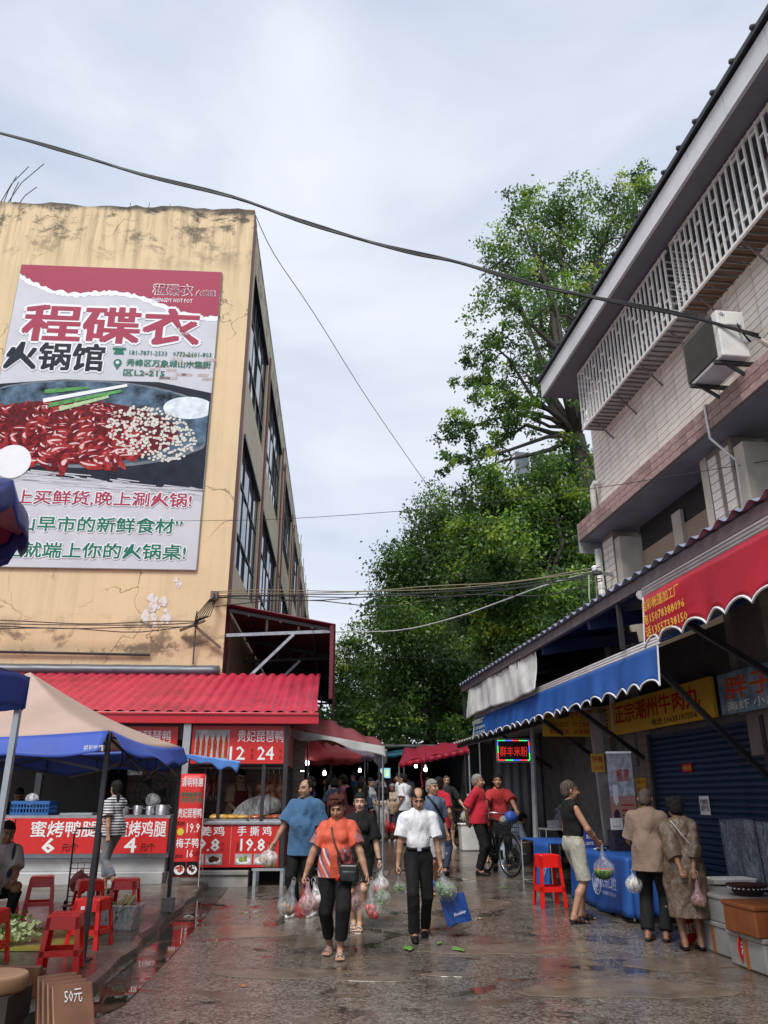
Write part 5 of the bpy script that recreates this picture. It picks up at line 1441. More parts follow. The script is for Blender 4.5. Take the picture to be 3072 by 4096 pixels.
tree('tall camphor tree with open crown and dark limbs behind the eave', (8.6, 26.6, .6), (7.2, 26.2, 14.2), [(9.97, 26.44, 25.26, 1.18), (7.61, 26.87, 25.39, 1.4), (9.11, 27.06, 23.84, 1.58), (6.46, 27.59, 24.28, 1.41), (4.87, 26.86, 22.73, 1.17), (7.32, 27.52, 22.53, 1.58), (4.65, 24.3, 18.83, 1.29), (8.08, 25.88, 20.17, 1.28), (6.73, 27.6, 19.58, 1.44), (4.23, 26.54, 18.46, 0.83), (5.63, 27.44, 17.74, 1.12), (6.19, 24.61, 15.68, 0.92), (3.53, 25.89, 16.42, 0.7), (4.21, 25.09, 14.81, 0.92), (2.95, 26.16, 14.41, 0.78), (4.15, 26.27, 13.88, 0.86), (2.46, 24.25, 12.24, 0.63), (3.41, 24.98, 12.21, 0.73), (5.05, 25.21, 14.5, 0.76), (11.62, 27.5, 27.24, 0.83), (5.83, 26.96, 25.47, 0.8)], 34000, .15, (.28, .42, .22, .08), 1, .42, dens=58, spread=.62)
tree('dark dense tree rising over the middle of the lane', (1.97, 34, .87), (1.9, 34, 5.2), [(2.64, 34.44, 14.11, 1.2), (1.53, 34.87, 12.19, 1.3), (3.08, 35.06, 12.47, 1.53), (0.67, 35.59, 10.81, 1.2), (2.14, 34.86, 10.18, 1.71), (0.23, 35.52, 9.24, 0.97), (1.17, 32.3, 7.56, 1.55), (2.64, 33.88, 7.65, 1.62), (3.78, 35.6, 6.29, 1.67), (0.62, 34.54, 6.15, 1.42), (2.09, 35.44, 5.86, 1.66), (0.76, 32.61, 4.4, 0.94), (4.13, 33.89, 4.51, 1.18), (2.86, 33.09, 3.89, 0.76)], 62000, .17, (.5, .38, .09, .03), 2, .34, dens=60, spread=.9)
tree('bright green tree crowding the far corner of tiled building', (6.2, 26.5, .6), (5.3, 25.5, 6.5), [(3.75, 25.44, 11.34, 0.9), (4.77, 25.87, 10.81, 1.15), (6.04, 26.06, 11.94, 1.01), (7.11, 26.59, 13.27, 0.87), (6.92, 25.86, 10.98, 0.9), (5.64, 26.52, 9.81, 1.24), (3.64, 23.3, 8.65, 1.09), (2.99, 24.88, 9.95, 0.71), (6.79, 26.6, 9.48, 0.99), (3.29, 25.54, 7.86, 1.02), (4.69, 26.44, 7.92, 1.21), (5.46, 23.61, 6.94, 1.0), (3.45, 24.89, 6.48, 0.82), (4.63, 24.09, 6.03, 0.87), (2.65, 25.16, 8.57, 0.7), (6.51, 25.27, 7.96, 0.77)], 60000, .155, (.2, .38, .28, .14), 3, .28, dens=60, spread=.9)
tree('small yellow green tree far down the lane', (-1.8, 48.5, 1.08), (-1.7, 48.5, 5), [(-1.73, 48.44, 10.73, 1.02), (-2.44, 48.87, 8.92, 1.16), (-0.85, 49.06, 8.66, 1.16), (-2.01, 49.59, 6.74, 1.3), (-0.55, 48.86, 6.39, 1.14), (-2.74, 49.52, 7.3, 0.72), (-1.32, 46.3, 4.84, 0.93)], 16000, .20, (.2, .38, .27, .15), 4, .18)
tree('broad dark green wood edge tree standing farthest back', (5.5, 47, 1.08), (5.3, 46.8, 7), [(4.36, 46.44, 15.73, 2.32), (7.2, 46.87, 13.46, 2.59), (10.18, 47.06, 14.4, 2.61), (13.37, 47.59, 16.08, 2.67), (2.0, 46.86, 11.71, 2.55), (4.84, 47.52, 10.12, 2.56), (7.66, 44.3, 9.01, 2.37), (11.26, 45.88, 9.83, 2.47), (0.57, 47.6, 7.9, 2.24), (3.27, 46.54, 6.42, 2.17), (6.35, 47.44, 6.25, 2.21), (9.6, 44.61, 5.96, 2.07), (-1.58, 45.89, 5.58, 1.59), (0.01, 45.09, 4.5, 1.55), (-3.6, 46, 5.2, 1.7), (-3.8, 46, 3.4, 1.5)], 42000, .32, (.62, .33, .04, .01), 5, .45)
# glimpse of a pale block of flats between the crowns
AP = thing('apartment_building', 'pale apartment block with glazed balcony glimpsed behind the trees', 'building', (10.6, 47, 1.0), D2R(12))
b = MB(); b.b2((-1.9, 0, 0), (10, 8, 18.6)); b.build('wall', mat('flat_wall', (.42, .40, .37), .8, .15, 3, dirt=.4), AP)
for k in range(3):
    b = MB(); b.b2((-2.6, -1.2, 12.4 + 3.1 * k), (4, 0, 12.75 + 3.1 * k)); b.build('balcony_slab', MATS['flat_wall'], AP)
    for i in range(6):
        b = MB(); b.b2((-2.5 + i * 1.05, -1.1, 13.4 + 3.1 * k), (-1.55 + i * 1.05, -1.06, 15.2 + 3.1 * k)); b.build('window_pane', M_glass, AP)
    b = MB()
    for i in range(7): b.b2((-2.56 + i * 1.05, -1.14, 12.75 + 3.1 * k), (-2.5 + i * 1.05, -1.04, 15.3 + 3.1 * k))
    b.build('balcony_frame', M_wf, AP)

# ================================================================== overhead cables
M_cab = mat('cable_black', (.012, .012, .013), .5, .2, bump=0); M_cabg = mat('cable_grey', (.42, .42, .40), .5, .2, bump=0); M_caby = mat('cable_tan', (.20, .17, .10), .5, .2, bump=0)
def cable(label, pts, r, m_=None, strands=None, name='overhead_cable', group=None, sub=4):
    T = thing(name, label, 'cable', pts[0], 0, group)
    o = Vector(pts[0]); P = [Vector(p) - o for p in pts]
    def cr(t):
        n = len(P) - 1; i = min(int(t * n), n - 1); f = t * n - i
        p0, p1, p2, p3 = P[max(0, i - 1)], P[i], P[i + 1], P[min(n, i + 2)]
        return .5 * ((2 * p1) + (p2 - p0) * f + (2 * p0 - 5 * p1 + 4 * p2 - p3) * f * f + (3 * p1 - p0 - 3 * p2 + p3) * f ** 3)
    N = (len(P) - 1) * sub
    for k, (dx, dz, mm, ph) in enumerate(strands or [(0, 0, m_ or M_cab, 0)]):
        b = MB(); b.tube([cr(i / N) + Vector((dx, 0, dz + .4 * dz * math.sin(i * .9 + ph))) for i in range(N + 1)], r, 6); b.build('strand', mm, T, True)
    return T
cable('thick black cable bundle sagging across the sky from upper left', [(-9.5, 9.3, 12.3), (-5.8, 9.0, 10.93), (-4.65, 8.91, 10.46), (-3.54, 8.82, 9.98), (-2.15, 8.7, 9.45), (-1.21, 8.61, 8.98), (-0.37, 8.54, 8.6), (0.43, 8.46, 8.29), (1.03, 8.4, 8.08), (2.01, 8.29, 7.64), (2.85, 8.2, 7.36), (3.7, 8.11, 7.08), (4.5, 8.0, 6.72)], .013, strands=[(0, 0, M_cab, 0), (.0, .02, M_cab, 1), (.02, -.022, M_cab, 2)])
cable('thin wire running from the ochre roof corner down into the trees', [(-3.5, 17, 16.4), (-3.1, 18, 15.9), (-2.1, 20, 15.27), (-0.5, 25, 14.95), (2.22, 30, 13.1)], .012)
cable('lower cable bundle strung from ochre corner to tiled building', [(-3.7, 16.75, 5.74), (-1.23, 15.5, 5.44), (0.64, 14.9, 5.33), (2.33, 14, 5.24), (3.84, 13.2, 5.25)], .010, strands=[(0, .07, M_caby, 0), (0, .03, M_caby, 2), (0, -.02, M_cab, 1), (0, -.06, M_cab, 3), (0, -.10, M_cab, 5), (0, -.2, M_cab, 2)])
cable('sagging pale grey cable below the bundle over the lane', [(-3.4, 20.6, 5.65), (-1.14, 19, 5.36), (0.32, 17.5, 5.09), (1.46, 16, 5.05), (2.29, 15, 5.15), (2.93, 14, 5.2), (3.8, 13.2, 5.3)], .014, M_cabg)
cable('single thin wire crossing below the banner to the right building', [(-8, 16.9, 7.5), (-4.15, 16, 7.21), (-1.86, 14, 6.54), (0.85, 12, 6.01), (2.84, 10.5, 5.72), (4.87, 9, 5.53)], .005)
cable('black cables stretched along the foot of the ochre facade', [(-9.5, 16.1, 4.98), (-7, 16.3, 4.96), (-5.2, 16.4, 4.97), (-4.0, 16.5, 5.05)], .011, strands=[(0, .06, M_cab, 0), (0, 0.01, M_cab, 2), (0, -.05, M_cab, 4), (0, -.1, M_cab, 1)])
cable('thin grey line sloping over the market roofs', [(-3.0, 24, 6.4), (-1, 21, 5.2), (1.5, 18.5, 4.6), (4, 17, 4.2)], .006)
# cable post with insulator on the tiled building corner
T = thing('cable_bracket', 'white insulator bracket holding cables at tiled building corner', 'bracket', (3.84, 13.2, 4.6), AR)
b = MB(); b.bar((.25, .05, .62), (-.12, .05, .66), .05); b.build('arm', M_steel, T)
b = MB(); b.lathe([(.03, 0), (.06, .02), (.04, .05), (.06, .07), (.03, .1)], 10, (-.1, .05, .68)); b.build('insulator', M_letter, T, True)
for k in range(3):
    b = MB(); b.tube([(-.1 - .12 * k, .05, .6), (-.12 - .14 * k, .03, .2), (-.06 - .15 * k, .02, -.4)], .012, 5); b.build('drop_wire', [M_caby, M_cabg, M_cab][k], T)

# ================================================================== market further up the lane
M_umb = mat('umbrella_dull_red', (.30, .05, .055), .6, .15, 3, .1, dirt=.3); M_umbw = mat('plastic_sheet', (.50, .49, .48), .4, .15, 4, .3, 12, dirt=.5)
translucent(M_umb, .35); translucent(M_umbw, .4)
def umbrella(label, x, y, r, zr, za, m_, rot=0., group='market umbrellas', tilt=0., n=8):
    T = thing('market_umbrella', label, 'umbrella', (x, y, gz(y)), rot, group)
    g0 = gz(y)
    def pt(a, q): 
        rr = r * q / math.cos(((a + math.pi / n) % (2 * math.pi / n)) - math.pi / n) * math.cos(math.pi / n)
        return (rr * math.cos(a), rr * math.sin(a), za - g0 - (za - zr) * q ** 1.15 + tilt * rr * math.sin(a) - .10 * math.sin(q * math.pi) * (1 - abs(math.cos(a * n / 2))) * .5)
    b = MB(); b.grid(lambda u, v: pt(2 * math.pi * u, .02 + .98 * v), n * 6, 8); b.build('canopy', m_, T, True, thick=.004)
    b = MB(); b.grid(lambda u, v: tuple(Vector(pt(2 * math.pi * u, 1)) - Vector((0, 0, v * (.14 + .05 * abs(math.sin(u * math.pi * n * 2)))))), n * 10, 1); b.build('valance', m_, T, True, thick=.003)
    b = MB(); b.tube([(0, 0, 0), (0, 0, za - g0 + .06)], .022, 8); b.build('pole', M_steel, T, True)
    for k in range(n):
        a = 2 * math.pi * k / n + math.pi / n
        b = MB(); b.tube([pt(a, .04), tuple(Vector(pt(a, .97)) - Vector((0, 0, .02)))], .008, 5); b.build('rib', M_darksteel, T)
        b = MB(); b.tube([(0, 0, za - g0 - .55), tuple(Vector(pt(a, .5)) - Vector((0, 0, .02)))], .007, 5); b.build('spoke', M_darksteel, T)
    b = MB(); b.lathe([(.28, 0), (.28, .06), (.05, .09), (.04, .25)], 16); b.build('base', M_concrete, T)
    return T
umbrella('red umbrella deeper in the lane above the fruit table', -1.9, 20.4, 1.4, 2.5, 3.1, mat('umbrella_red', (.38, .03, .03), .6, .15, 3), .1)
umbrella('faded purple umbrella on the left of the far lane', -1.6, 24.5, 1.4, 2.75, 3.4, mat('umbrella_mauve', (.22, .16, .22), .6, .15, 3), .3)
umbrella('farthest dark blue umbrella on the left of the lane', -1.9, 29, 1.5, 2.9, 3.6, mat('umbrella_navy', (.03, .04, .12), .6, .15, 3), .0)
umbrella('farthest maroon umbrella near the end of the lane', 0.6, 33, 1.5, 3.0, 3.7, mat('umbrella_maroon', (.2, .03, .05), .6, .15, 3), .2)
def slant_tarp(label, pts, m_, cat='tarpaulin', sag=.12, name='tarpaulin_roof', poles=True):
    """four corner points: near-left, near-right, far-right, far-left"""
    o = Vector((pts[0][0], pts[0][1], gz(pts[0][1]))); T = thing(name, label, cat, o)
    A_, B_, C_, D_ = [Vector(p) - o for p in pts]
    b = MB(); b.grid(lambda u, v: tuple(A_.lerp(B_, u).lerp(D_.lerp(C_, u), v) - Vector((0, 0, sag * math.sin(math.pi * u) * math.sin(math.pi * v) + .03 * math.sin(u * 21 + v * 4)))), 26, 10); b.build('sheet', m_, T, True, thick=.004)
    b = MB(); b.grid(lambda u, v: tuple(A_.lerp(B_, u) - Vector((0, .01 * math.sin(u * 60), v * (.10 + .05 * abs(math.sin(u * 30)))))), 60, 1); b.build('valance', m_, T, True, thick=.003)
    if poles:
        for q in (A_, B_, C_, D_):
            gq = gz(q.y + o.y) - o.z
            b = MB(); b.tube([(q.x, q.y + .05, gq), (q.x, q.y + .05, q.z - .02)], .02, 6); b.build('pole', M_steel, T)
    return T
U = slant_tarp('sloping dull red canopy with pale grey hem beside roast stall', [(-1.80, 15, 2.72), (-.02, 15, 2.40), (-.1, 17.2, 2.66), (-1.62, 17.2, 3.24)], M_umb, 'canopy', .03, 'lane_canopy')
b = MB(); b.grid(lambda u, v: (-.03 + 1.84 * u + .03 * v, -.03 - .06 * v - .02 * math.sin(u * 14), 2.73 - .32 * u - gz(15) - v * (.13 + .05 * math.sin(u * 11) + .2 * max(0, u - .8) * 5 * .6)), 50, 6); b.build('plastic_sheet', M_umbw, U, True, thick=.003)
b = MB(); b.grid(lambda u, v: (1.62 + .24 * u, .02 + .3 * u, 2.38 - gz(15) - v * (.36 - .25 * abs(u - .5))), 8, 6); b.build('plastic_scrap', M_umbw, U, True, thick=.003)
M_redt = mat('red_tarp', (.48, .02, .06), .5, .1, 3, .1); M_teal = mat('teal_tarp', (.03, .20, .28), .5, .2, 3, .2); translucent(M_redt, .5); translucent(M_teal, .5)
T = slant_tarp('red awning with a hanging ribbon in the middle of the lane', [(0.41, 22, 2.40), (2.2, 21.0, 2.72), (2.4, 24.0, 3.12), (.6, 24.5, 2.9)], M_redt, 'awning', .05, 'lane_awning')
b = MB(); b.grid(lambda u, v: (.58 + .04 * u + .02 * math.sin(v * 9), .02, 2.43 - gz(22) - .05 - v * .62), 1, 8); b.build('ribbon', M_redt, T, thick=.003)
slant_tarp('teal tarpaulin roof spanning the lane behind red awning', [(-.6, 25.5, 2.75), (2.9, 25.5, 3.05), (3.2, 30, 3.3), (-.6, 30, 3.1)], M_teal)
slant_tarp('grey sheet roof over the far stalls on the left', [(-3.6, 18.6, 2.9), (-2.2, 18.6, 2.75), (-2.4, 31, 3.2), (-4.3, 31, 3.5)], mat('grey_sheet', (.2, .2, .21), .6, .2, 3, .1), 'roof', .08)
slant_tarp('added dark sheet roof that shades the far end of the lane', [(-4.6, 30, 3.4), (3.8, 30, 3.35), (3.6, 46, 4.1), (-5, 46, 4.1)], mat('dark_sheet', (.07, .075, .08), .6, .2, 3, .1), 'roof', .1)  # added roof that keeps the lane interior below it dark
slant_tarp('brown sheet roof over the right hand stalls past the noodle shop', [(2.2, 18.6, 2.82), (6.5, 18.0, 3.0), (6.5, 30, 3.4), (2.6, 30, 3.2)], mat('brown_sheet', (.12, .09, .075), .6, .25, 3, .1), 'roof', .05)
T = thing('lane_end_blocker', 'added dark wall with shutters blocking the far end of the lane', 'wall', (-.5, 47, 1.05))  # added backing that closes off the lane so its depth stays dark
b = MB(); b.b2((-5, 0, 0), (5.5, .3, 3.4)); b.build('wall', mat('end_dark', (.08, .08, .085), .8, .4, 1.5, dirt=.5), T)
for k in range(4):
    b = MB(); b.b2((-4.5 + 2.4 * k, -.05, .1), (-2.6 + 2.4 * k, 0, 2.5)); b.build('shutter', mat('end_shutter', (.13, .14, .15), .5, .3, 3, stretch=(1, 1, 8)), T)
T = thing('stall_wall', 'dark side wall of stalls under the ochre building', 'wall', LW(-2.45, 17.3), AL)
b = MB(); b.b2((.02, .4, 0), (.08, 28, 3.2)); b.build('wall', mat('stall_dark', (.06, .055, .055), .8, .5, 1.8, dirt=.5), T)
T = thing('shop_row_wall', 'dark wall with shop openings painted dark on the right of the far lane', 'wall', RW(5.75, 21.0), AR)
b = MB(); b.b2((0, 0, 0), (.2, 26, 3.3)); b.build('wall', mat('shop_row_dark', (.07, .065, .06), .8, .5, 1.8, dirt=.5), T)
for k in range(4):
    b = MB(); b.b2((-.06, .6 + 6 * k, .4), (0, 4.4 + 6 * k, 2.6)); b.build('opening_shade', mat('opening_dark', (.025, .025, .028), .7, .4, 2), T)  # solid dark slab painted as the shade inside an open front

# stall tables with goods
M_green = [mat('greens_a', (.05, .16, .02), .6, .4, 14, .3), mat('greens_b', (.12, .26, .05), .6, .4, 14, .3), mat('greens_pale', (.40, .46, .22), .6, .3, 14, .3)]
M_crate = mat('black_crate', (.02, .02, .022), .5, .3)
def leafy(b, c, r, n, seed, squash=.6):
    rr = random.Random(seed)
    for _ in range(n):
        p = Vector(c) + Vector((rr.gauss(0, r * .45), rr.gauss(0, r * .45), abs(rr.gauss(0, r * .4)) * squash)); L = r * rr.uniform(.35, .7)
        d = Vector((rr.uniform(-1, 1), rr.uniform(-1, 1), rr.uniform(-.2, .9))).normalized(); sd = d.orthogonal().normalized() * L * .28
        b.add([p, p + d * L * .5 + sd + Vector((0, 0, L * .1)), p + d * L, p + d * L * .5 - sd], [(0, 1, 2, 3)])
def goods_table(label, x, y, L, W_, rz, kinds, seed, z=.72):
    T = thing('goods_table', label, 'stall table', (x, y, gz(y)), rz, 'market goods tables')
    b = MB(); b.b2((-W_ / 2, -L / 2, z - .04), (W_ / 2, L / 2, z)); b.build('top', M_wood, T)
    for sx in (-1, 1):
        for sy in (-1, 1):
            b = MB(); b.b2((sx * (W_ / 2 - .06) - .02, sy * (L / 2 - .06) - .02, 0), (sx * (W_ / 2 - .06) + .02, sy * (L / 2 - .06) + .02, z - .04)); b.build('leg', M_darksteel, T)
    n = len(kinds)
    for i, kd in enumerate(kinds):
        cy = -L / 2 + L * (i + .5) / n
        b = MB(); q = L / n * .44; b.b2((-W_ * .45, cy - q, z + .002), (W_ * .45, cy + q, z + .02))
        for (p0, p1) in (((-W_ * .45, cy - q), (W_ * .45, cy - q)), ((-W_ * .45, cy + q), (W_ * .45, cy + q)), ((-W_ * .45, cy - q), (-W_ * .45, cy + q)), ((W_ * .45, cy - q), (W_ * .45, cy + q))): b.bar((*p0, z + .06), (*p1, z + .06), .015, .12)
        b.build('crate', M_crate, T)
        b = MB(); rr = random.Random(seed + i)
        if kd in (0, 1, 2): [leafy(b, (rr.uniform(-.3, .3) * W_, cy + rr.uniform(-.6, .6) * q, z + .05), .2, 30, seed + i * 7 + k) for k in range(5)]; b.build('greens', M_green[kd], T)
        else:
            for k in range(26):
                px, py, pz = rr.uniform(-.36, .36) * W_, cy + rr.uniform(-.75, .75) * q, z + .05 + rr.uniform(0, .1); b.lathe([(.005, -.045), (.035, -.03), (.048, 0), (.035, .03), (.005, .042)], 7, (px, py, pz))
            o = b.build('fruit', [mat('tomato', (.5, .04, .02), .3, .3), mat('orange_fruit', (.6, .24, .03), .4, .2), mat('aubergine', (.05, .01, .06), .3, .3)][kd - 3], T, True)
        T.children[-1]['kind'] = 'stuff'
    return T
goods_table('table of leafy greens just behind the roast kiosk', -1.55, 15.85, 1.7, .55, AL, (0, 1, 0), 11, .7)
goods_table('second greens table on the left beyond the red umbrella', -2.05, 19.4, 2.4, .8, AL, (3, 1, 4, 0), 12)
goods_table('third goods table far on the left side', -2.3, 23.5, 2.6, .8, AL, (1, 5, 2, 3), 13)
goods_table('low goods table in the crowd near the fruit lamps', -.75, 19.6, 1.4, .6, AL, (4, 2, 5), 14, .55)
goods_table('goods table on the right under the red lane awning', 1.9, 23.6, 2.2, .8, AR, (0, 3, 1), 15)
# lit bulbs hanging over the stalls
M_bulb = mat('bulb_lit', (.9, .95, 1), .3, .0, emit=((.85, .95, 1.0), 9.), bump=0)
for k, (x, y, z) in enumerate([(-1.79, 19, 2.28), (-1.94, 23, 2.44), (-1.8, 18, 2.04), (-1.53, 21, 2.11), (0.94, 24, 2.40), (1.1, 21.6, 2.22), (0.01, 27, 2.28), (-1.02, 22, 2.5), (-0.74, 25, 2.3)]):
    T = thing('hanging_lamp', ['white bulb over the greens table', 'small farther white bulb beside the mauve umbrella', 'low bright bulb nearest the roast kiosk', 'bright bulb at the red umbrella rim', 'bulb under the red lane awning on its far side', 'bulb in front of the right hand stalls', 'bulb under the teal tarpaulin', 'shaded bulb over the crowd', 'bulb hanging deep in the crowd'][k], 'lamp', (x, y, z), 0, 'lit market bulbs')
    b = MB(); b.lathe([(.01, -.06), (.034, -.05), (.045, -.02), (.042, .02), (.026, .05)], 12); b.build('bulb', M_bulb, T, True)
    b = MB(); b.lathe([(.03, .05), (.032, .11), (.012, .12)], 10); b.build('socket', M_letter, T)
    b = MB(); b.tube([(0, 0, .12), (0, 0, .6)], .005, 5); b.build('cord', M_black, T)
    if k in (7,):
        b = MB(); b.lathe([(.22, .02), (.2, .05), (.06, .13), (.05, .16)], 16); b.build('shade', M_alu, T, True)
t = board('glowing_sign', 'small lit blue and yellow price board far down the lane', 'sign', (.03, 26, 2.1), 0, .34, .3, mat('lightbox', (.2, .5, .7), .4, .6, 20, emit=((.25, .6, .75), .8), bump=0))
text('价格\n实惠', 0, .15, .26, .22, mat('lightbox_yellow', (.8, .8, .2), .4, .05, emit=((.8, .8, .2), .8), bump=0), t, .02, off=-.004)

# ================================================================== noodle shop on the right
NS = thing('noodle_shop', 'open fronted noodle shop under a low corrugated roof', 'shop', (0, 0, 0), 0)
e0, e1 = Vector((1.55, 18.2, 2.66)), Vector((3.05, 13.75, 2.93))
b = MB(); b.grid(lambda u, v: tuple(e0.lerp(e1, v) + Vector((u * 5.0, u * 1.2, u * .55 + .018 * math.sin(v * 2 * math.pi * 34)))), 3, 340); b.build('roof_sheet', mat('pale_corrugated', (.46, .46, .46), .45, .12, 3, .05, dirt=.35), NS, True, thick=.005)
b = MB(); b.bar(e0 + Vector((.12, 0, -.06)), e1 + Vector((.12, 0, -.06)), .05, .08); b.build('edge_beam', M_darksteel, NS)
b = MB(); b.tube([(2.74, 15.26, .2), (2.82, 15.26, 2.8)], .05, 8); b.build('post', mat('white_post', (.4, .4, .4), .5, .2, dirt=.4), NS)
for (a_, b_) in (((3.76, 13.9, .1), (3.66, 13.9, 2.9)),):
    q = MB(); q.bar(a_, b_, .17, .14, (0, 1, 0)); q.build('post', mat('pale_post', (.42, .36, .35), .5, .2, dirt=.5), NS)
    q = MB(); q.bar((3.9, 13.9, .1), (3.8, 13.9, 2.9), .09, .1, (0, 1, 0)); q.build('post', M_concrete, NS)
b = MB(); b.grid(lambda u, v: (2.45 + u * 1.15, 18.2 + .025 * math.sin(u * 2 * math.pi * 6), .3 + 2.5 * v), 60, 1); b.build('corrugated_wall', mat('grey_corrugated_wall', (.22, .22, .23), .5, .15, 3, dirt=.3), NS, True, thick=.005)
b = MB(); b.b2((3.55, 19.4, .3), (9, 19.5, 3.2)); b.build('back_wall', mat('plaster_grey', (.30, .29, .28), .8, .12, 2, dirt=.35), NS)
b = MB(); b.b2((3.5, 18.2, .3), (3.58, 19.4, 3.0)); b.build('side_wall', MATS['plaster_grey'], NS)
b = MB(); b.b2((3.7, 14.2, 2.72), (8, 14.3, 2.95)); b.build('rear_lintel', M_wood, NS)
b = MB(); b.b2((3.15, 15.3, 2.45), (8, 15.36, 2.8)); b.build('front_board', mat('dark_board', (.10, .07, .05), .7, .3, stretch=(.2, 1, 4)), NS)
b = MB(); b.tube([(4.6, 19.3, 3.0), (4.62, 19.2, 2.2), (4.68, 19.2, 1.9), (4.66, 19.2, 1.75)], .012, 5); b.build('hanging_wire', M_black, NS)
b = MB(); b.b2((3.95, 19.36, .3), (4.45, 19.4, 2.2)); b.build('dark_panel', M_crate, NS)
b = MB(); b.b2((4.95, 19.37, 1.9), (5.4, 19.4, 2.5)); b.build('wall_poster', mat('faded_poster', (.10, .13, .2), .6, .4, 6), NS)
# LED sign
t = board('led_sign', 'red lit sign with coloured bulb border under noodle shop eave', 'sign', (2.56, 16, 2.19), D2R(3), .66, .41, mat('led_black', (.015, .006, .006), .4, .3), .06, M_alu)
text('群丰米粉', 0, .185, .56, .19, mat('led_red', (.4, .02, .02), .4, .05, emit=((.75, .035, .02), .55), bump=0), t, .03, off=-.006)
led = [mat('led_dot_%d' % k, c, .4, 0, emit=(c, 2.2), bump=0) for k, c in enumerate(((1, .05, .05), (.05, .9, .15), (.08, .15, 1.)))]
lb = MB(); lb.box((0, 0, 0), (.014, .01, .014)); lms = [lb.mesh('led_dot', m_) for m_ in led]
for i in range(30):
    for z in (.02, .39):
        o = link('led_dot', lms[(i // 7 + (z > .2)) % 3], t); o.location = (-.305 + .021 * i, -.008, z)
for i in range(16):
    for x in (-.312, .312):
        o = link('led_dot', lms[(i // 6 + (x > 0)) % 3], t); o.location = (x, -.008, .04 + .0215 * i)
# ================================================================== carried things
def plastic(name, col, a=.35):
    if name in MATS: return MATS[name]
    g = NT(name); g.base(col); g.set('Roughness', .22); g.set('Specular IOR Level', .6)
    cr = g.noise(14, 4, .6, g.coord((1, 1, .35)), 1.5); g.bump(cr, .8, .03)
    tr = g.n('ShaderNodeBsdfTransparent'); tr.inputs[0].default_value = (.97, .97, .97, 1)
    mx = g.n('ShaderNodeMixShader'); g.l(g.ramp(cr, [(.4, a * .35), (.66, min(1, a * 1.5))]), mx.inputs[0])
    g.l(tr.outputs[0], mx.inputs[1]); g.l(g.b.outputs[0], mx.inputs[2]); g.l(mx.outputs[0], g.o.inputs[0])
    MATS[name] = g.m; return g.m
PL_clear, PL_white, PL_red, PL_pink = plastic('bag_clear', (.72, .74, .75), .22), plastic('bag_white', (.78, .78, .79), .6), plastic('bag_red', (.6, .02, .02), .85), plastic('bag_pink', (.75, .45, .48), .5)
def hand_world(T, info, i, dz=-.06):
    p, d = info['hands'][i]; v = Vector(p) + Vector(d) * .075
    return T.location + Matrix.Rotation(T.rotation_euler.z, 3, 'Z') @ v
def bag(label, top, drop, r, m_, fill=None, fill_r=.7, seed=1, squash=.85, dx=0., dy=0., group=None, lumps=9):
    """carrier bag hanging from a hand at `top`: twisted neck, swollen bottom, contents showing through"""
    T = thing('carrier_bag', label, 'bag', (top[0], top[1], top[2] - drop - r), 0, group)
    H_ = drop + r; f = Field()
    f.cap((0, 0, H_), (dx * .5, dy * .5, H_ - drop * .45), .013, .026, .02); f.cap((dx * .5, dy * .5, H_ - drop * .45), (dx, dy, r * 1.05), .026, r * .78, .03)
    f.ell((dx, dy, r * .92), (r, r * squash, r * .9), None, .03); f.wob = wobble(seed, .011, .45)
    P, F = f.mesh(.009); link('film', np_mesh('film', P, F, m_), T)
    b = MB(); b.tube([(-.012, 0, H_ - .03), (-.02, 0, H_ + .02), (0, 0, H_ + .045), (.02, 0, H_ + .02), (.012, 0, H_ - .03)], .006, 6); b.build('handle', m_, T, True)
    if fill:
        rr = random.Random(seed); kind, fm = fill
        if kind == 'leaf':
            b = MB(); [leafy(b, (dx + rr.uniform(-.3, .3) * r, dy + rr.uniform(-.2, .2) * r, r * rr.uniform(.25, 1.0)), r * .62, 26, seed + k, 1.2) for k in range(8)]
            o = b.build('greens', fm, T); o['kind'] = 'stuff'
        else:
            for k in range(lumps):
                a = rr.uniform(0, 6.28); q = rr.random() ** .5 * r * .52; s_ = r * rr.uniform(.26, .36)
                b = MB(); b.lathe([(.01, -s_), (s_ * .7, -s_ * .7), (s_, 0), (s_ * .7, s_ * .7), (.01, s_)], 9, (dx + q * math.cos(a), dy + q * math.sin(a) * squash, r * .5 + rr.uniform(-.2, .55) * r)); b.build('produce', fm, T, True)
    return T

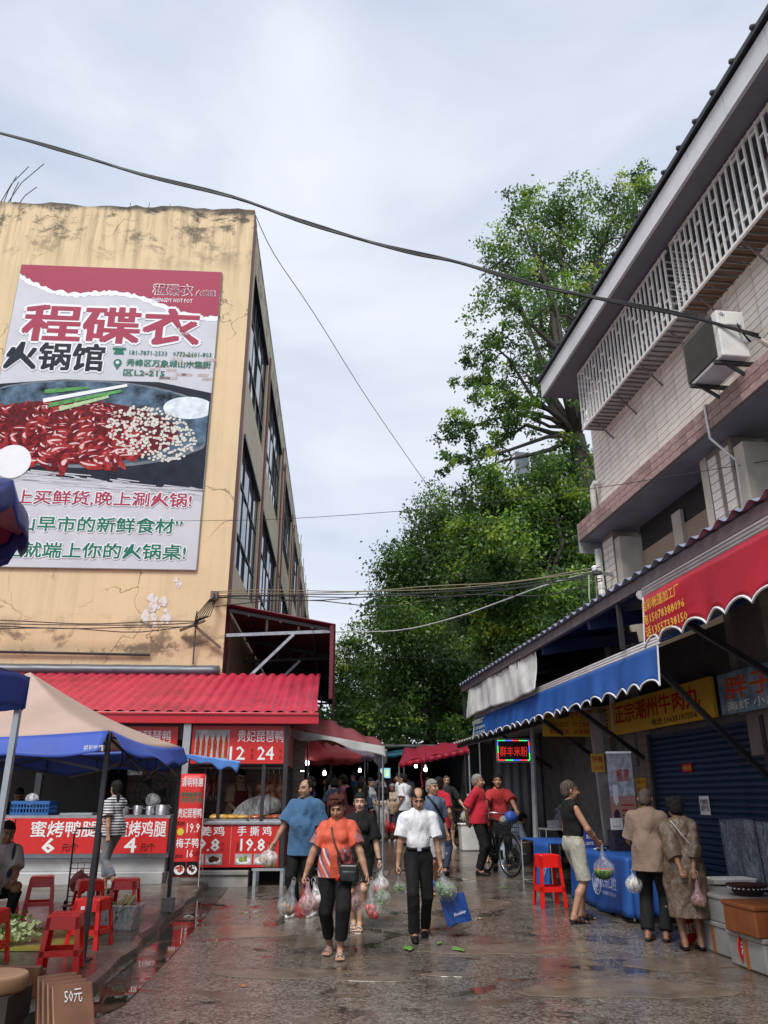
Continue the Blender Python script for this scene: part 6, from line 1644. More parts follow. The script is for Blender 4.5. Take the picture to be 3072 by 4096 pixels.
# ================================================================== people
C_blk = cloth('black', (.005, .005, .0062)); C_white = cloth('white', (.74, .75, .78), var=.04); C_blue = cloth('blue_tee', (.045, .115, .22), var=.15); C_red = cloth('red_polo', (.44, .012, .028)); C_red2 = cloth('brick_polo', (.40, .028, .028)); C_navy = cloth('navy', (.03, .045, .085)); C_khaki = cloth('khaki', (.36, .35, .29)); C_grey = cloth('grey_shorts', (.33, .33, .35)); C_tan = cloth('tan_tee', (.20, .135, .10)); C_jean = cloth('grey_jeans', (.17, .18, .20)); C_beige = cloth('beige', (.45, .36, .27)); C_pink = cloth('pink', (.55, .16, .22)); C_purple = cloth('purple', (.16, .09, .22)); C_teal = cloth('teal', (.05, .16, .17)); C_cream = cloth('cream', (.62, .60, .55)); C_maroon = cloth('maroon', (.12, .015, .02))
def m_orange():
    g = NT('cloth_orange_print'); v = g.coord(); x, y, z = g.sep(g._c.outputs['Object'])
    f = g.noise(5, 5); c = g.ramp(f, [(.3, (.52, .075, .035)), (.7, (.64, .105, .05))])
    sw = g.math('ADD', g.math('MULTIPLY', x, 1.0), g.math('MULTIPLY', g.math('SUBTRACT', z, .8), .55))
    swn = g.math('ADD', g.math('MULTIPLY', sw, 11.), g.math('MULTIPLY', g.noise(2.5, 2), 1.2))
    st = g.ramp(g.math('FRACT', swn), [(.0, (.62, .10, .05)), (.34, (.62, .10, .05)), (.36, (.78, .60, .58)), (.62, (.70, .52, .52)), (.64, (.24, .09, .13)), (.95, (.30, .12, .16))])
    lowleft = g.math('MULTIPLY', g.ramp(x, [(.0, 1.), (.02, 0.)]), g.math('MULTIPLY', g.math('LESS_THAN', x, -.055), g.math('LESS_THAN', z, g.math('ADD', .98, g.math('MULTIPLY', x, .9)))))
    lm = g.math('MULTIPLY', g.math('LESS_THAN', x, -.05), g.math('LESS_THAN', z, 1.02)); c = g.mix(lm, c, st)
    fl = g.noise(7.5, 6, .65, g.coord(loc=(1.3, 4, 2)), 1.3)
    fc = g.ramp(fl, [(.36, (.02, .02, .022)), (.44, (.10, .03, .03)), (.5, (.50, .07, .05)), (.56, (.06, .16, .20)), (.64, (.55, .42, .38))])
    d2 = g.math('ADD', g.math('POWER', g.math('DIVIDE', g.math('SUBTRACT', x, .115), .085), 2.), g.math('POWER', g.math('DIVIDE', g.math('SUBTRACT', z, .90), .15), 2.))
    d2 = g.math('ADD', d2, g.math('MULTIPLY', g.math('SUBTRACT', fl, .5), 2.5))
    c = g.mix(g.math('LESS_THAN', d2, 1.), c, fc)
    slv = g.math('MULTIPLY', g.math('GREATER_THAN', g.math('ABSOLUTE', x), .205), g.math('LESS_THAN', z, 1.20)); c = g.mix(g.math('MULTIPLY', slv, .9), c, fc)
    g.base(c); g.set('Roughness', .7); cloth_relief(g); return g.m
def m_stripe():
    g = NT('cloth_striped'); g.coord(); z = g.sep(g._c.outputs['Object'])[2]
    g.base(g.mix(g.math('GREATER_THAN', g.math('FRACT', g.math('MULTIPLY', z, 26.)), .5), (.62, .62, .62), (.04, .04, .05))); g.set('Roughness', .85); cloth_relief(g); return g.m
def m_floral():
    g = NT('cloth_brown_floral'); f = g.noise(16, 6, .7, None, .6)
    g.base(g.ramp(f, [(.4, (.085, .055, .036)), (.55, (.125, .085, .057)), (.66, (.22, .17, .12))])); g.set('Roughness', .6); cloth_relief(g); return g.m

# walking towards us
T1, I1 = person('woman in orange patterned tee carrying shopping bags in both hands', (-.50, 8.98, 0), -4, 1.56, 1.16, True, 'tan', off=(0, 0, -.02), lean=.05, feet=((-.085, .12, .0, -.12, .0), (.075, -.16, .0, .10)),
       hands=((-.37, -.10, .78), (.38, -.13, .80)), elbows=((-1, .3, 0), (1, .3, 0)), palm=((.9, -.2, .2), (-.9, -.2, .2)), curl=(1.05, .55), head=(.30, -.06, 0), top=dict(mat=m_orange(), hem=.83, sleeve=.72, ease=.016, fold=.010),
       bottom=dict(mat=C_blk, length=.86, ease=.016), shoes='sandal', shoe_mat=cloth('sandal_pink', (.50, .40, .36), .5), hair='curly', hair_col='brown', res=.0062, belly=.025, seed=3, hscale=1.03)
# her cross-body bag
T = thing('shoulder_bag', 'black leather cross body bag with red tassel on woman in orange', 'bag', (-.36, 8.80, .70), D2R(-4))
f = Field(); f.rbox((0, 0, .09), (.075, .03, .055), .03); f.rbox((0, -.035, .06), (.055, .012, .03), .02); f.wob = wobble(5, .003)
P, F = f.mesh(.006); link('pouch', np_mesh('pouch', P, F, mat('black_leather', (.014, .012, .012), .28, .3, 12, .3, 50)), T)
b = MB(); b.tube([(-.06, .02, .15), (-.10, -.015, .25), (-.155, -.045, .38), (-.19, .0, .49), (-.205, .09, .545), (-.19, .2, .56)], .010, 6); b.tube([(.075, .03, .15), (.10, .14, .25), (.05, .27, .4), (-.19, .2, .56)], .010, 6); b.build('strap', mat('strap_brown', (.05, .03, .028), .5, .2), T, True)
b = MB(); b.tube([(-.06, -.03, .14), (-.10, -.05, .06), (-.12, -.05, .02)], [.006, .012, .02], 7); b.build('tassel', mat('tassel_red', (.6, .03, .02), .6), T, True)
b = MB(); b.lathe([(.004, -.015), (.014, 0), (.004, .015)], 8, (-.065, -.035, .15)); b.build('charm', mat('charm_gold', (.7, .45, .08), .3, metal=.7), T, True)
h = hand_world(T1, I1, 0)
bag('clear bag of brown vegetables outermost left of woman in orange', h + Vector((-.10, .02, 0)), .22, .105, PL_clear, ('lump', mat('brown_veg', (.24, .13, .07), .6, .3)), seed=1, dx=-.05)
bag('red carrier bag hanging lowest from orange woman', h + Vector((0, .04, 0)), .26, .10, PL_red, None, seed=2)
bag('pink tinged bag with green peppers in front of red bag', h + Vector((.05, -.06, 0)), .2, .095, PL_pink, ('leaf', M_green[0]), seed=3, dx=.02)
bag('white bag with pale meat behind the pink bag', h + Vector((.10, .06, 0)), .16, .10, PL_white, ('lump', mat('pale_meat', (.55, .36, .28), .5, .2)), seed=4, dx=.04)
h = hand_world(T1, I1, 1)
bag('clear bag of tomatoes held by woman in orange', h + Vector((.03, -.03, 0)), .24, .105, PL_clear, ('lump', mat('tomato_red', (.5, .04, .03), .3, .2)), seed=5, lumps=8)
bag('clear bag with aubergine and greens beside the tomatoes', h + Vector((-.09, .05, 0)), .2, .085, PL_pink, ('leaf', M_green[0]), seed=6, dx=-.05)
bag('white bag of spring onions behind the tomatoes', h + Vector((.10, .12, .02)), .18, .10, PL_clear, ('leaf', M_green[1]), seed=7, dx=.03)

T2, I2 = person('balding man in white tee and black belted trousers walking', (.40, 9.85, .03), 3, 1.62, .97, False, 'tan', lean=.06, off=(0, 0, -.015), feet=((-.07, -.17, .0, -.02), (.09, .17, .0, -.16)),
       hands=((-.255, -.02, .79), (.265, -.06, .80)), elbows=((-1, .5, 0), (1, .5, 0)), curl=(1.1, 1.1), head=(.38, 0, 0), top=dict(mat=C_white, hem=.99, sleeve=.78, ease=.022, fold=.011),
       bottom=dict(mat=C_blk, length=.985, ease=.014, waist=.10), belt=M_black, shoes='shoe', hair='sides', hair_col='black', res=.0062, seed=4, hscale=1.03)
h = hand_world(T2, I2, 1)
bag('clear bag of leafy lettuce held by man in white tee', h + Vector((0, -.03, 0)), .18, .135, PL_clear, ('leaf', M_green[1]), seed=8, dx=.04)
T = thing('tote_bag', 'royal blue tote bag with white script tilted beside lettuce', 'bag', h + Vector((.20, .06, -.63)), D2R(5))
b = MB()
def tote(u, v):
    return ((u - .5) * .34 + .1 * (1 - v) * 0, .05 * math.sin(math.pi * u) * (.3 + .7 * (1 - v)) + .006 * math.sin(u * 17 + v * 5), v * .36 + .018 * math.sin(u * 5))
M_tote = mat('tote_blue', (.012, .055, .24), .42, .12, 4, .3, 14)
b.grid(lambda u, v: (tote(u, v)[0], -tote(u, v)[1] - .012, tote(u, v)[2]), 14, 12); b.grid(lambda u, v: (tote(1 - u, v)[0], tote(u, v)[1] + .012, tote(1 - u, v)[2]), 14, 12); o = b.build('pouch', M_tote, T, True); 
b = MB(); b.b2((-.17, -.03, 0.0), (.17, .03, .012)); b.build('base', M_tote, T)
b = MB(); b.tube([(-.12, -.02, .35), (-.19, -.04, .52), (-.19, -.05, .60)], .011, 6); b.tube([(.06, -.02, .35), (-.1, -.05, .52), (-.19, -.05, .6)], .011, 6); b.build('handle', M_tote, T, True)
text('Kasdaley', .03, .12, .17, .05, M_letter, T, .008, off=-.075, shear=.3)
T.rotation_euler = (0, D2R(-17), D2R(5)); T.scale = (.84, .84, .84); T.location.z += .09
h = hand_world(T2, I2, 0)
bag('small clear bag of green beans in right hand of white tee man', h + Vector((.02, .05, 0)), .17, .075, PL_clear, ('leaf', M_green[1]), seed=9)

T3, I3 = person('man in blue tee looking aside with a bag of noodles', (-1.06, 11.2, .08), -28, 1.68, 1.13, False, 'tan', feet=((-.09, -.05, 0, -.1), (.1, .1, 0, .1)), hands=((-.36, -.22, .86), None), elbows=((-1, .4, 0), None), curl=(1.2, .6), head=(0, -.18, 0),
       top=dict(mat=C_blue, hem=.74, sleeve=.85, ease=.03, fold=.013, sleeve_ease=.022), bottom=dict(mat=C_blk, length=.97, ease=.02), shoes='shoe', shoe_mat=M_letter, hair='back', hair_col='black', res=.0072, belly=.035, seed=5)
h = hand_world(T3, I3, 0); bag('clear bag of brown dried noodles held by man in blue', h + Vector((-.03, -.02, 0)), .12, .125, PL_white, ('lump', mat('noodle_brown', (.45, .30, .13), .6, .4, 40)), seed=10)
b = MB(); b.add([(-.018, 0, .004), (-.008, 0, -.012), (.035, 0, .013), (-.004, 0, -.003)], [(0, 1, 2, 3)]); o = b.build('chest_mark', mat('mark_blue', (.05, .28, .62), .5), T3); o.location = Vector(I3['tor']((.075, -.178, .36)))
T4, I4 = person('short dark haired woman in black half hidden behind orange tee', (-.30, 10.35, .05), -3, 1.53, 1.0, True, 'pale', feet=((-.08, .1, 0, .1), (.02, -.12, 0, -.05)), hands=(None, (.28, -.1, .84)), curl=(.8, 1.1), top=dict(mat=C_blk, hem=.80, sleeve=.9, ease=.02), bottom=dict(mat=C_blk, length=.42, ease=.02), shoes='slide', shoe_mat=cloth('slide_beige', (.55, .5, .42), .5), hair='short', res=.008, seed=6)
h = hand_world(T4, I4, 1); bag('white bag of fruit carried by the hidden woman', h, .2, .11, PL_white, ('lump', mat('tomato_red', (.5, .04, .03), .3, .2)), seed=11)
b = MB(); b.tube([tuple(Vector(I4['hands'][1][0]) - Vector(I4['hands'][1][1]) * .02 + Vector((.03 * math.cos(a), .03 * math.sin(a), 0))) for a in np.linspace(0, 6.283, 14)], .008, 5); b.build('watch', M_black, T4)
T5, I5 = person('grey haired man in slate blue shirt with black strap', (.76, 13.0, .14), 30, 1.66, 1.05, False, 'tan', feet=((-.08, -.02, 0, 0), (.1, .15, .0, 0, .3)), head=(0, .25, 0), top=dict(mat=cloth('slate_blue', (.10, .14, .22)), hem=.82, sleeve=.8, ease=.022), bottom=dict(mat=C_grey, length=.46, ease=.03), shoes='slide', shoe_mat=cloth('sandal_brown', (.09, .05, .035), .6), hair='short', hair_col='grey', res=.0085, seed=7)
b = MB(); b.tube([tuple(I5['tor'](v)) for v in ((-.12, -.03, .52), (-.06, -.16, .40), (.04, -.17, .25), (.13, -.13, .12))], .018, 6); b.build('strap', M_black, T5)
person('man in red shirt mostly hidden behind the grey haired man', (1.02, 15.2, .22), 150, 1.66, 1.0, False, 'tan', top=dict(mat=C_red, hem=.80, sleeve=.7), bottom=dict(mat=C_navy, length=.95), hair='short', res=.012, seed=8)
T6, I6 = person('bald man with glasses in black tee and shorts walking', (1.55, 20.4, .40), 14, 1.64, 1.0, False, 'pale', feet=((-.08, .1, .02, 0, .2), (.08, -.16, 0, 0)), hands=(None, (.42, -.15, .93)), head=(0, -.25, 0), top=dict(mat=cloth('charcoal', (.022, .023, .026)), hem=.80, sleeve=.85, ease=.025), bottom=dict(mat=C_blk, length=.44, ease=.03), shoes='slide', shoe_mat=C_cream, hair='buzz', hair_col='buzz', res=.0105, seed=9, glasses=True)
h = hand_world(T6, I6, 1); bag('pale bag of cabbage carried by bald man in black', h, .14, .15, PL_white, ('leaf', M_green[2]), seed=12)
# two men with the bicycle
T7, I7 = person('white haired man in crimson polo with hands behind his back', (1.74, 15.25, .22), 62, 1.72, 1.04, False, 'tan', feet=((-.09, -.03, 0, 0), (.09, .04, 0, 0)), hands=((-.10, .19, .90), (.08, .2, .88)), elbows=((-1, .4, 0), (1, .4, 0)), top=dict(mat=C_red, hem=.85, sleeve=.9, ease=.024, collar=C_red), bottom=dict(mat=C_blk, length=.97, ease=.018), hair='thin', hair_col='grey', res=.0085, seed=10, belly=.02, head=(.03, .05, 0))
T8, I8 = person('dark haired man in brick red polo leaning on bicycle handlebar', (2.22, 16.0, .25), -10, 1.75, 1.03, False, 'tan', lean=.28, off=(0, .12, -.03), feet=((-.12, .02, 0, 0), (.14, .1, 0, -.1)), hands=((-.30, -.42, .97), (.34, -.44, 1.0)), elbows=((-1, .3, 0), (1, .3, 0)), curl=(1.2, 1.2), palm=((0, -.3, -1), (0, -.3, -1)), head=(-.2, .1, 0), top=dict(mat=C_red2, hem=.86, sleeve=.85, ease=.026, collar=cloth('collar_tan', (.45, .25, .12))), bottom=dict(mat=C_blk, length=.97, ease=.018), hair='short', hair_col='black', res=.0085, seed=11)
# at the blue table
T9, I9 = person('shaven headed man in black sleeveless top and khaki shorts', (2.44, 10.85, .065), 104, 1.67, 1.0, False, 'tan', feet=((-.13, .10, 0, .15), (.12, -.14, 0, -.05)), hands=((-.17, -.27, .95), (.24, -.1, .85)), elbows=((-.8, .6, 0), (1, .5, 0)), curl=(1.2, .8), head=(0, -.1, 0), top=dict(mat=C_blk, hem=.95, sleeve=0, ease=.016, name='vest'), bottom=dict(mat=C_khaki, length=.47, ease=.02, waist=.09, fold=.012, name='shorts'), belt=M_black, shoes='sandal', shoe_mat=cloth('sandal_black', (.015, .014, .014), .5), hair='buzz', hair_col='buzz', res=.0066, seed=12, hscale=1.04)
h = hand_world(T9, I9, 0); T = bag('clear bag with a cut watermelon held by man in vest', h + Vector((.0, -.02, 0)), .26, .135, PL_clear, None, seed=13)
g = NT('watermelon_rind'); st = g.noise(6, 4, .6, g.coord((3, 3, .6)), .8); g.base(g.ramp(st, [(.42, (.02, .07, .015)), (.55, (.16, .26, .06))])); g.set('Roughness', .3)
b = MB(); b.lathe([(.01, 0), (.07, .012), (.11, .055), (.122, .105), (.12, .125)], 18); b.build('melon_rind', g.m, T, True); b = MB(); b.lathe([(.116, .124), (.11, .130), (.01, .132)], 18); b.build('melon_flesh', mat('melon_flesh', (.5, .08, .06), .4, .2), T)
b = MB(); b.tube([tuple(I9['tor']((-.17, -.03, .06))), tuple(I9['tor']((-.185, -.03, -.04)))], .012, 6); b.build('key_fob', mat('fob_orange', (.6, .3, .05), .5), T9)
T10, I10 = person('man in tan tee and black trousers leaning over table', (3.05, 9.72, .025), 150, 1.61, 1.06, False, 'dark', lean=.14, feet=((-.1, 0, 0, .1), (.1, .04, 0, -.05)), hands=((-.2, -.3, 1.0), (.2, -.32, 1.0)), head=(.25, 0, 0), top=dict(mat=C_tan, hem=.76, sleeve=.9, ease=.03, fold=.012), bottom=dict(mat=C_blk, length=.95, ease=.02), shoes='sandal', shoe_mat=cloth('sandal_brown', (.09, .05, .035), .6), hair='buzz', hair_col='buzz', res=.007, seed=13)
T11, I11 = person('woman in long brown floral dress with hands behind back', (3.27, 9.28, .01), 172, 1.52, 1.03, True, 'dark', lean=.1, feet=((-.09, 0, 0, .05), (.1, .03, 0, -.05)), hands=((-.06, .22, .80), (.07, .24, .84)), elbows=((-1, .5, 0), (1, .5, 0)), curl=(.8, .9), palm=((0, 1, .2), (0, 1, .2)), head=(.2, .25, 0), top=dict(mat=m_floral(), hem=.36, sleeve=1.45, ease=.03, flare=.0, skirt=.55, fold=.013, name='dress', sleeve_ease=.02), bottom=None, shoes='sandal', shoe_mat=cloth('sandal_black', (.015, .014, .014), .5), hair='curly', hair_col='black', res=.007, seed=14)
h = hand_world(T11, I11, 0); bag('pinkish clear bag dangling behind the woman in brown dress', h + Vector((.02, -.03, .04)), .24, .085, PL_pink, ('lump', mat('brown_veg', (.24, .13, .07), .6, .3)), seed=15)
b = MB(); b.tube([tuple(I11['tor'](v)) for v in ((.10, .09, .5), (.06, .165, .42), (.0, .192, .32), (-.1, .185, .2), (-.19, .1, .08))], .006, 5); b.build('strap', M_cabg, T11)
h = hand_world(T10, I10, 1); bag('white bag of buns hanging beside man in tan tee', Vector((2.86, 9.78, .72)), .12, .1, PL_white, ('lump', mat('bun', (.6, .5, .36), .6, .1)), seed=16)
# left terrace
T12, I12 = person('woman in striped tee and grey jeans pulling a trolley', (-4.06, 12.55, .23), -118, 1.54, 1.02, True, 'tan', lean=.05, feet=((-.06, -.15, 0, 0), (.08, .22, .02, 0, .3)), hands=((.02, -.42, .92), (.25, .16, .82)), elbows=((-.6, .6, 0), (1, .5, 0)), curl=(1.1, .7), head=(.05, -.35, 0), top=dict(mat=m_stripe(), hem=.84, sleeve=.8, ease=.022), bottom=dict(mat=C_jean, length=.84, ease=.01), shoes='slide', shoe_mat=C_blk, hair='pony', res=.0078, seed=15)
T13, I13 = person('seated person in pale tee with dark shoulder strap at left edge', (-4.38, 9.75, .13), 35, 1.56, 1.05, True, 'dark', off=(0, .1, -.46), lean=.15, feet=((-.1, -.32, 0, 0), (.1, -.3, 0, 0)), hands=((-.12, -.38, .60), (.1, -.36, .58)), head=(.25, 0, 0), top=dict(mat=cloth('pale_grey_tee', (.40, .38, .37)), hem=.86, sleeve=.9, ease=.024), bottom=dict(mat=C_blk, length=.9, ease=.016), hair='short', res=.009, seed=16)
b = MB(); b.tube([tuple(I13['tor'](v)) for v in ((.1, -.04, .5), (.09, -.15, .35), (.07, -.17, .15))], .024, 6); b.build('strap', C_navy, T13)
T14, I14 = person('stall cook in beige shirt and maroon apron behind kiosk counter', LW(-1.78, 15.25, .33), 38, 1.70, 1.0, False, 'pale', lean=.16, hands=((-.14, -.36, .98), (.12, -.38, .98)), head=(.4, 0, 0), top=dict(mat=cloth('apron_shirt', (.40, .28, .18)), hem=.80, sleeve=.85, ease=.02), bottom=dict(mat=C_blk, length=.95), hair='short', res=.0085, seed=17, glasses=True)
b = MB(); b.grid(lambda u, v: tuple(Vector(I14['tor'](((u - .5) * (.26 + .1 * (1 - v)), -.155 - .03 * math.sin(math.pi * u), -.2 + v * .62)))), 10, 10); b.build('apron', C_maroon, T14, True, thick=.008)
for q in (-1, 1):
    b = MB(); b.tube([tuple(I14['tor'](v)) for v in ((q * .11, -.16, .4), (q * .10, -.06, .52), (q * .06, .1, .45))], .014, 5); b.build('apron_strap', C_maroon, T14)
person('stooping stall worker in black behind the left counter', LW(-5.55, 15.0, .25), 20, 1.5, 1.0, False, 'dark', lean=.5, head=(.4, 0, 0), top=dict(mat=C_blk, hem=.8, sleeve=.8), bottom=dict(mat=C_blk, length=.95), hair='short', res=.013, seed=18)
person('stall worker in maroon crouching by the fan', LW(-3.72, 15.5, .2), -20, 1.32, 1.0, True, 'dark', lean=.3, head=(.4, 0, 0), top=dict(mat=C_maroon, hem=.8, sleeve=.8), bottom=dict(mat=C_blk, length=.95), hair='short', res=.013, seed=19)
# the crowd farther up the lane
T15, I15 = person('long haired girl in black top and wide white trousers', (-.06, 21.8, .45), 24, 1.6, .88, True, 'pale', feet=((-.08, -.1, 0, 0), (.08, .12, 0, 0)), hands=((-.1, -.24, .98), (.12, -.22, .9)), head=(.25, .2, 0), top=dict(mat=C_blk, hem=.92, sleeve=.9), bottom=dict(mat=cloth('white_trousers', (.62, .61, .59)), length=.92, ease=.03, flare=.05), shoes='shoe', shoe_mat=C_beige, hair='long', res=.011, seed=20, glasses=True)
person('girl in grey white tee and black shorts holding phone', (-.36, 21.2, .43), 62, 1.58, .9, True, 'pale', hands=((-.08, -.3, 1.0), (.12, -.3, 1.0)), head=(.3, 0, 0), top=dict(mat=cloth('soft_white', (.5, .5, .52)), hem=.84, sleeve=.9), bottom=dict(mat=C_blk, length=.36), hair='pony', res=.011, seed=21)
T16, I16 = person('old woman in printed beige tee holding red bags', (.22, 21.9, .45), -6, 1.42, .98, True, 'dark', hands=((-.22, -.15, .88), (.1, -.2, .9)), head=(.15, 0, 0), top=dict(mat=C_beige, hem=.80, sleeve=.9), bottom=dict(mat=cloth('jeans_blue', (.05, .08, .14)), length=.85), shoes='shoe', shoe_mat=M_letter, hair='short', hair_col='grey', res=.011, seed=22)
h = hand_world(T16, I16, 0); bag('bright red carrier bag held by the old woman', h + Vector((.05, -.05, 0)), .3, .15, PL_red, None, seed=17); bag('second red bag low beside the old woman', h + Vector((.2, 0, -.1)), .25, .13, PL_red, None, seed=18)
person('man in white tee seen from behind beside the old woman', (.50, 20.8, .41), -125, 1.68, 1.0, False, 'tan', hands=((-.15, -.3, .95), None), head=(.2, 0, 0), top=dict(mat=C_white, hem=.82, sleeve=.8, ease=.026), bottom=dict(mat=C_navy, length=.46, ease=.03), hair='short', res=.0105, seed=23)
person('second man in white behind the first white tee man', (.42, 22.6, .47), -100, 1.7, 1.0, False, 'tan', top=dict(mat=C_white, hem=.82, sleeve=.8), bottom=dict(mat=C_navy, length=.9), hair='short', res=.014, seed=24)
T17, I17 = person('man in pink tee with black backpack bending at stall', (-.78, 17.9, .31), -118, 1.7, 1.02, False, 'tan', lean=.2, hands=((-.1, -.4, 1.0), (.1, -.36, .95)), head=(.3, 0, 0), top=dict(mat=C_pink, hem=.80, sleeve=.85, ease=.026), bottom=dict(mat=cloth('mint_shorts', (.35, .5, .42)), length=.44), hair='short', res=.0105, seed=25)
f = Field(); f.rbox((0, 0, 0), (.10, .05, .15), .04); P, F = f.mesh(.012); o = link('backpack', np_mesh('backpack', P, F, C_blk), T17); o.location = Vector(I17['tor']((0, .19, .3))); o.rotation_euler = (.2, 0, 0)
CR = [('vendor in purple shirt bending under the lamps', (-1.75, 18.3), 60, 1.65, C_purple, C_blk, .25), ('woman in teal tee in the crowd', (-.55, 19.4), 170, 1.56, C_teal, C_blk, 0), ('dark haired shopper in navy near the lamps', (-1.15, 18.9), 190, 1.6, C_navy, C_navy, .1),
      ('shopper in cream tee at the fruit table', (-1.35, 21.2), 100, 1.68, C_cream, C_blk, 0), ('woman in black looking toward us from the crowd', (-.62, 22.6), 5, 1.6, C_blk, C_jean, 0), ('man in grey far up the lane', (-.15, 25.2), 180, 1.7, C_grey, C_navy, 0),
      ('woman in maroon far up the lane', (.35, 26.5), 0, 1.6, C_maroon, C_blk, 0), ('shopper in white far under the teal tarpaulin', (.8, 27.5), 175, 1.66, C_white, C_blk, 0), ('shopper in blue under mauve umbrella', (-.9, 25.6), -60, 1.68, C_blue, C_blk, .1),
      ('vendor in white behind third table', (-2.55, 22.4), 70, 1.66, C_white, C_blk, .1), ('shopper in beige at third table', (-1.55, 23.4), -80, 1.58, C_beige, C_blk, .15), ('shopper in black at right hand stall', (1.2, 24.6), 90, 1.66, C_blk, C_jean, .1), ('shopper in pink far at the lane end', (-.5, 29), 180, 1.6, C_pink, C_blk, 0), ('shopper in purple at the lane end', (.3, 31), 0, 1.66, C_purple, C_blk, 0), ('shopper in dark teal under red umbrella', (-1.05, 20.2), -160, 1.62, C_teal, C_blk, .1), ('boy in navy beside the pink backpack man', (-.42, 18.6), 150, 1.45, C_navy, C_jean, 0)]
for k, (lb, (x, y), fc, hh, ct, cb, ln) in enumerate(CR):
    person(lb, (x, y, gz(y)), fc, hh, 1.0, k % 2 == 1, 'tan', lean=ln, head=(.15, 0, 0), top=dict(mat=ct, hem=.82, sleeve=.85), bottom=dict(mat=cb, length=.92), hair='short' if k % 3 else 'long', res=.0165, seed=30 + k)
# workers by the noodle shop
person('person in pink standing behind the bicycle', (2.18, 17.1, .28), 160, 1.45, .9, True, 'pale', top=dict(mat=cloth('pale_pink', (.6, .35, .38)), hem=.8, sleeve=.9), bottom=dict(mat=cloth('pale_pink', (.6, .35, .38)), length=.4), shoes='slide', shoe_mat=C_cream, hair='long', res=.012, seed=50)
person('person in pale blue crouching beside the bucket', (2.66, 17.3, .29), 100, 1.5, 1.0, False, 'tan', off=(0, .1, -.55), lean=.6, feet=((-.12, -.12, 0, 0), (.12, -.1, 0, 0)), hands=((-.1, -.45, .4), (.1, -.45, .4)), head=(.3, 0, 0), top=dict(mat=cloth('pale_blue', (.42, .50, .62)), hem=.30, sleeve=.9), bottom=dict(mat=C_jean, length=.9), hair='short', res=.012, seed=51)
person('person in striped top bent over noodle shop table', (3.55, 16.6, .27), 120, 1.5, 1.0, True, 'dark', lean=.7, head=(.4, 0, 0), top=dict(mat=MATS.get('cloth_striped') or C_grey, hem=.8, sleeve=.9), bottom=dict(mat=C_blk, length=.9), hair='short', res=.013, seed=52)
# ================================================================== tents and umbrellas at near left
M_beige = mat('tent_beige', (.60, .45, .375), .6, .08, 2, .12, 9); M_tblue = mat('tent_blue', (.05, .115, .52), .5, .12, 3, .12, 9)
translucent(M_beige, .35); translucent(M_tblue, .3)
TN = thing('canopy_tent', 'beige pop up tent with blue valance and black legs', 'tent', (0, 0, 0), 0)
cor = [(-2.80, 8.2), (-2.74, 10.95), (-5.85, 11.1), (-5.95, 8.25)]; ctr = Vector((-4.34, 9.6, 2.96)); ze = 2.16
def gt(y): return gz(y) + .10
def roofp(i, u, v):   # face i: edge corner i -> i+1
    a = Vector((*cor[i], ze)); c_ = Vector((*cor[(i + 1) % 4], ze)); e = a.lerp(c_, u) + Vector((0, 0, -.07 * math.sin(math.pi * u)))
    p = e.lerp(ctr, v); p.z += -.10 * math.sin(math.pi * v) + .05 * v * (1 - v); return tuple(p)
for i in range(4):
    b = MB(); b.grid(lambda u, v: roofp(i, u, v), 20, 12); b.build('roof_panel', M_beige, TN, True, thick=.004)
    out_ = Vector((*cor[i], 0)).lerp(Vector((*cor[(i + 1) % 4], 0)), .5) - Vector((ctr.x, ctr.y, 0)); out_.normalize()
    fl = [.20, .03, .02, .16][i]
    b = MB(); b.grid(lambda u, v: tuple(Vector(roofp(i, u, 0)) + out_ * (.02 + fl * v * (.8 + .4 * math.sin(u * 5 + i))) + Vector((0, 0, -v * (.27 - fl * .35) * (1 + .12 * math.sin(u * 16))))), 40, 6); b.build('valance', M_tblue, TN, True, thick=.004)
    x, y = cor[i]
    b = MB(); b.bar((x, y, gt(y)), (x, y, ze - .02), .042); b.build('leg', M_darksteel, TN)
    b = MB(); b.b2((x - .07, y - .07, gt(y) - .001), (x + .07, y + .07, gt(y) + .012 if i != 1 else gt(y) + .16)); b.build('foot', M_concrete if i == 1 else M_darksteel, TN)
    a = Vector((*cor[i], 0)); c_ = Vector((*cor[(i + 1) % 4], 0))
    for k in range(2):
        p, q = a.lerp(c_, .5 * k + .02), a.lerp(c_, .5 * k + .48)
        for zz in ((1.78, 2.08), (2.08, 1.78)):
            b = MB(); b.bar((p.x, p.y, zz[0]), (q.x, q.y, zz[1]), .022); b.build('truss_bar', M_darksteel, TN)
    b = MB(); b.bar((x, y, 2.02), (ctr.x, ctr.y, 2.5), .022); b.build('ridge_bar', M_darksteel, TN)
    for k in range(4):
        t_ = .15 + .22 * k; p = a.lerp(c_, t_); bb = MB(); bb.tube([(p.x, p.y, 2.0), (p.x + .02, p.y, 1.9), (p.x - .01, p.y, 1.76 + .05 * (k % 2))], .007, 4); bb.build('tie', M_black, TN)
b = MB(); b.bar((ctr.x, ctr.y, 2.0), (ctr.x, ctr.y, 2.9), .03); b.build('centre_post', M_darksteel, TN)
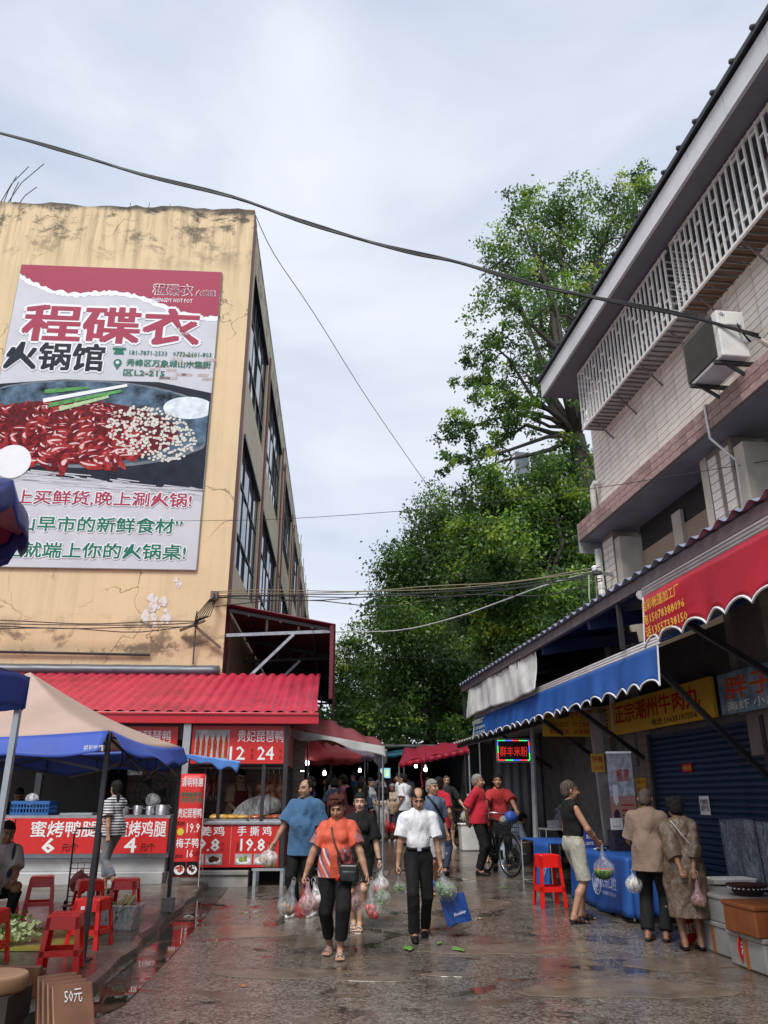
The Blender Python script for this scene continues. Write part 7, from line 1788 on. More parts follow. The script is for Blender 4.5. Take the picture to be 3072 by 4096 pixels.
# blown-up corner of the valance
b = MB(); b.grid(lambda u, v: (-2.72 + .78 * u - .05 * v, 10.95 + .1 * u, 2.08 - .10 * u - v * (.05 + .16 * u * (1 - .75 * abs(math.sin(u * 9)))) ), 24, 5); b.build('loose_flap', mat('tent_blue_light', (.10, .26, .66), .5, .1, 3), TN, True, thick=.004)
o = text('益彩帐篷', -.02, 0, .2, .06, M_letter, TN, .01); o.location = (-2.86, 8.02, 1.98)
T2_ = thing('blue_tent', 'royal blue tent corner with pale pole at left edge', 'tent', (0, 0, 0), 0)
b = MB(); b.grid(lambda u, v: (-4.2 + 1.12 * u, 6.85 - .02 * u, 2.52 - .03 * u - v * .27 + .015 * math.sin(u * 14)), 14, 6); b.build('valance', M_tblue, T2_, True, thick=.004)
b = MB(); b.grid(lambda u, v: (-3.08 - .02 * v, 6.83 - 1.8 * u, 2.49 - v * .27 + .02 * math.sin(u * 14)), 14, 6); b.build('side_valance', M_tblue, T2_, True, thick=.004)
b = MB(); b.add([(-3.08, 6.84, 2.5), (-3.1, 5.0, 2.5), (-4.9, 5.0, 2.9), (-4.9, 6.86, 2.9)], [(0, 1, 2, 3)]); b.build('roof_panel', M_tblue, T2_, thick=.004)
b = MB(); b.bar((-3.21, 6.98, gt(7)), (-3.21, 6.98, 2.3), .05); b.build('leg', M_alu, T2_)
b = MB(); b.b2((-3.28, 6.9, gt(7)), (-3.14, 7.06, gt(7) + .01)); b.build('foot', M_darksteel, T2_)
U = thing('patio_umbrella', 'dark blue umbrella with red lining poking in at left edge', 'umbrella', (-4.06, 5.1, .2), 0)
def um(a, q): r = 1.42 * q; return (r * math.cos(a), r * math.sin(a), 3.62 - .28 * q ** 1.4 + (.10 * q if abs((a * 8 / 6.2832 + .5) % 1 - .5) < .1 else 0))
b = MB(); b.grid(lambda u, v: um(6.2832 * u, .02 + .98 * v), 64, 8); b.build('canopy', mat('umbrella_dark_blue', (.025, .035, .2), .5, .15, 3), U, True, thick=.004)
b = MB(); b.grid(lambda u, v: tuple(Vector(um(6.2832 * u, 1)) - Vector((-.03 * v, 0, v * .2))), 64, 3); b.build('valance', MATS['umbrella_dark_blue'], U, True, thick=.004)
b = MB(); b.grid(lambda u, v: tuple(Vector(um(6.2832 * u, .02 + .97 * v)) - Vector((0, 0, .02))), 64, 8); b.build('lining', mat('umbrella_lining_red', (.45, .02, .03), .5, .1), U, True)
b = MB(); b.tube([(0, 0, 0), (0, 0, 3.6)], .025, 8); b.build('pole', M_steel, U)

# ================================================================== stools
M_stool = mat('stool_red', (.74, .016, .012), .28, .08, 4, .03)
def stool_meshes(h=.45, w0=.135, w1=.18):
    """one moulded plastic stool: seat, four frames with a window each, four legs"""
    parts = []
    def at(x, y, z): k = w1 + (w0 - w1) * z / h; return (x * k, y * k, z)
    f = Field(); f.rbox((0, 0, h - .012), (w0 - .015, w0 - .015, .006), .014); P, F = f.mesh(.011); parts.append(('seat', np_mesh('seat', P, F, M_stool)))
    ap = [MB(), MB()]
    for a in range(4):
        ca, sa = [(1, 0), (0, 1), (-1, 0), (0, -1)][a]
        def fp(t, z, o): x, y = (1 - o / .16), t; X, Y = x * ca - y * sa, x * sa + y * ca; return at(X, Y, z)
        for q_, (t0, t1, z0, z1) in enumerate(((-.98, .98, h * .76, h - .015), (-.98, .98, h * .30, h * .40))):
            ap[q_].add([fp(t0, z0, 0), fp(t1, z0, 0), fp(t1, z1, 0), fp(t0, z1, 0), fp(t0, z0, .014), fp(t1, z0, .014), fp(t1, z1, .014), fp(t0, z1, .014)], [(0, 1, 2, 3), (7, 6, 5, 4), (0, 4, 5, 1), (3, 2, 6, 7)])
    parts += [('apron', ap[0].mesh('apron', M_stool)), ('stretcher', ap[1].mesh('stretcher', M_stool))]
    for sx in (-1, 1):
        for sy in (-1, 1):
            b = MB(); q = .74
            pts = [(1, 1), (1, q), (.93, q), (.93, .93), (q, .93), (q, 1)]
            b.prism([(sx * x, sy * y) for x, y in pts], 0, h - .01, lambda x, y, z: at(x, y, z)); parts.append(('leg', b.mesh('leg', M_stool)))
    return parts
SM = stool_meshes(); SMT = stool_meshes(.66, .14, .19)
def stool(label, x, y, z, rz, tall=False):
    T = thing('plastic_stool', label, 'stool', (x, y, z), D2R(rz), 'red plastic stools')
    for n_, me in (SMT if tall else SM): link(n_, me, T)
    return T
st1 = stool('frontmost red stool beside the black tent pole', -2.83, 7.72, gt(7.72), 12)
stool('red stool with white sticker just behind the frontmost one', -2.98, 8.85, gt(8.85), -8)
b = MB(); b.b2((-.05, -.158, .36), (-.01, -.152, .39)); s_ = b.build('sticker', M_letter, bpy.data.objects['plastic_stool.001']); 
stool('red stool behind the clear plastic box', -3.12, 10.35, gt(10.3), 5)
stool('red stool left of the trolley under the tent', -4.22, 10.55, gt(10.5), 20)
stool('red stool behind the sticker stool near the trolley', -3.52, 10.25, gt(10.2), 30)
stool('red stool cut off by the left picture edge', -3.62, 7.95, gt(8), 5)
stool('red stool under the seated person', -4.42, 9.95, gt(10), 10)
stool('tall red stool beside the blue tables', 2.30, 11.95, gz(11.95), 8, True)

# ================================================================== terrace clutter
def wire_box(b, pts, r): 
    for a, c in pts: b.tube([a, c], r, 5)
TR = thing('shopping_trolley', 'folding metal shopping trolley with red bag on it', 'trolley', (-3.88, 11.0, gt(11)), D2R(8))
M_chrome = mat('chrome', (.5, .5, .51), .25, .1, metal=.9)
b = MB(); b.tube([(-.16, .0, .06), (-.17, -.02, .9), (-.14, -.02, .97), (.14, -.02, .97), (.17, -.02, .9), (.16, 0, .06)], .012, 6); b.build('handle_frame', M_darksteel, TR, True)
for k in range(8):
    b = MB(); b.tube([(-.16, .0, .10 + .065 * k), (.16, 0, .10 + .065 * k)], .006, 5); b.build('rung', M_chrome, TR)
for x in (-.08, 0, .08):
    b = MB(); b.tube([(x, 0, .06), (x, 0, .56)], .005, 5); b.build('rung', M_chrome, TR)
b = MB(); wire_box(b, [((-.16, 0, .08), (-.16, -.24, .08)), ((.16, 0, .08), (.16, -.24, .08)), ((-.16, -.24, .08), (.16, -.24, .08)), ((-.16, -.12, .08), (.16, -.12, .08))], .008); b.build('base_frame', M_chrome, TR)
for x in (-.18, .18):
    b = MB(); b.tube([(x - .015, .03, .06), (x + .015, .03, .06)], .06, 14); b.build('wheel', M_black, TR)
bag('red woven bag standing on the metal trolley', (-3.86, 10.88, gt(11) + .46), .12, .14, mat('woven_red', (.22, .02, .025), .6, .3, 20), None, seed=31)
BX = thing('plastic_box', 'clear plastic storage box full of vegetables beside stools', 'box', (-2.98, 9.85, gt(9.85)), D2R(-6))
M_clear = plastic('clear_box', (.62, .64, .64), .4)
b = MB(); b.add([(-.17, -.12, 0), (.17, -.12, 0), (.17, .12, 0), (-.17, .12, 0), (-.21, -.15, .24), (.21, -.15, .24), (.21, .15, .24), (-.21, .15, .24)], [(0, 3, 2, 1), (0, 1, 5, 4), (1, 2, 6, 5), (2, 3, 7, 6), (3, 0, 4, 7)]); b.build('tub', M_clear, BX, thick=.004)
b = MB(); [b.bar(p, q, .03, .014) for p, q in (((-.21, -.15, .245), (.21, -.15, .245)), ((-.21, .15, .245), (.21, .15, .245)), ((-.21, -.15, .245), (-.21, .15, .245)), ((.21, -.15, .245), (.21, .15, .245)))]; b.build('rim', PL_white, BX)
b = MB(); [leafy(b, (rnd.uniform(-.1, .1), rnd.uniform(-.07, .07), .06 + .12 * rnd.random()), .12, 22, 60 + k) for k in range(6)]; o = b.build('greens', M_green[0], BX); o['kind'] = 'stuff'
for k in range(3):
    b = MB(); b.tube([(-.05 + .05 * k, 0, .2), (.0 + .05 * k, .03, .30), (.03 + .05 * k, .02, .34)], [.03, .028, .012], 8); b.build('bamboo_shoot', mat('shoot', (.5, .38, .2), .6, .3), BX, True)
b = MB(); b.grid(lambda u, v: (-4.3 + 1.15 * u + .1 * v, 8.6 + 1.25 * v, gt(8.6 + 1.25 * v) + .012 + .008 * math.sin(u * 13) * math.sin(v * 11)), 14, 14)
g = NT('yellow_mat'); f = g.noise(4, 6, .7, None, .5); g.base(g.ramp(f, [(.42, (.05, .045, .02)), (.5, (.24, .22, .03)), (.7, (.36, .33, .06))])); g.set('Roughness', .35)
tag(b.build('ground_sheet', g.m, thick=.004), 'dirty yellow plastic sheet spread on the terrace under stools', 'ground sheet')
for k, (x, y, r, lab) in enumerate([(-3.75, 9.0, .14, 'heap of muddy greens on the yellow sheet'), (-3.35, 9.5, .12, 'bundle of pale roots standing by the trolley'), (-4.0, 9.4, .13, 'dark basket of greens by the seated person')]):
    T = thing('vegetable_heap', lab, 'vegetables', (x, y, gt(y) + .015)); b = MB(); [leafy(b, (rnd.uniform(-.08, .08), rnd.uniform(-.08, .08), .02 + .04 * q), r, 24, 80 + k * 9 + q) for q in range(4)]; o = b.build('leaves', M_green[(k + 2) % 3], T); o['kind'] = 'stuff'
# wooden chopping boards for sale
g = NT('red_brown_board'); f = g.noise(4, 6, .6, g.coord((6, 1, 1)), .3); g.base(g.ramp(f, [(.3, (.15, .06, .03)), (.7, (.27, .12, .06))])); g.set('Roughness', .45); M_cb = g.m
for k, (x, y, z, tl, lab) in enumerate([(-2.09, 6.12, .36, .62, 'front chopping board with a chalked price leaning'), (-2.16, 6.20, .36, .58, 'second leaning chopping board behind the priced one'), (-2.23, 6.28, .36, .54, 'third leaning chopping board in the row'), (-2.30, 6.36, .36, .5, 'rearmost leaning chopping board in the row')]):
    T = thing('chopping_board', lab, 'chopping board', (x, y, gz(y) + .004), 0, 'leaning chopping boards')
    b = MB(); b.b2((-.025, -.14, 0), (.025, .14, .34)); o = b.build('board', M_cb, T, bevel=.01); o.rotation_euler = (0, -tl, -.95)
    if k == 0:
        o2 = text('50元', 0, .25, .12, .09, M_letter, o, .0, '-x', 0); o2.data.transform(Matrix.Rotation(math.pi, 4, 'Z')); o2.location = (.034, 0, 0)
        o2.rotation_euler = (0, 0, 0)
T = thing('chopping_block', 'round pale chopping block on a dark box at lower left', 'chopping block', (-2.76, 6.25, gt(6.2) - .15))
b = MB(); b.lathe([(.235, .30), (.245, .315), (.245, .385), (.235, .40)], 36); b.build('block_rim', M_wood, T, True); b = MB(); b.lathe([(.234, .398), (.232, .402), (.01, .403)], 36); b.build('block_top', mat('fresh_wood', (.52, .31, .18), .5, .15, 3, stretch=(1, 6, 1)), T)
b = MB(); b.b2((-.22, -.2, .12), (.22, .2, .3)); b.build('stand_box', mat('dark_box', (.05, .035, .025), .7, .3), T)
T = thing('wood_offcut', 'upright dark red wooden slab behind the round block', 'board', (-2.9, 6.72, gt(6.7)))
b = MB(); b.b2((-.34, -.02, 0), (.3, .03, .22)); b.build('slab', M_cb, T, bevel=.01)
T = thing('standing_banner', 'tall red standing price banner leaning on thin legs', 'banner stand', (-3.06, 13.1, gz(13.1) + .1), D2R(10)); T.scale = (1, 1, 1.09)
b = MB(); b.grid(lambda u, v: ((u - .5) * .40, .10 * v - .02 * math.sin(v * 3), .12 + 1.38 * v), 4, 14); b.build('sheet', M_red, T, True, thick=.004)
def sl_(z): v = (z - .12) / 1.38; return .10 * v - .02 * math.sin(v * 3) - .006
def ctext(s, x, z, w_, h_, m_, bold): 
    o = text(s, x, 0, w_, h_, m_, T, bold); o.location = (0, sl_(z), z); o.rotation_euler = (-.055, 0, 0)
ctext('清明特惠', 0, 1.38, .34, .12, M_letter, .02); ctext('清明踏青季\n  烤鸭享特惠', 0, 1.17, .34, .16, M_bgreen, .03); ctext('贵妃琵琶鸭', 0, .96, .36, .13, M_letter, .02); ctext('19.9', .07, .76, .2, .13, M_letter, .015); ctext('活动价:', -.12, .82, .13, .06, M_black, .02); ctext('梅子鸭', 0, .56, .34, .13, M_letter, .02); ctext('16', .05, .42, .09, .1, M_letter, .02); ctext('活动价', -.11, .39, .12, .05, M_black, .02); ctext('元/斤', .14, .42, .09, .06, M_black, .015)
b = MB(); n_ = 24; b.add([(-.12 + (.06 if i % 2 else .045) * math.cos(6.2832 * i / n_), sl_(.72) - .002, .71 + (.055 if i % 2 else .042) * math.sin(6.2832 * i / n_)) for i in range(n_)], [tuple(range(n_))]); b.build('starburst', mat('star_yellow', (.75, .65, .05), .5, .05, bump=0), T); ctext('12', -.12, .712, .06, .05, M_black, .01)
photo(T, -.09, .23, .18, .18, M_food[0], 'night', y=sl_(.23) - .008); photo(T, .10, .23, .17, .18, M_food[3], 'night', y=sl_(.23) - .008)
for a_ in (((-.2, .1, 1.48), (-.22, -.12, 0)), ((.2, .1, 1.48), (.22, -.12, 0)), ((0, .1, 1.2), (-.3, .35, 0)), ((0, .1, 1.2), (.3, .35, 0))):
    b = MB(); b.tube(a_, .008, 5); b.build('leg', M_alu, T)

# ================================================================== stall goods
def on_l(xl, yl, z): return LW(xl, yl, z)
CRT = thing('plastic_crate', 'blue plastic crate with bags on the left counter', 'crate', on_l(-4.9, 13.95, 1.252), AL)
M_cblue = mat('crate_blue', (.03, .13, .36), .4, .12, 4, .05)
for (a_, b_) in (((-.3, -.2), (.3, -.2)), ((-.3, .2), (.3, .2)), ((-.3, -.2), (-.3, .2)), ((.3, -.2), (.3, .2))):
    b = MB(); b.bar((*a_, .02), (*b_, .02), .014, .04); b.bar((*a_, .19), (*b_, .19), .018, .05); b.bar((*a_, .105), (*b_, .105), .008, .02)
    for k in range(13): p = Vector((*a_, 0)).lerp(Vector((*b_, 0)), k / 12); b.bar((p.x, p.y, .02), (p.x, p.y, .18), .014)
    b.build('crate_side', M_cblue, CRT)
b = MB(); b.b2((-.3, -.2, 0), (.3, .2, .01)); b.build('crate_floor', M_cblue, CRT)
bag('clump of clear plastic bags inside the blue crate', on_l(-4.95, 13.95, 1.52), .02, .11, PL_white, None, seed=40)
def pot(label, xl, yl, z, r, h_):
    T = thing('steel_pot', label, 'pot', on_l(xl, yl, z), AL, 'steel pots on the counter')
    b = MB(); b.lathe([(r * .96, 0), (r, .01), (r, h_), (r * 1.06, h_ + .004), (r * 1.06, h_ + .012), (r * .95, h_ + .012), (r * .93, .02), (.01, .02)], 24); b.build('body', M_chrome, T, True)
    for q in (-1, 1):
        b = MB(); b.tube([(q * r, -.03, h_ * .8), (q * (r + .025), -.02, h_ * .8), (q * (r + .025), .02, h_ * .8), (q * r, .03, h_ * .8)], .005, 5); b.build('handle', M_chrome, T)
for k, (x, r, h_, lab) in enumerate([(-3.43, .085, .12, 'steel pot nearest the striped woman'), (-3.2, .075, .13, 'second steel pot from the striped woman'), (-3.0, .075, .12, 'third steel pot from the striped woman'), (-2.8, .12, .14, 'widest steel pot at the counter end')]): pot(lab, x, 13.85, 1.252, r, h_)
def tray(label, xl, yl, z, w_, d_, food=None, seed=0, group='steel trays'):
    T = thing('steel_tray', label, 'tray', on_l(xl, yl, z), AL, group)
    b = MB(); b.b2((-w_ / 2, -d_ / 2, 0), (w_ / 2, d_ / 2, .008)); [b.bar(p, q, .014, .03) for p, q in (((-w_ / 2, -d_ / 2, .018), (w_ / 2, -d_ / 2, .018)), ((-w_ / 2, d_ / 2, .018), (w_ / 2, d_ / 2, .018)), ((-w_ / 2, -d_ / 2, .018), (-w_ / 2, d_ / 2, .018)), ((w_ / 2, -d_ / 2, .018), (w_ / 2, d_ / 2, .018)))]; b.build('tray', M_chrome, T)
    if food:
        for k in range(food[1]):
            f = Field(); rr = random.Random(seed + k); f.ell((0, 0, .05), (.10, .085, .052), None, .03); f.ell((.07, -.02, .05), (.045, .04, .035), None, .03); f.ell((-.06, .05, .06), (.035, .05, .03), None, .02); f.wob = wobble(seed + k, .008)
            P, F = f.mesh(.012); o = link('chicken', np_mesh('chicken', P, F, food[0]), T); o.location = (-w_ / 2 + w_ * (k + .5) / food[1], rr.uniform(-.03, .03), .01); o.rotation_euler = (0, 0, rr.uniform(-1, 1))
tray('empty steel tray on the left counter by the crate', -4.15, 13.9, 1.252, .5, .35)
M_chk = mat('boiled_chicken', (.52, .30, .06), .35, .25, 14, .2, 30)
tray('steel tray piled with yellow chickens in the kiosk', -1.75, 14.12, 1.148, .62, .36, (M_chk, 4), 70); tray('empty steel tray left of the chickens', -2.25, 14.1, 1.148, .34, .34); tray('steel tray of roast pieces right of the chickens', -1.13, 14.14, 1.148, .5, .34, (M_duck[0], 3), 80)
bag('crumpled clear bag among the steel pots', on_l(-3.02, 14.05, 1.5), .02, .12, PL_clear, None, seed=41); bag('large clear bag standing on the kiosk counter', on_l(-1.05, 14.3, 1.56), .14, .16, PL_clear, None, seed=42)
T = thing('sneeze_guard', 'curved clear acrylic guard on the kiosk counter', 'guard', on_l(-1.42, 14.32, 1.147), AL)
b = MB(); b.add([(-.32 + .64 * i / 24, .0, .0) for i in range(25)] + [(-.32 + .64 * i / 24, .02, .42 * math.sqrt(max(0, 1 - ((i / 24 - 1) ** 2)))) for i in range(25)], [(i, i + 1, 26 + i, 25 + i) for i in range(24)]); b.build('panel', plastic('acrylic', (.6, .62, .64), .35), T, thick=.004)
def duck(label, xl, yl, z, m_, s_=1., k=0):
    T = thing('roast_duck', label, 'roast duck', on_l(xl, yl, z), AL + k, 'roast ducks hanging in the kiosk')
    f = Field(); f.ell((0, 0, -.30), (.075, .06, .13), None, .04); f.cap((0, 0, -.2), (.01, 0, -.04), .035, .018, .04); f.cap((-.05, 0, -.4), (-.07, 0, -.52), .032, .014, .02); f.cap((.05, 0, -.4), (.07, 0, -.52), .032, .014, .02); f.cap((.07, 0, -.22), (.11, -.01, -.34), .02, .012, .02); f.cap((-.07, 0, -.22), (-.11, -.01, -.34), .02, .012, .02); f.wob = wobble(90, .006)
    P, F = f.mesh(.011); link('carcass', np_mesh('carcass', P * s_, F, m_), T)
    b = MB(); b.tube([(.01, 0, -.05), (0, 0, .04), (.015, 0, .08), (.03, 0, .05)], .005, 5); b.build('hook', M_chrome, T)
b = MB(); b.tube([on_l(-2.42, 14.75, 2.02), on_l(-.86, 14.75, 2.02)], .012, 6); o = tag(b.build('hanging_rail', M_chrome), 'steel hanging rail across the kiosk above the ducks', 'rail')
for k, x in enumerate((-2.30, -2.20, -2.10)): duck(['leftmost dark roast duck by the tiled partition', 'second dark roast duck from the tiled partition', 'third dark roast duck from the tiled partition'][k], x, 14.75, 1.95, M_duck[1], .9, .9 + k * .2)
for k, x in enumerate((-1.28, -1.18, -1.08, -.98)): duck(['left one of the glossy roast ducks at kiosk right', 'second glossy roast duck at kiosk right', 'third glossy roast duck at kiosk right', 'rightmost glossy roast duck by the kiosk post'][k], x, 14.75, 1.95, M_duck[0], 1., .6 * (-1) ** k)
T = thing('standing_fan', 'dark round fan facing out behind the left counter', 'fan', on_l(-3.45, 16.0, .3), AL)
b = MB(); [b.tube([(r * math.cos(a), -.02 - .05 * (1 - r / .33), 1.32 + r * math.sin(a)) for a in np.linspace(0, 6.2832, 25)], .006, 5) for r in (.06, .15, .24, .33)]
for k in range(18): a = 6.2832 * k / 18; b.tube([(.05 * math.cos(a), -.07, 1.32 + .05 * math.sin(a)), (.33 * math.cos(a), -.02, 1.32 + .33 * math.sin(a))], .004, 4)
b.build('guard', M_darksteel, T)
for k in range(3):
    a = 2.094 * k; b = MB(); b.add([(.04 * math.cos(a), .0, 1.32 + .04 * math.sin(a)), (.26 * math.cos(a - .35), .02, 1.32 + .26 * math.sin(a - .35)), (.28 * math.cos(a + .3), -.02, 1.32 + .28 * math.sin(a + .3))], [(0, 1, 2)]); b.build('blade', M_crate, T, thick=.006)
b = MB(); b.tube([(0, .06, 0), (0, .06, 1.3)], .02, 8); b.lathe([(.22, 0), (.2, .03), (.03, .05)], 20, (0, .06, 0)); b.build('stand', M_darksteel, T)
T = thing('hanging_sheet', 'white plastic sheet with yellow smiling face hanging in stall', 'plastic sheet', on_l(-3.42, 14.3, 1.88), AL)
b = MB(); b.grid(lambda u, v: ((u - .5) * (.24 + .04 * v), .02 * math.sin(u * 9), v * .26), 10, 8); b.build('sheet', PL_white, T, True, thick=.003)
b = MB(); b.lathe([(.01, 0), (.055, 0), (.055, .004), (.01, .004)], 20); o = b.build('face_disc', mat('smile_yellow', (.7, .5, .04), .5, bump=0), T); o.rotation_euler = (D2R(90), 0, 0); o.location = (.0, -.03, .19)
b = MB(); b.tube([(.032 * math.cos(a), -.036, .188 + .032 * math.sin(a)) for a in np.linspace(3.6, 5.8, 9)], .004, 4); b.box((-.018, -.036, .205), (.01, .004, .014)); b.box((.018, -.036, .205), (.01, .004, .014)); b.build('face_marks', M_black, T)
text('使用环保袋\n爱护环境', 0, .08, .17, .07, M_black, T, .015, off=-.03)

# ================================================================== bicycle
BK = thing('bicycle', 'old black bicycle with a wire front basket', 'bicycle', (2.05, 15.35, gz(15.35)), math.atan2(2.25 - 1.88, 16.06 - 14.66))
M_bk = mat('bike_black', (.012, .012, .013), .35, .3); R_ = .33; yf, yr = -.60, .50
def wheel(y, rot):
    W_ = MB(); W_.tube([(0, R_ * math.cos(a), R_ * math.sin(a)) for a in np.linspace(0, 6.2832, 41)], .018, 8, False); o = W_.build('wheel', M_black, BK, True); o.location = (0, y, R_ + .015); o.rotation_euler = (0, 0, rot)
    q = MB(); q.tube([(0, (R_ - .025) * math.cos(a), (R_ - .025) * math.sin(a)) for a in np.linspace(0, 6.2832, 41)], .009, 6, False); q.build('rim', M_chrome, o, True)
    q = MB()
    for k in range(20): a = 6.2832 * k / 20; q.tube([(.012 * (-1) ** k, .02 * math.cos(a + .5), .02 * math.sin(a + .5)), (0, (R_ - .02) * math.cos(a), (R_ - .02) * math.sin(a))], .0022, 4)
    q.build('spokes', M_chrome, o); q = MB(); q.tube([(-.04, 0, 0), (.04, 0, 0)], .02, 8); q.build('hub', M_chrome, o)
    q = MB(); q.tube([(0, (R_ + .035) * math.cos(a), (R_ + .035) * math.sin(a)) for a in np.linspace(.3, 2.9, 18)], .02, 6); q.build('mudguard', M_bk, o, True)
wheel(yf, .22); wheel(yr, 0.)
zc = R_ + .015
for n_, pts, r in (('down_tube', [(0, yf + .18, zc + .42), (0, -.03, zc - .02)], .018), ('top_tube', [(0, yf + .16, zc + .50), (0, .12, zc + .22)], .016), ('seat_tube', [(0, -.03, zc - .02), (0, .17, zc + .52)], .015), ('chain_stay', [(.04, -.03, zc - .02), (.05, yr, zc)], .010), ('chain_stay', [(-.04, -.03, zc - .02), (-.05, yr, zc)], .010), ('seat_stay', [(.03, .14, zc + .38), (.05, yr, zc)], .009), ('seat_stay', [(-.03, .14, zc + .38), (-.05, yr, zc)], .009), ('fork', [(.05, yf, zc), (.045, yf + .1, zc + .36), (0, yf + .16, zc + .52)], .011), ('fork', [(-.05, yf, zc), (-.045, yf + .1, zc + .36), (0, yf + .16, zc + .52)], .011), ('stem', [(0, yf + .15, zc + .5), (0, yf + .2, zc + .68)], .014), ('handlebar', [(-.29, yf + .34, zc + .66), (-.24, yf + .22, zc + .70), (0, yf + .19, zc + .68), (.24, yf + .22, zc + .70), (.29, yf + .34, zc + .66)], .011), ('kickstand', [(.08, .42, zc - .05), (.14, .45, .01)], .008), ('crank', [(.08, -.03, zc - .02), (.09, -.15, zc - .12)], .008)):
    b = MB(); b.tube(pts, r, 7); b.build(n_, M_chrome if n_ in ('handlebar', 'kickstand', 'crank') else M_bk, BK, True)
f = Field(); f.ell((0, .22, zc + .56), (.085, .12, .035), None, .02); f.cap((0, .12, zc + .56), (0, .02, zc + .56), .04, .02, .03); P, F = f.mesh(.012); link('saddle', np_mesh('saddle', P, F, mat('saddle', (.02, .018, .018), .4, .2)), BK)
b = MB(); b.b2((-.06, .3, zc + .36), (.06, .66, zc + .375)); b.build('rack', M_bk, BK)
b = MB(); b.b2((.035, -.15, zc - .1), (.06, .5, zc + .06)); b.build('chain_guard', M_bk, BK, bevel=.01)
bk = MB(); y0 = yf + .12
for zz, k in ((.30, .85), (.38, .9), (.46, .95), (.54, 1.)):
    bk.tube([(-.17 * k, y0 - .24 * k, zc + zz), (.17 * k, y0 - .24 * k, zc + zz), (.17 * k, y0, zc + zz), (-.17 * k, y0, zc + zz), (-.17 * k, y0 - .24 * k, zc + zz)], .005, 5)
for i in range(11):
    t_ = -1 + .2 * i; bk.tube([(t_ * .145, y0 - .205, zc + .30), (t_ * .17, y0 - .24, zc + .54)], .004, 4); bk.tube([(t_ * .145, y0, zc + .30), (t_ * .17, y0, zc + .54)], .004, 4); bk.tube([(t_ * .145, y0 - .205, zc + .30), (t_ * .145, y0, zc + .30)], .004, 4)
for sx in (-1, 1):
    for i in range(5): bk.tube([(sx * .145, y0 - .205 + .05 * i, zc + .30), (sx * .17, y0 - .24 + .06 * i, zc + .54)], .004, 4)
bk.build('basket', M_darksteel, BK)
bw = Matrix.Rotation(BK.rotation_euler.z, 3, 'Z') @ Vector((.02, y0 - .12, 0)) + BK.location
bag('blue bag stuffed in the bicycle basket', (bw.x + .03, bw.y, bw.z + zc + .66), .03, .12, mat('bag_blue', (.03, .08, .33), .5, .15), None, seed=50)
bag('clear bag of cabbage poking from the bicycle basket', (bw.x - .11, bw.y - .02, bw.z + zc + .60), .02, .08, PL_clear, ('leaf', M_green[2]), seed=51)
bag('red bag on the bicycle rear rack', (1.83, 15.5, gz(15.5) + .95), .1, .15, PL_red, None, seed=52)
BU = thing('paint_bucket', 'grimy white bucket behind the bicycle', 'bucket', (2.84, 17.2, gz(17.2)))
b = MB(); b.lathe([(.13, 0), (.165, .36), (.175, .365), (.175, .385), (.155, .385), (.12, .02), (.01, .02)], 22); b.build('pail', mat('grimy_white', (.52, .50, .46), .5, .15, 5, dirt=.8), BU, True); b = MB(); b.tube([(.17, 0, .34), (.1, -.16, .2), (0, -.2, .16), (-.1, -.16, .2), (-.17, 0, .34)], .005, 5); b.build('handle', M_steel, BU)
for k, (x, y, h_, lab) in enumerate([(2.0, 19.6, .62, 'tall white plastic tub behind man in black'), (2.35, 20.6, .9, 'white foam chest stacked on the right stall')]):
    T = thing('storage_tub', lab, 'tub', (x, y, gz(y) + (.35 if k else 0)), .1); b = MB(); b.box((0, 0, h_ / 2 * .9), (.42, .34, h_ * .9), None, 1.12); b.build('body', M_white, T, bevel=.02); b = MB(); b.b2((-.25, -.21, h_ * .88), (.25, .21, h_ * .94)); b.build('lid', M_white, T, bevel=.01)

# ================================================================== blue tables and what stands on them
M_tc = mat('tablecloth_blue', (.014, .085, .33), .55, .1, 3, .15, 14)
M_tcmark = mat('cloth_print_white', (.55, .60, .70), .6, .08, bump=0)
TB = thing('clothed_table', 'long table under a blue dental clinic cloth', 'table', RW(4.68, 11.25, gz(11.2)), AR)
x0, x1, y0_, y1_, th_ = -.30, .36, -1.0, 1.05, .74
def clothf(u, v):
    # u runs round the table, v down the drop
    per = [(x1, y0_), (x0, y0_), (x0, y1_), (x1, y1_)]; seg = u * 3; i = min(2, int(seg)); f_ = seg - i
    p = Vector((*per[i], 0)).lerp(Vector((*per[i + 1], 0)), f_); c_ = Vector(((x0 + x1) / 2, (y0_ + y1_) / 2, 0)); o_ = (p - c_); nrm = [Vector((0, -1, 0)), Vector((-1, 0, 0)), Vector((0, 1, 0))][i]
    ed = math.sin(math.pi * min(1, max(0, f_))) ; wv = (.018 * math.sin(u * 95) + .012 * math.sin(u * 41 + 1)) * v
    return tuple(p + nrm * (.01 + .035 * v + wv) + Vector((0, 0, th_ - v * (.70 + .02 * math.sin(u * 30)))))
b = MB(); b.grid(clothf, 180, 10); b.build('cloth_drop', M_tc, TB, True, thick=.003)
b = MB(); b.b2((x0 - .012, y0_ - .012, th_ - .006), (x1 + .012, y1_ + .012, th_ + .004)); b.build('cloth_top', M_tc, TB, bevel=.004)
for sx in (x0 + .05, x1 - .05):
    for sy in (y0_ + .05, y1_ - .05):
        b = MB(); b.tube([(sx, sy, 0), (sx, sy, th_ - .01)], .016, 6); b.build('leg', M_alu, TB)
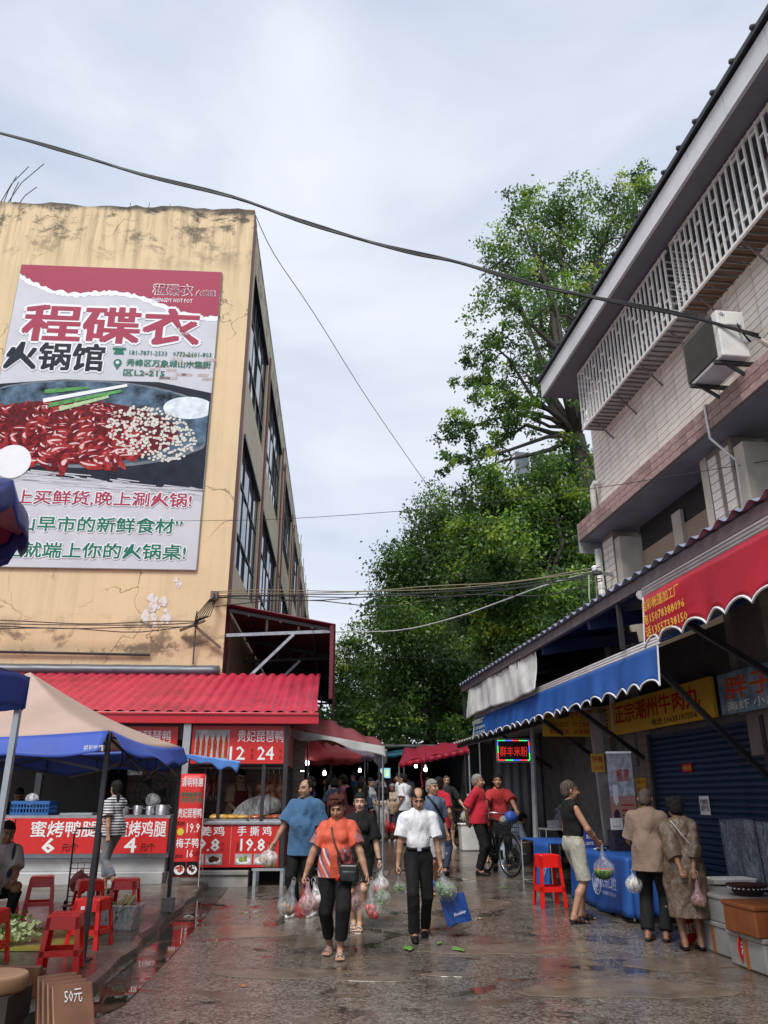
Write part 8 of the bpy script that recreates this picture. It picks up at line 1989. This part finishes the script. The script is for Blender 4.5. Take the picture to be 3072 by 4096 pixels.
def logo(T, y, z, r, xo):
    """ring emblem with lettering round it"""
    b = MB(); b.tube([(xo, y + r * math.cos(a), z + r * math.sin(a)) for a in np.linspace(0, 6.2832, 33)], .006, 4); b.tube([(xo, y + r * .62 * math.cos(a), z + r * .62 * math.sin(a)) for a in np.linspace(0, 6.2832, 33)], .004, 4); b.build('emblem_ring', M_tcmark, T)
    for i, ch in enumerate('DENTAL'):
        a = -2.5 + .38 * i; o = text(ch, 0, 0, .035 * r / .16, .045 * r / .16, M_tcmark, T, 0, '-x', 0); o.location = (xo - .004, y - r * .81 * math.cos(a), z + r * .81 * math.sin(a)); o.rotation_euler = (-(a + 1.57), 0, 0)
    for q in (-.3, .0, .3):
        b = MB(); b.tube([(xo, y + q * r * .8, z + r * .4), (xo, y + q * r * 1.1, z), (xo, y + q * r * .5, z - r * .4)], .006, 4); b.build('emblem_tooth', M_tcmark, T)
logo(TB, -.12, .36, .14, x0 - .078); text('优乐口腔', .52, .40, .52, .15, M_tcmark, TB, .015, '-x', x0 - .078); text('一涌口碑好 尊享看牙', .52, .27, .5, .05, M_tcmark, TB, .005, '-x', x0 - .085)
FT = thing('folding_table', 'blue topped folding table with slim metal legs', 'table', RW(4.35, 12.75, gz(12.8)), AR)
b = MB(); b.b2((-.34, -.62, .735), (.36, .95, .755)); b.build('top', M_tc, FT, bevel=.004)
for (sx, sy) in ((-.32, .9), (.33, .9), (-.32, -.58), (.33, -.58)):
    b = MB(); b.tube([(sx, sy, 0), (sx, sy, .735)], .014, 6); b.build('leg', M_alu, FT)
b = MB(); b.tube([(-.32, .9, .12), (.33, .9, .12)], .01, 5); b.tube([(-.32, -.58, .12), (-.32, .9, .12)], .01, 5); b.build('stretcher', M_alu, FT)
b = MB(); b.grid(lambda u, v: (-.36 - .02 * v + .02 * math.sin(u * 31) * v, -.62 + .72 * u, .752 - .66 * v), 40, 8); b.build('cloth_drop', M_tc, FT, True, thick=.003); logo(FT, -.42, .42, .13, -.40)
zt = gz(11.2) + th_ + .006
def tbl(dx, dy): return RW(4.68 + dx, 11.25 + dy, zt)
T = thing('table_sign', 'small upright blue card offering free check up', 'sign', tbl(-.1, .75), AR + .1)
b = MB(); b.b2((-.08, 0, .0), (.08, .012, .26)); b.build('card', mat('card_blue', (.05, .06, .30), .4, .1), T); text('免费', 0, .15, .1, .06, M_letter, T, .01, off=-.003); text('口腔检查', 0, .06, .13, .045, M_letter, T, .01, off=-.003); text('优乐口腔', 0, .225, .08, .02, M_letter, T, .0, off=-.003)
T = thing('dark_box', 'dark purple patterned carton on the blue table', 'box', tbl(.05, .0), AR + .15); b = MB(); b.b2((-.13, -.08, 0), (.13, .08, .27)); b.build('carton', mat('dark_carton', (.03, .025, .04), .4, .8, 30), T, bevel=.004)
T = thing('white_card', 'white card with small black symbols behind dark carton', 'card', tbl(.12, .2), AR); b = MB(); b.b2((-.09, 0, .2), (.09, .01, .42)); b.b2((-.02, .0, 0), (.02, .01, .2)); b.build('card', M_letter, T)
for k in range(3): b = MB(); b.box((-.04 + .04 * k, -.004, .31), (.014, .004, .014)); b.build('symbol', M_black, T)
for k, (dx, dy, w_, m_, lab) in enumerate([(-.12, .3, .16, M_letter, 'loose white papers on the blue table'), (-.2, .05, .12, M_crate, 'black pouch lying on the blue table'), (.2, -.45, .2, mat('red_folder', (.4, .02, .02), .4, .1), 'red folder on the near end of blue table')]):
    T = thing('table_item', lab, 'papers', tbl(dx, dy), AR + .4 * k); b = MB(); b.box((0, 0, .008 + .01 * (k == 1)), (w_, w_ * .7, .012 + .02 * (k == 1))); b.box((.02, .01, .02 + .02 * (k == 1)), (w_ * .8, w_ * .5, .006), (0, 0, .3)); b.build('sheet', m_, T, bevel=.003)
T = thing('steel_basin', 'shallow steel basin behind the blue table', 'basin', tbl(.1, .55), 0); b = MB(); b.lathe([(.12, 0), (.19, .05), (.2, .055), (.185, .05), (.12, .01), (.01, .01)], 24); b.build('basin', M_chrome, T, True)
# roll-up poster
RU = thing('roll_up_poster', 'tall roll up poster in pink and white beside the post', 'poster stand', (3.64, 12.6, gz(12.5)), AR - .35); RU.scale = (.62, 1, 1)
g = NT('poster_print'); z = g.sep(g.coord())[2]; f = g.noise(9, 5); g.base(g.mix(g.math('GREATER_THAN', z, 1.42), (.50, .22, .17), g.ramp(f, [(.4, (.62, .62, .66)), (.6, (.32, .33, .42))]))); g.set('Roughness', .4)
b = MB(); b.b2((-.30, 0, .04), (.30, .008, 2.05)); b.build('sheet', g.m, RU); b = MB(); b.b2((-.32, -.05, 0), (.32, .06, .05)); b.build('foot', M_alu, RU); b = MB(); b.b2((-.31, -.006, 2.04), (.31, .014, 2.07)); b.build('top_bar', M_alu, RU)
text('榴凰', 0.06, 1.72, .32, .18, M_signred, RU, .02, off=-.004)
for k in range(9): b = MB(); b.b2((-.05, -.004, 1.28 - .075 * k), (.24 - .05 * (k % 3), -.001, 1.30 - .075 * k)); b.build('print_line', M_signred if k in (0, 1, 6) else M_crate, RU)
b = MB(); b.add([(-.22, -.004, 1.58), (-.10, -.004, 1.58), (-.10, -.004, 1.34), (-.16, -.004, 1.28), (-.22, -.004, 1.34)], [(0, 1, 2, 3, 4)]); b.build('print_tag', M_letter, RU)
for zz, hh in ((1.12, .11), (.72, .2)): b = MB(); disc(b, -.17, zz, .075, hh, -.004, 24); b.build('print_bottle', mat('print_dark_purple', (.05, .03, .07), .4, .4, 9), RU)
t = wallboard('price_notice', 'yellow fast food price card on the pale post', 'notice', 5.2, 14.2, 1.9, .22, .3, M_yellow, .004)
t.location = (3.62, 13.78, 1.92); t.rotation_euler = (0, 0, 1.35)
text('快餐', 0, .21, .18, .11, M_signred, t, .02, '-x', -.004); text('10元1份', 0, .07, .18, .07, M_signred, t, .015, '-x', -.004)
# noodle shop furniture
for k, (x, y, lab) in enumerate([(3.35, 15.7, 'pale topped noodle shop table beside the post'), (4.35, 15.2, 'small white topped table inside noodle shop')]):
    T = thing('dining_table', lab, 'table', (x, y, gz(y)), .05); b = MB(); b.b2((-.42, -.3, .72), (.42, .3, .745)); b.build('top', M_white, T, bevel=.004)
    for sx in (-.38, .38):
        for sy in (-.26, .26): b = MB(); b.tube([(sx, sy, 0), (sx, sy, .72)], .014, 6); b.build('leg', M_alu, T)
for k, (x, y, lab) in enumerate([(3.15, 15.55, 'white patterned tissue box on noodle shop table'), (3.5, 15.8, 'steel kettle on noodle shop table')]):
    T = thing('table_ware', lab, 'tableware', (x, y, gz(y) + .75)); b = MB()
    if k == 0: b.b2((-.1, -.08, 0), (.1, .08, .14)); b.build('box', mat('tissue_box', (.5, .5, .5), .6, .5, 30), T, bevel=.005)
    else: b.lathe([(.07, 0), (.09, .04), (.085, .14), (.03, .2), (.02, .22)], 18); b.build('pot', M_chrome, T, True)
T = thing('wooden_stool', 'round wooden seat stool with metal legs in noodle shop', 'stool', (4.05, 14.6, gz(14.6)))
b = MB(); b.lathe([(.15, .45), (.155, .46), (.15, .475), (.01, .476)], 20); b.build('seat', M_wood, T)
for k in range(4): a = .785 + 1.571 * k; b = MB(); b.tube([(.11 * math.cos(a), .11 * math.sin(a), .45), (.17 * math.cos(a), .17 * math.sin(a), 0)], .011, 6); b.build('leg', M_alu, T)
T = thing('thermos', 'blue thermos bottle on the inner noodle shop table', 'bottle', (4.45, 15.2, gz(15.2) + .75)); b = MB(); b.lathe([(.055, 0), (.06, .02), (.06, .22), (.04, .26)], 16); b.build('body', mat('thermos_blue', (.05, .12, .35), .35), T, True); b = MB(); b.lathe([(.042, .26), (.042, .33), (.01, .335)], 16); b.build('cap', M_wood, T, True)

# ================================================================== fishmonger boxes at right
M_foam = mat('foam_dirty', (.30, .285, .265), .7, .1, 4, .2, 40, dirt=.55); M_tape = mat('tape_orange', (.36, .12, .03), .4, .15)
def foam(label, xl, yl, z, sx, sy, h_, m_=M_foam, tape=True, rz=0.):
    T = thing('foam_box', label, 'box', RW(xl, yl, z), AR + rz, 'foam boxes at the fish stall')
    b = MB(); b.b2((-sx / 2, -sy / 2, 0), (sx / 2, sy / 2, h_ * .84)); b.build('body', m_, T, bevel=.015); b = MB(); b.b2((-sx / 2 - .012, -sy / 2 - .012, h_ * .84), (sx / 2 + .012, sy / 2 + .012, h_)); b.build('lid', m_, T, bevel=.012)
    if tape:
        b = MB(); b.b2((-sx / 2 - .004, -.03, .0), (-sx / 2 - .001, .03, h_ * .83)); b.build('tape', M_tape, T); b = MB(); b.b2((-.03, -sy / 2 - .004, 0), (.03, -sy / 2 - .001, h_ * .83)); b.build('tape', M_tape, T)
g9 = gz(9.2)
foam('lowest white foam box with orange tape by the red fish tag', 4.78, 8.62, g9, .46, .62, .30)
foam('long grey foam trough lying on top of the lowest foam box', 4.86, 8.75, g9 + .302, .62, 1.05, .26, tape=False)
foam('orange brown carton stacked at the right edge', 4.62, 7.75, g9 + .302, .5, .55, .27, mat('carton_orange', (.24, .07, .02), .5, .2, 6), False)
foam('lower foam box under the orange brown carton', 4.66, 7.8, g9, .46, .62, .30)
foam('foam box behind the woman in the brown dress', 5.2, 9.6, g9 + .05, .5, .6, .5, tape=False)
for k, (yl, lab) in enumerate([(9.05, 'round red fish price tag with white characters'), (7.9, 'second red fish price tag at the right edge')]):
    T = thing('price_tag', lab, 'price tag', RW(4.50, yl, g9 + .02), AR + .35, 'red fish tags')
    b = MB(); b.add([(.13 * math.cos(a), 0, .15 + .16 * math.sin(a)) for a in np.linspace(0, 6.2832, 25)[:-1]], [tuple(range(24))]); o = b.build('disc', M_red, T, thick=.008); text('海虾', 0, .15, .2, .11, M_letter, T, .03, off=-.008)
T = thing('colander', 'dark plastic colander on the foam trough', 'colander', RW(4.85, 8.35, g9 + .565)); b = MB(); b.lathe([(.13, 0), (.2, .1), (.215, .105), (.2, .1), (.13, .012), (.01, .012)], 24); b.build('bowl', mat('colander_brown', (.05, .02, .018), .35, .2), T, True)
b = MB()
for k in range(26): a = 6.2832 * k / 26; b.box((.192 * math.cos(a), .192 * math.sin(a), .072), (.012, .012, .01), (0, 0, a))
o = b.build('holes', M_letter, T); o['kind'] = 'stuff'
T = thing('foam_tray', 'white foam tray behind the colander', 'tray', RW(5.2, 9.35, g9 + .58), AR); b = MB(); b.box((0, 0, .03), (.5, .3, .06), None, 1.1); b.build('tray', M_white, T, bevel=.01)
for k, (yl, lab) in enumerate([(9.55, 'grey translucent plastic sheet hung on the shutter'), (8.75, 'second translucent plastic sheet at right edge')]):
    T = thing('plastic_sheet', lab, 'plastic sheet', RW(5.52, yl, .55), AR); b = MB(); b.grid(lambda u, v: (.02 * math.sin(u * 12) + .03 * (1 - v), -.38 + .76 * u, v * .72 + .01 * math.sin(u * 5)), 14, 8); b.build('sheet', plastic('film_grey', (.30, .33, .38), .5), T, True, thick=.003)
# fallen leaves and litter on the wet ground
rr = random.Random(77)
for k, (x, y, s_, m_, lab) in enumerate([(.26, 9.3, .13, M_green[1], 'trodden green leaf near the white tee man'), (.78, 9.25, .13, M_green[1], 'torn lettuce leaf right of the white tee man'), (.60, 9.55, .07, M_green[1], 'green leaf beside the black shoe'), (.55, 13.8, .09, M_green[0], 'small green leaf on the lane behind'), (1.2, 11.0, .05, M_green[2], 'pale scrap on the wet lane'), (-1.2, 7.6, .05, M_tape, 'orange scrap near the bottom edge'), (1.9, 13.6, .08, M_green[0], 'green stalk lying by the bicycle'), (-.1, 16.5, .09, M_green[1], 'green leaf up the lane')]):
    T = thing('fallen_leaf', lab, 'leaf', (x, y, gz(y) + .012), rr.uniform(0, 6), 'scraps on the ground'); b = MB(); b.grid(lambda u, v: ((u - .5) * s_ * 2, (v - .5) * s_ * (1 - abs(u - .5) * 1.6), .004 * math.sin(u * 9 + v * 7) + .004), 8, 4); b.build('blade', m_, T, True, thick=.002)
b = MB(); lr = random.Random(5)
for k in range(420):
    y = lr.uniform(6.6, 22); x = lr.uniform(-2.6, 3.2); s_ = lr.uniform(.006, .02); a = lr.uniform(0, 6.28)
    b.add([(x + s_ * math.cos(a + 6.2832 * i / 5) * lr.uniform(.6, 1.3), y + s_ * math.sin(a + 6.2832 * i / 5) * lr.uniform(.6, 1.3), gz(y) + .006 + lr.uniform(0, .004)) for i in range(5)], [tuple(range(5))])
o = b.build('litter', mat('litter_bits', (.14, .12, .07), .6, .6, 20)); o['kind'] = 'stuff'; o['label'] = 'scattered specks of leaf and grit on the wet lane'; o['category'] = 'litter'
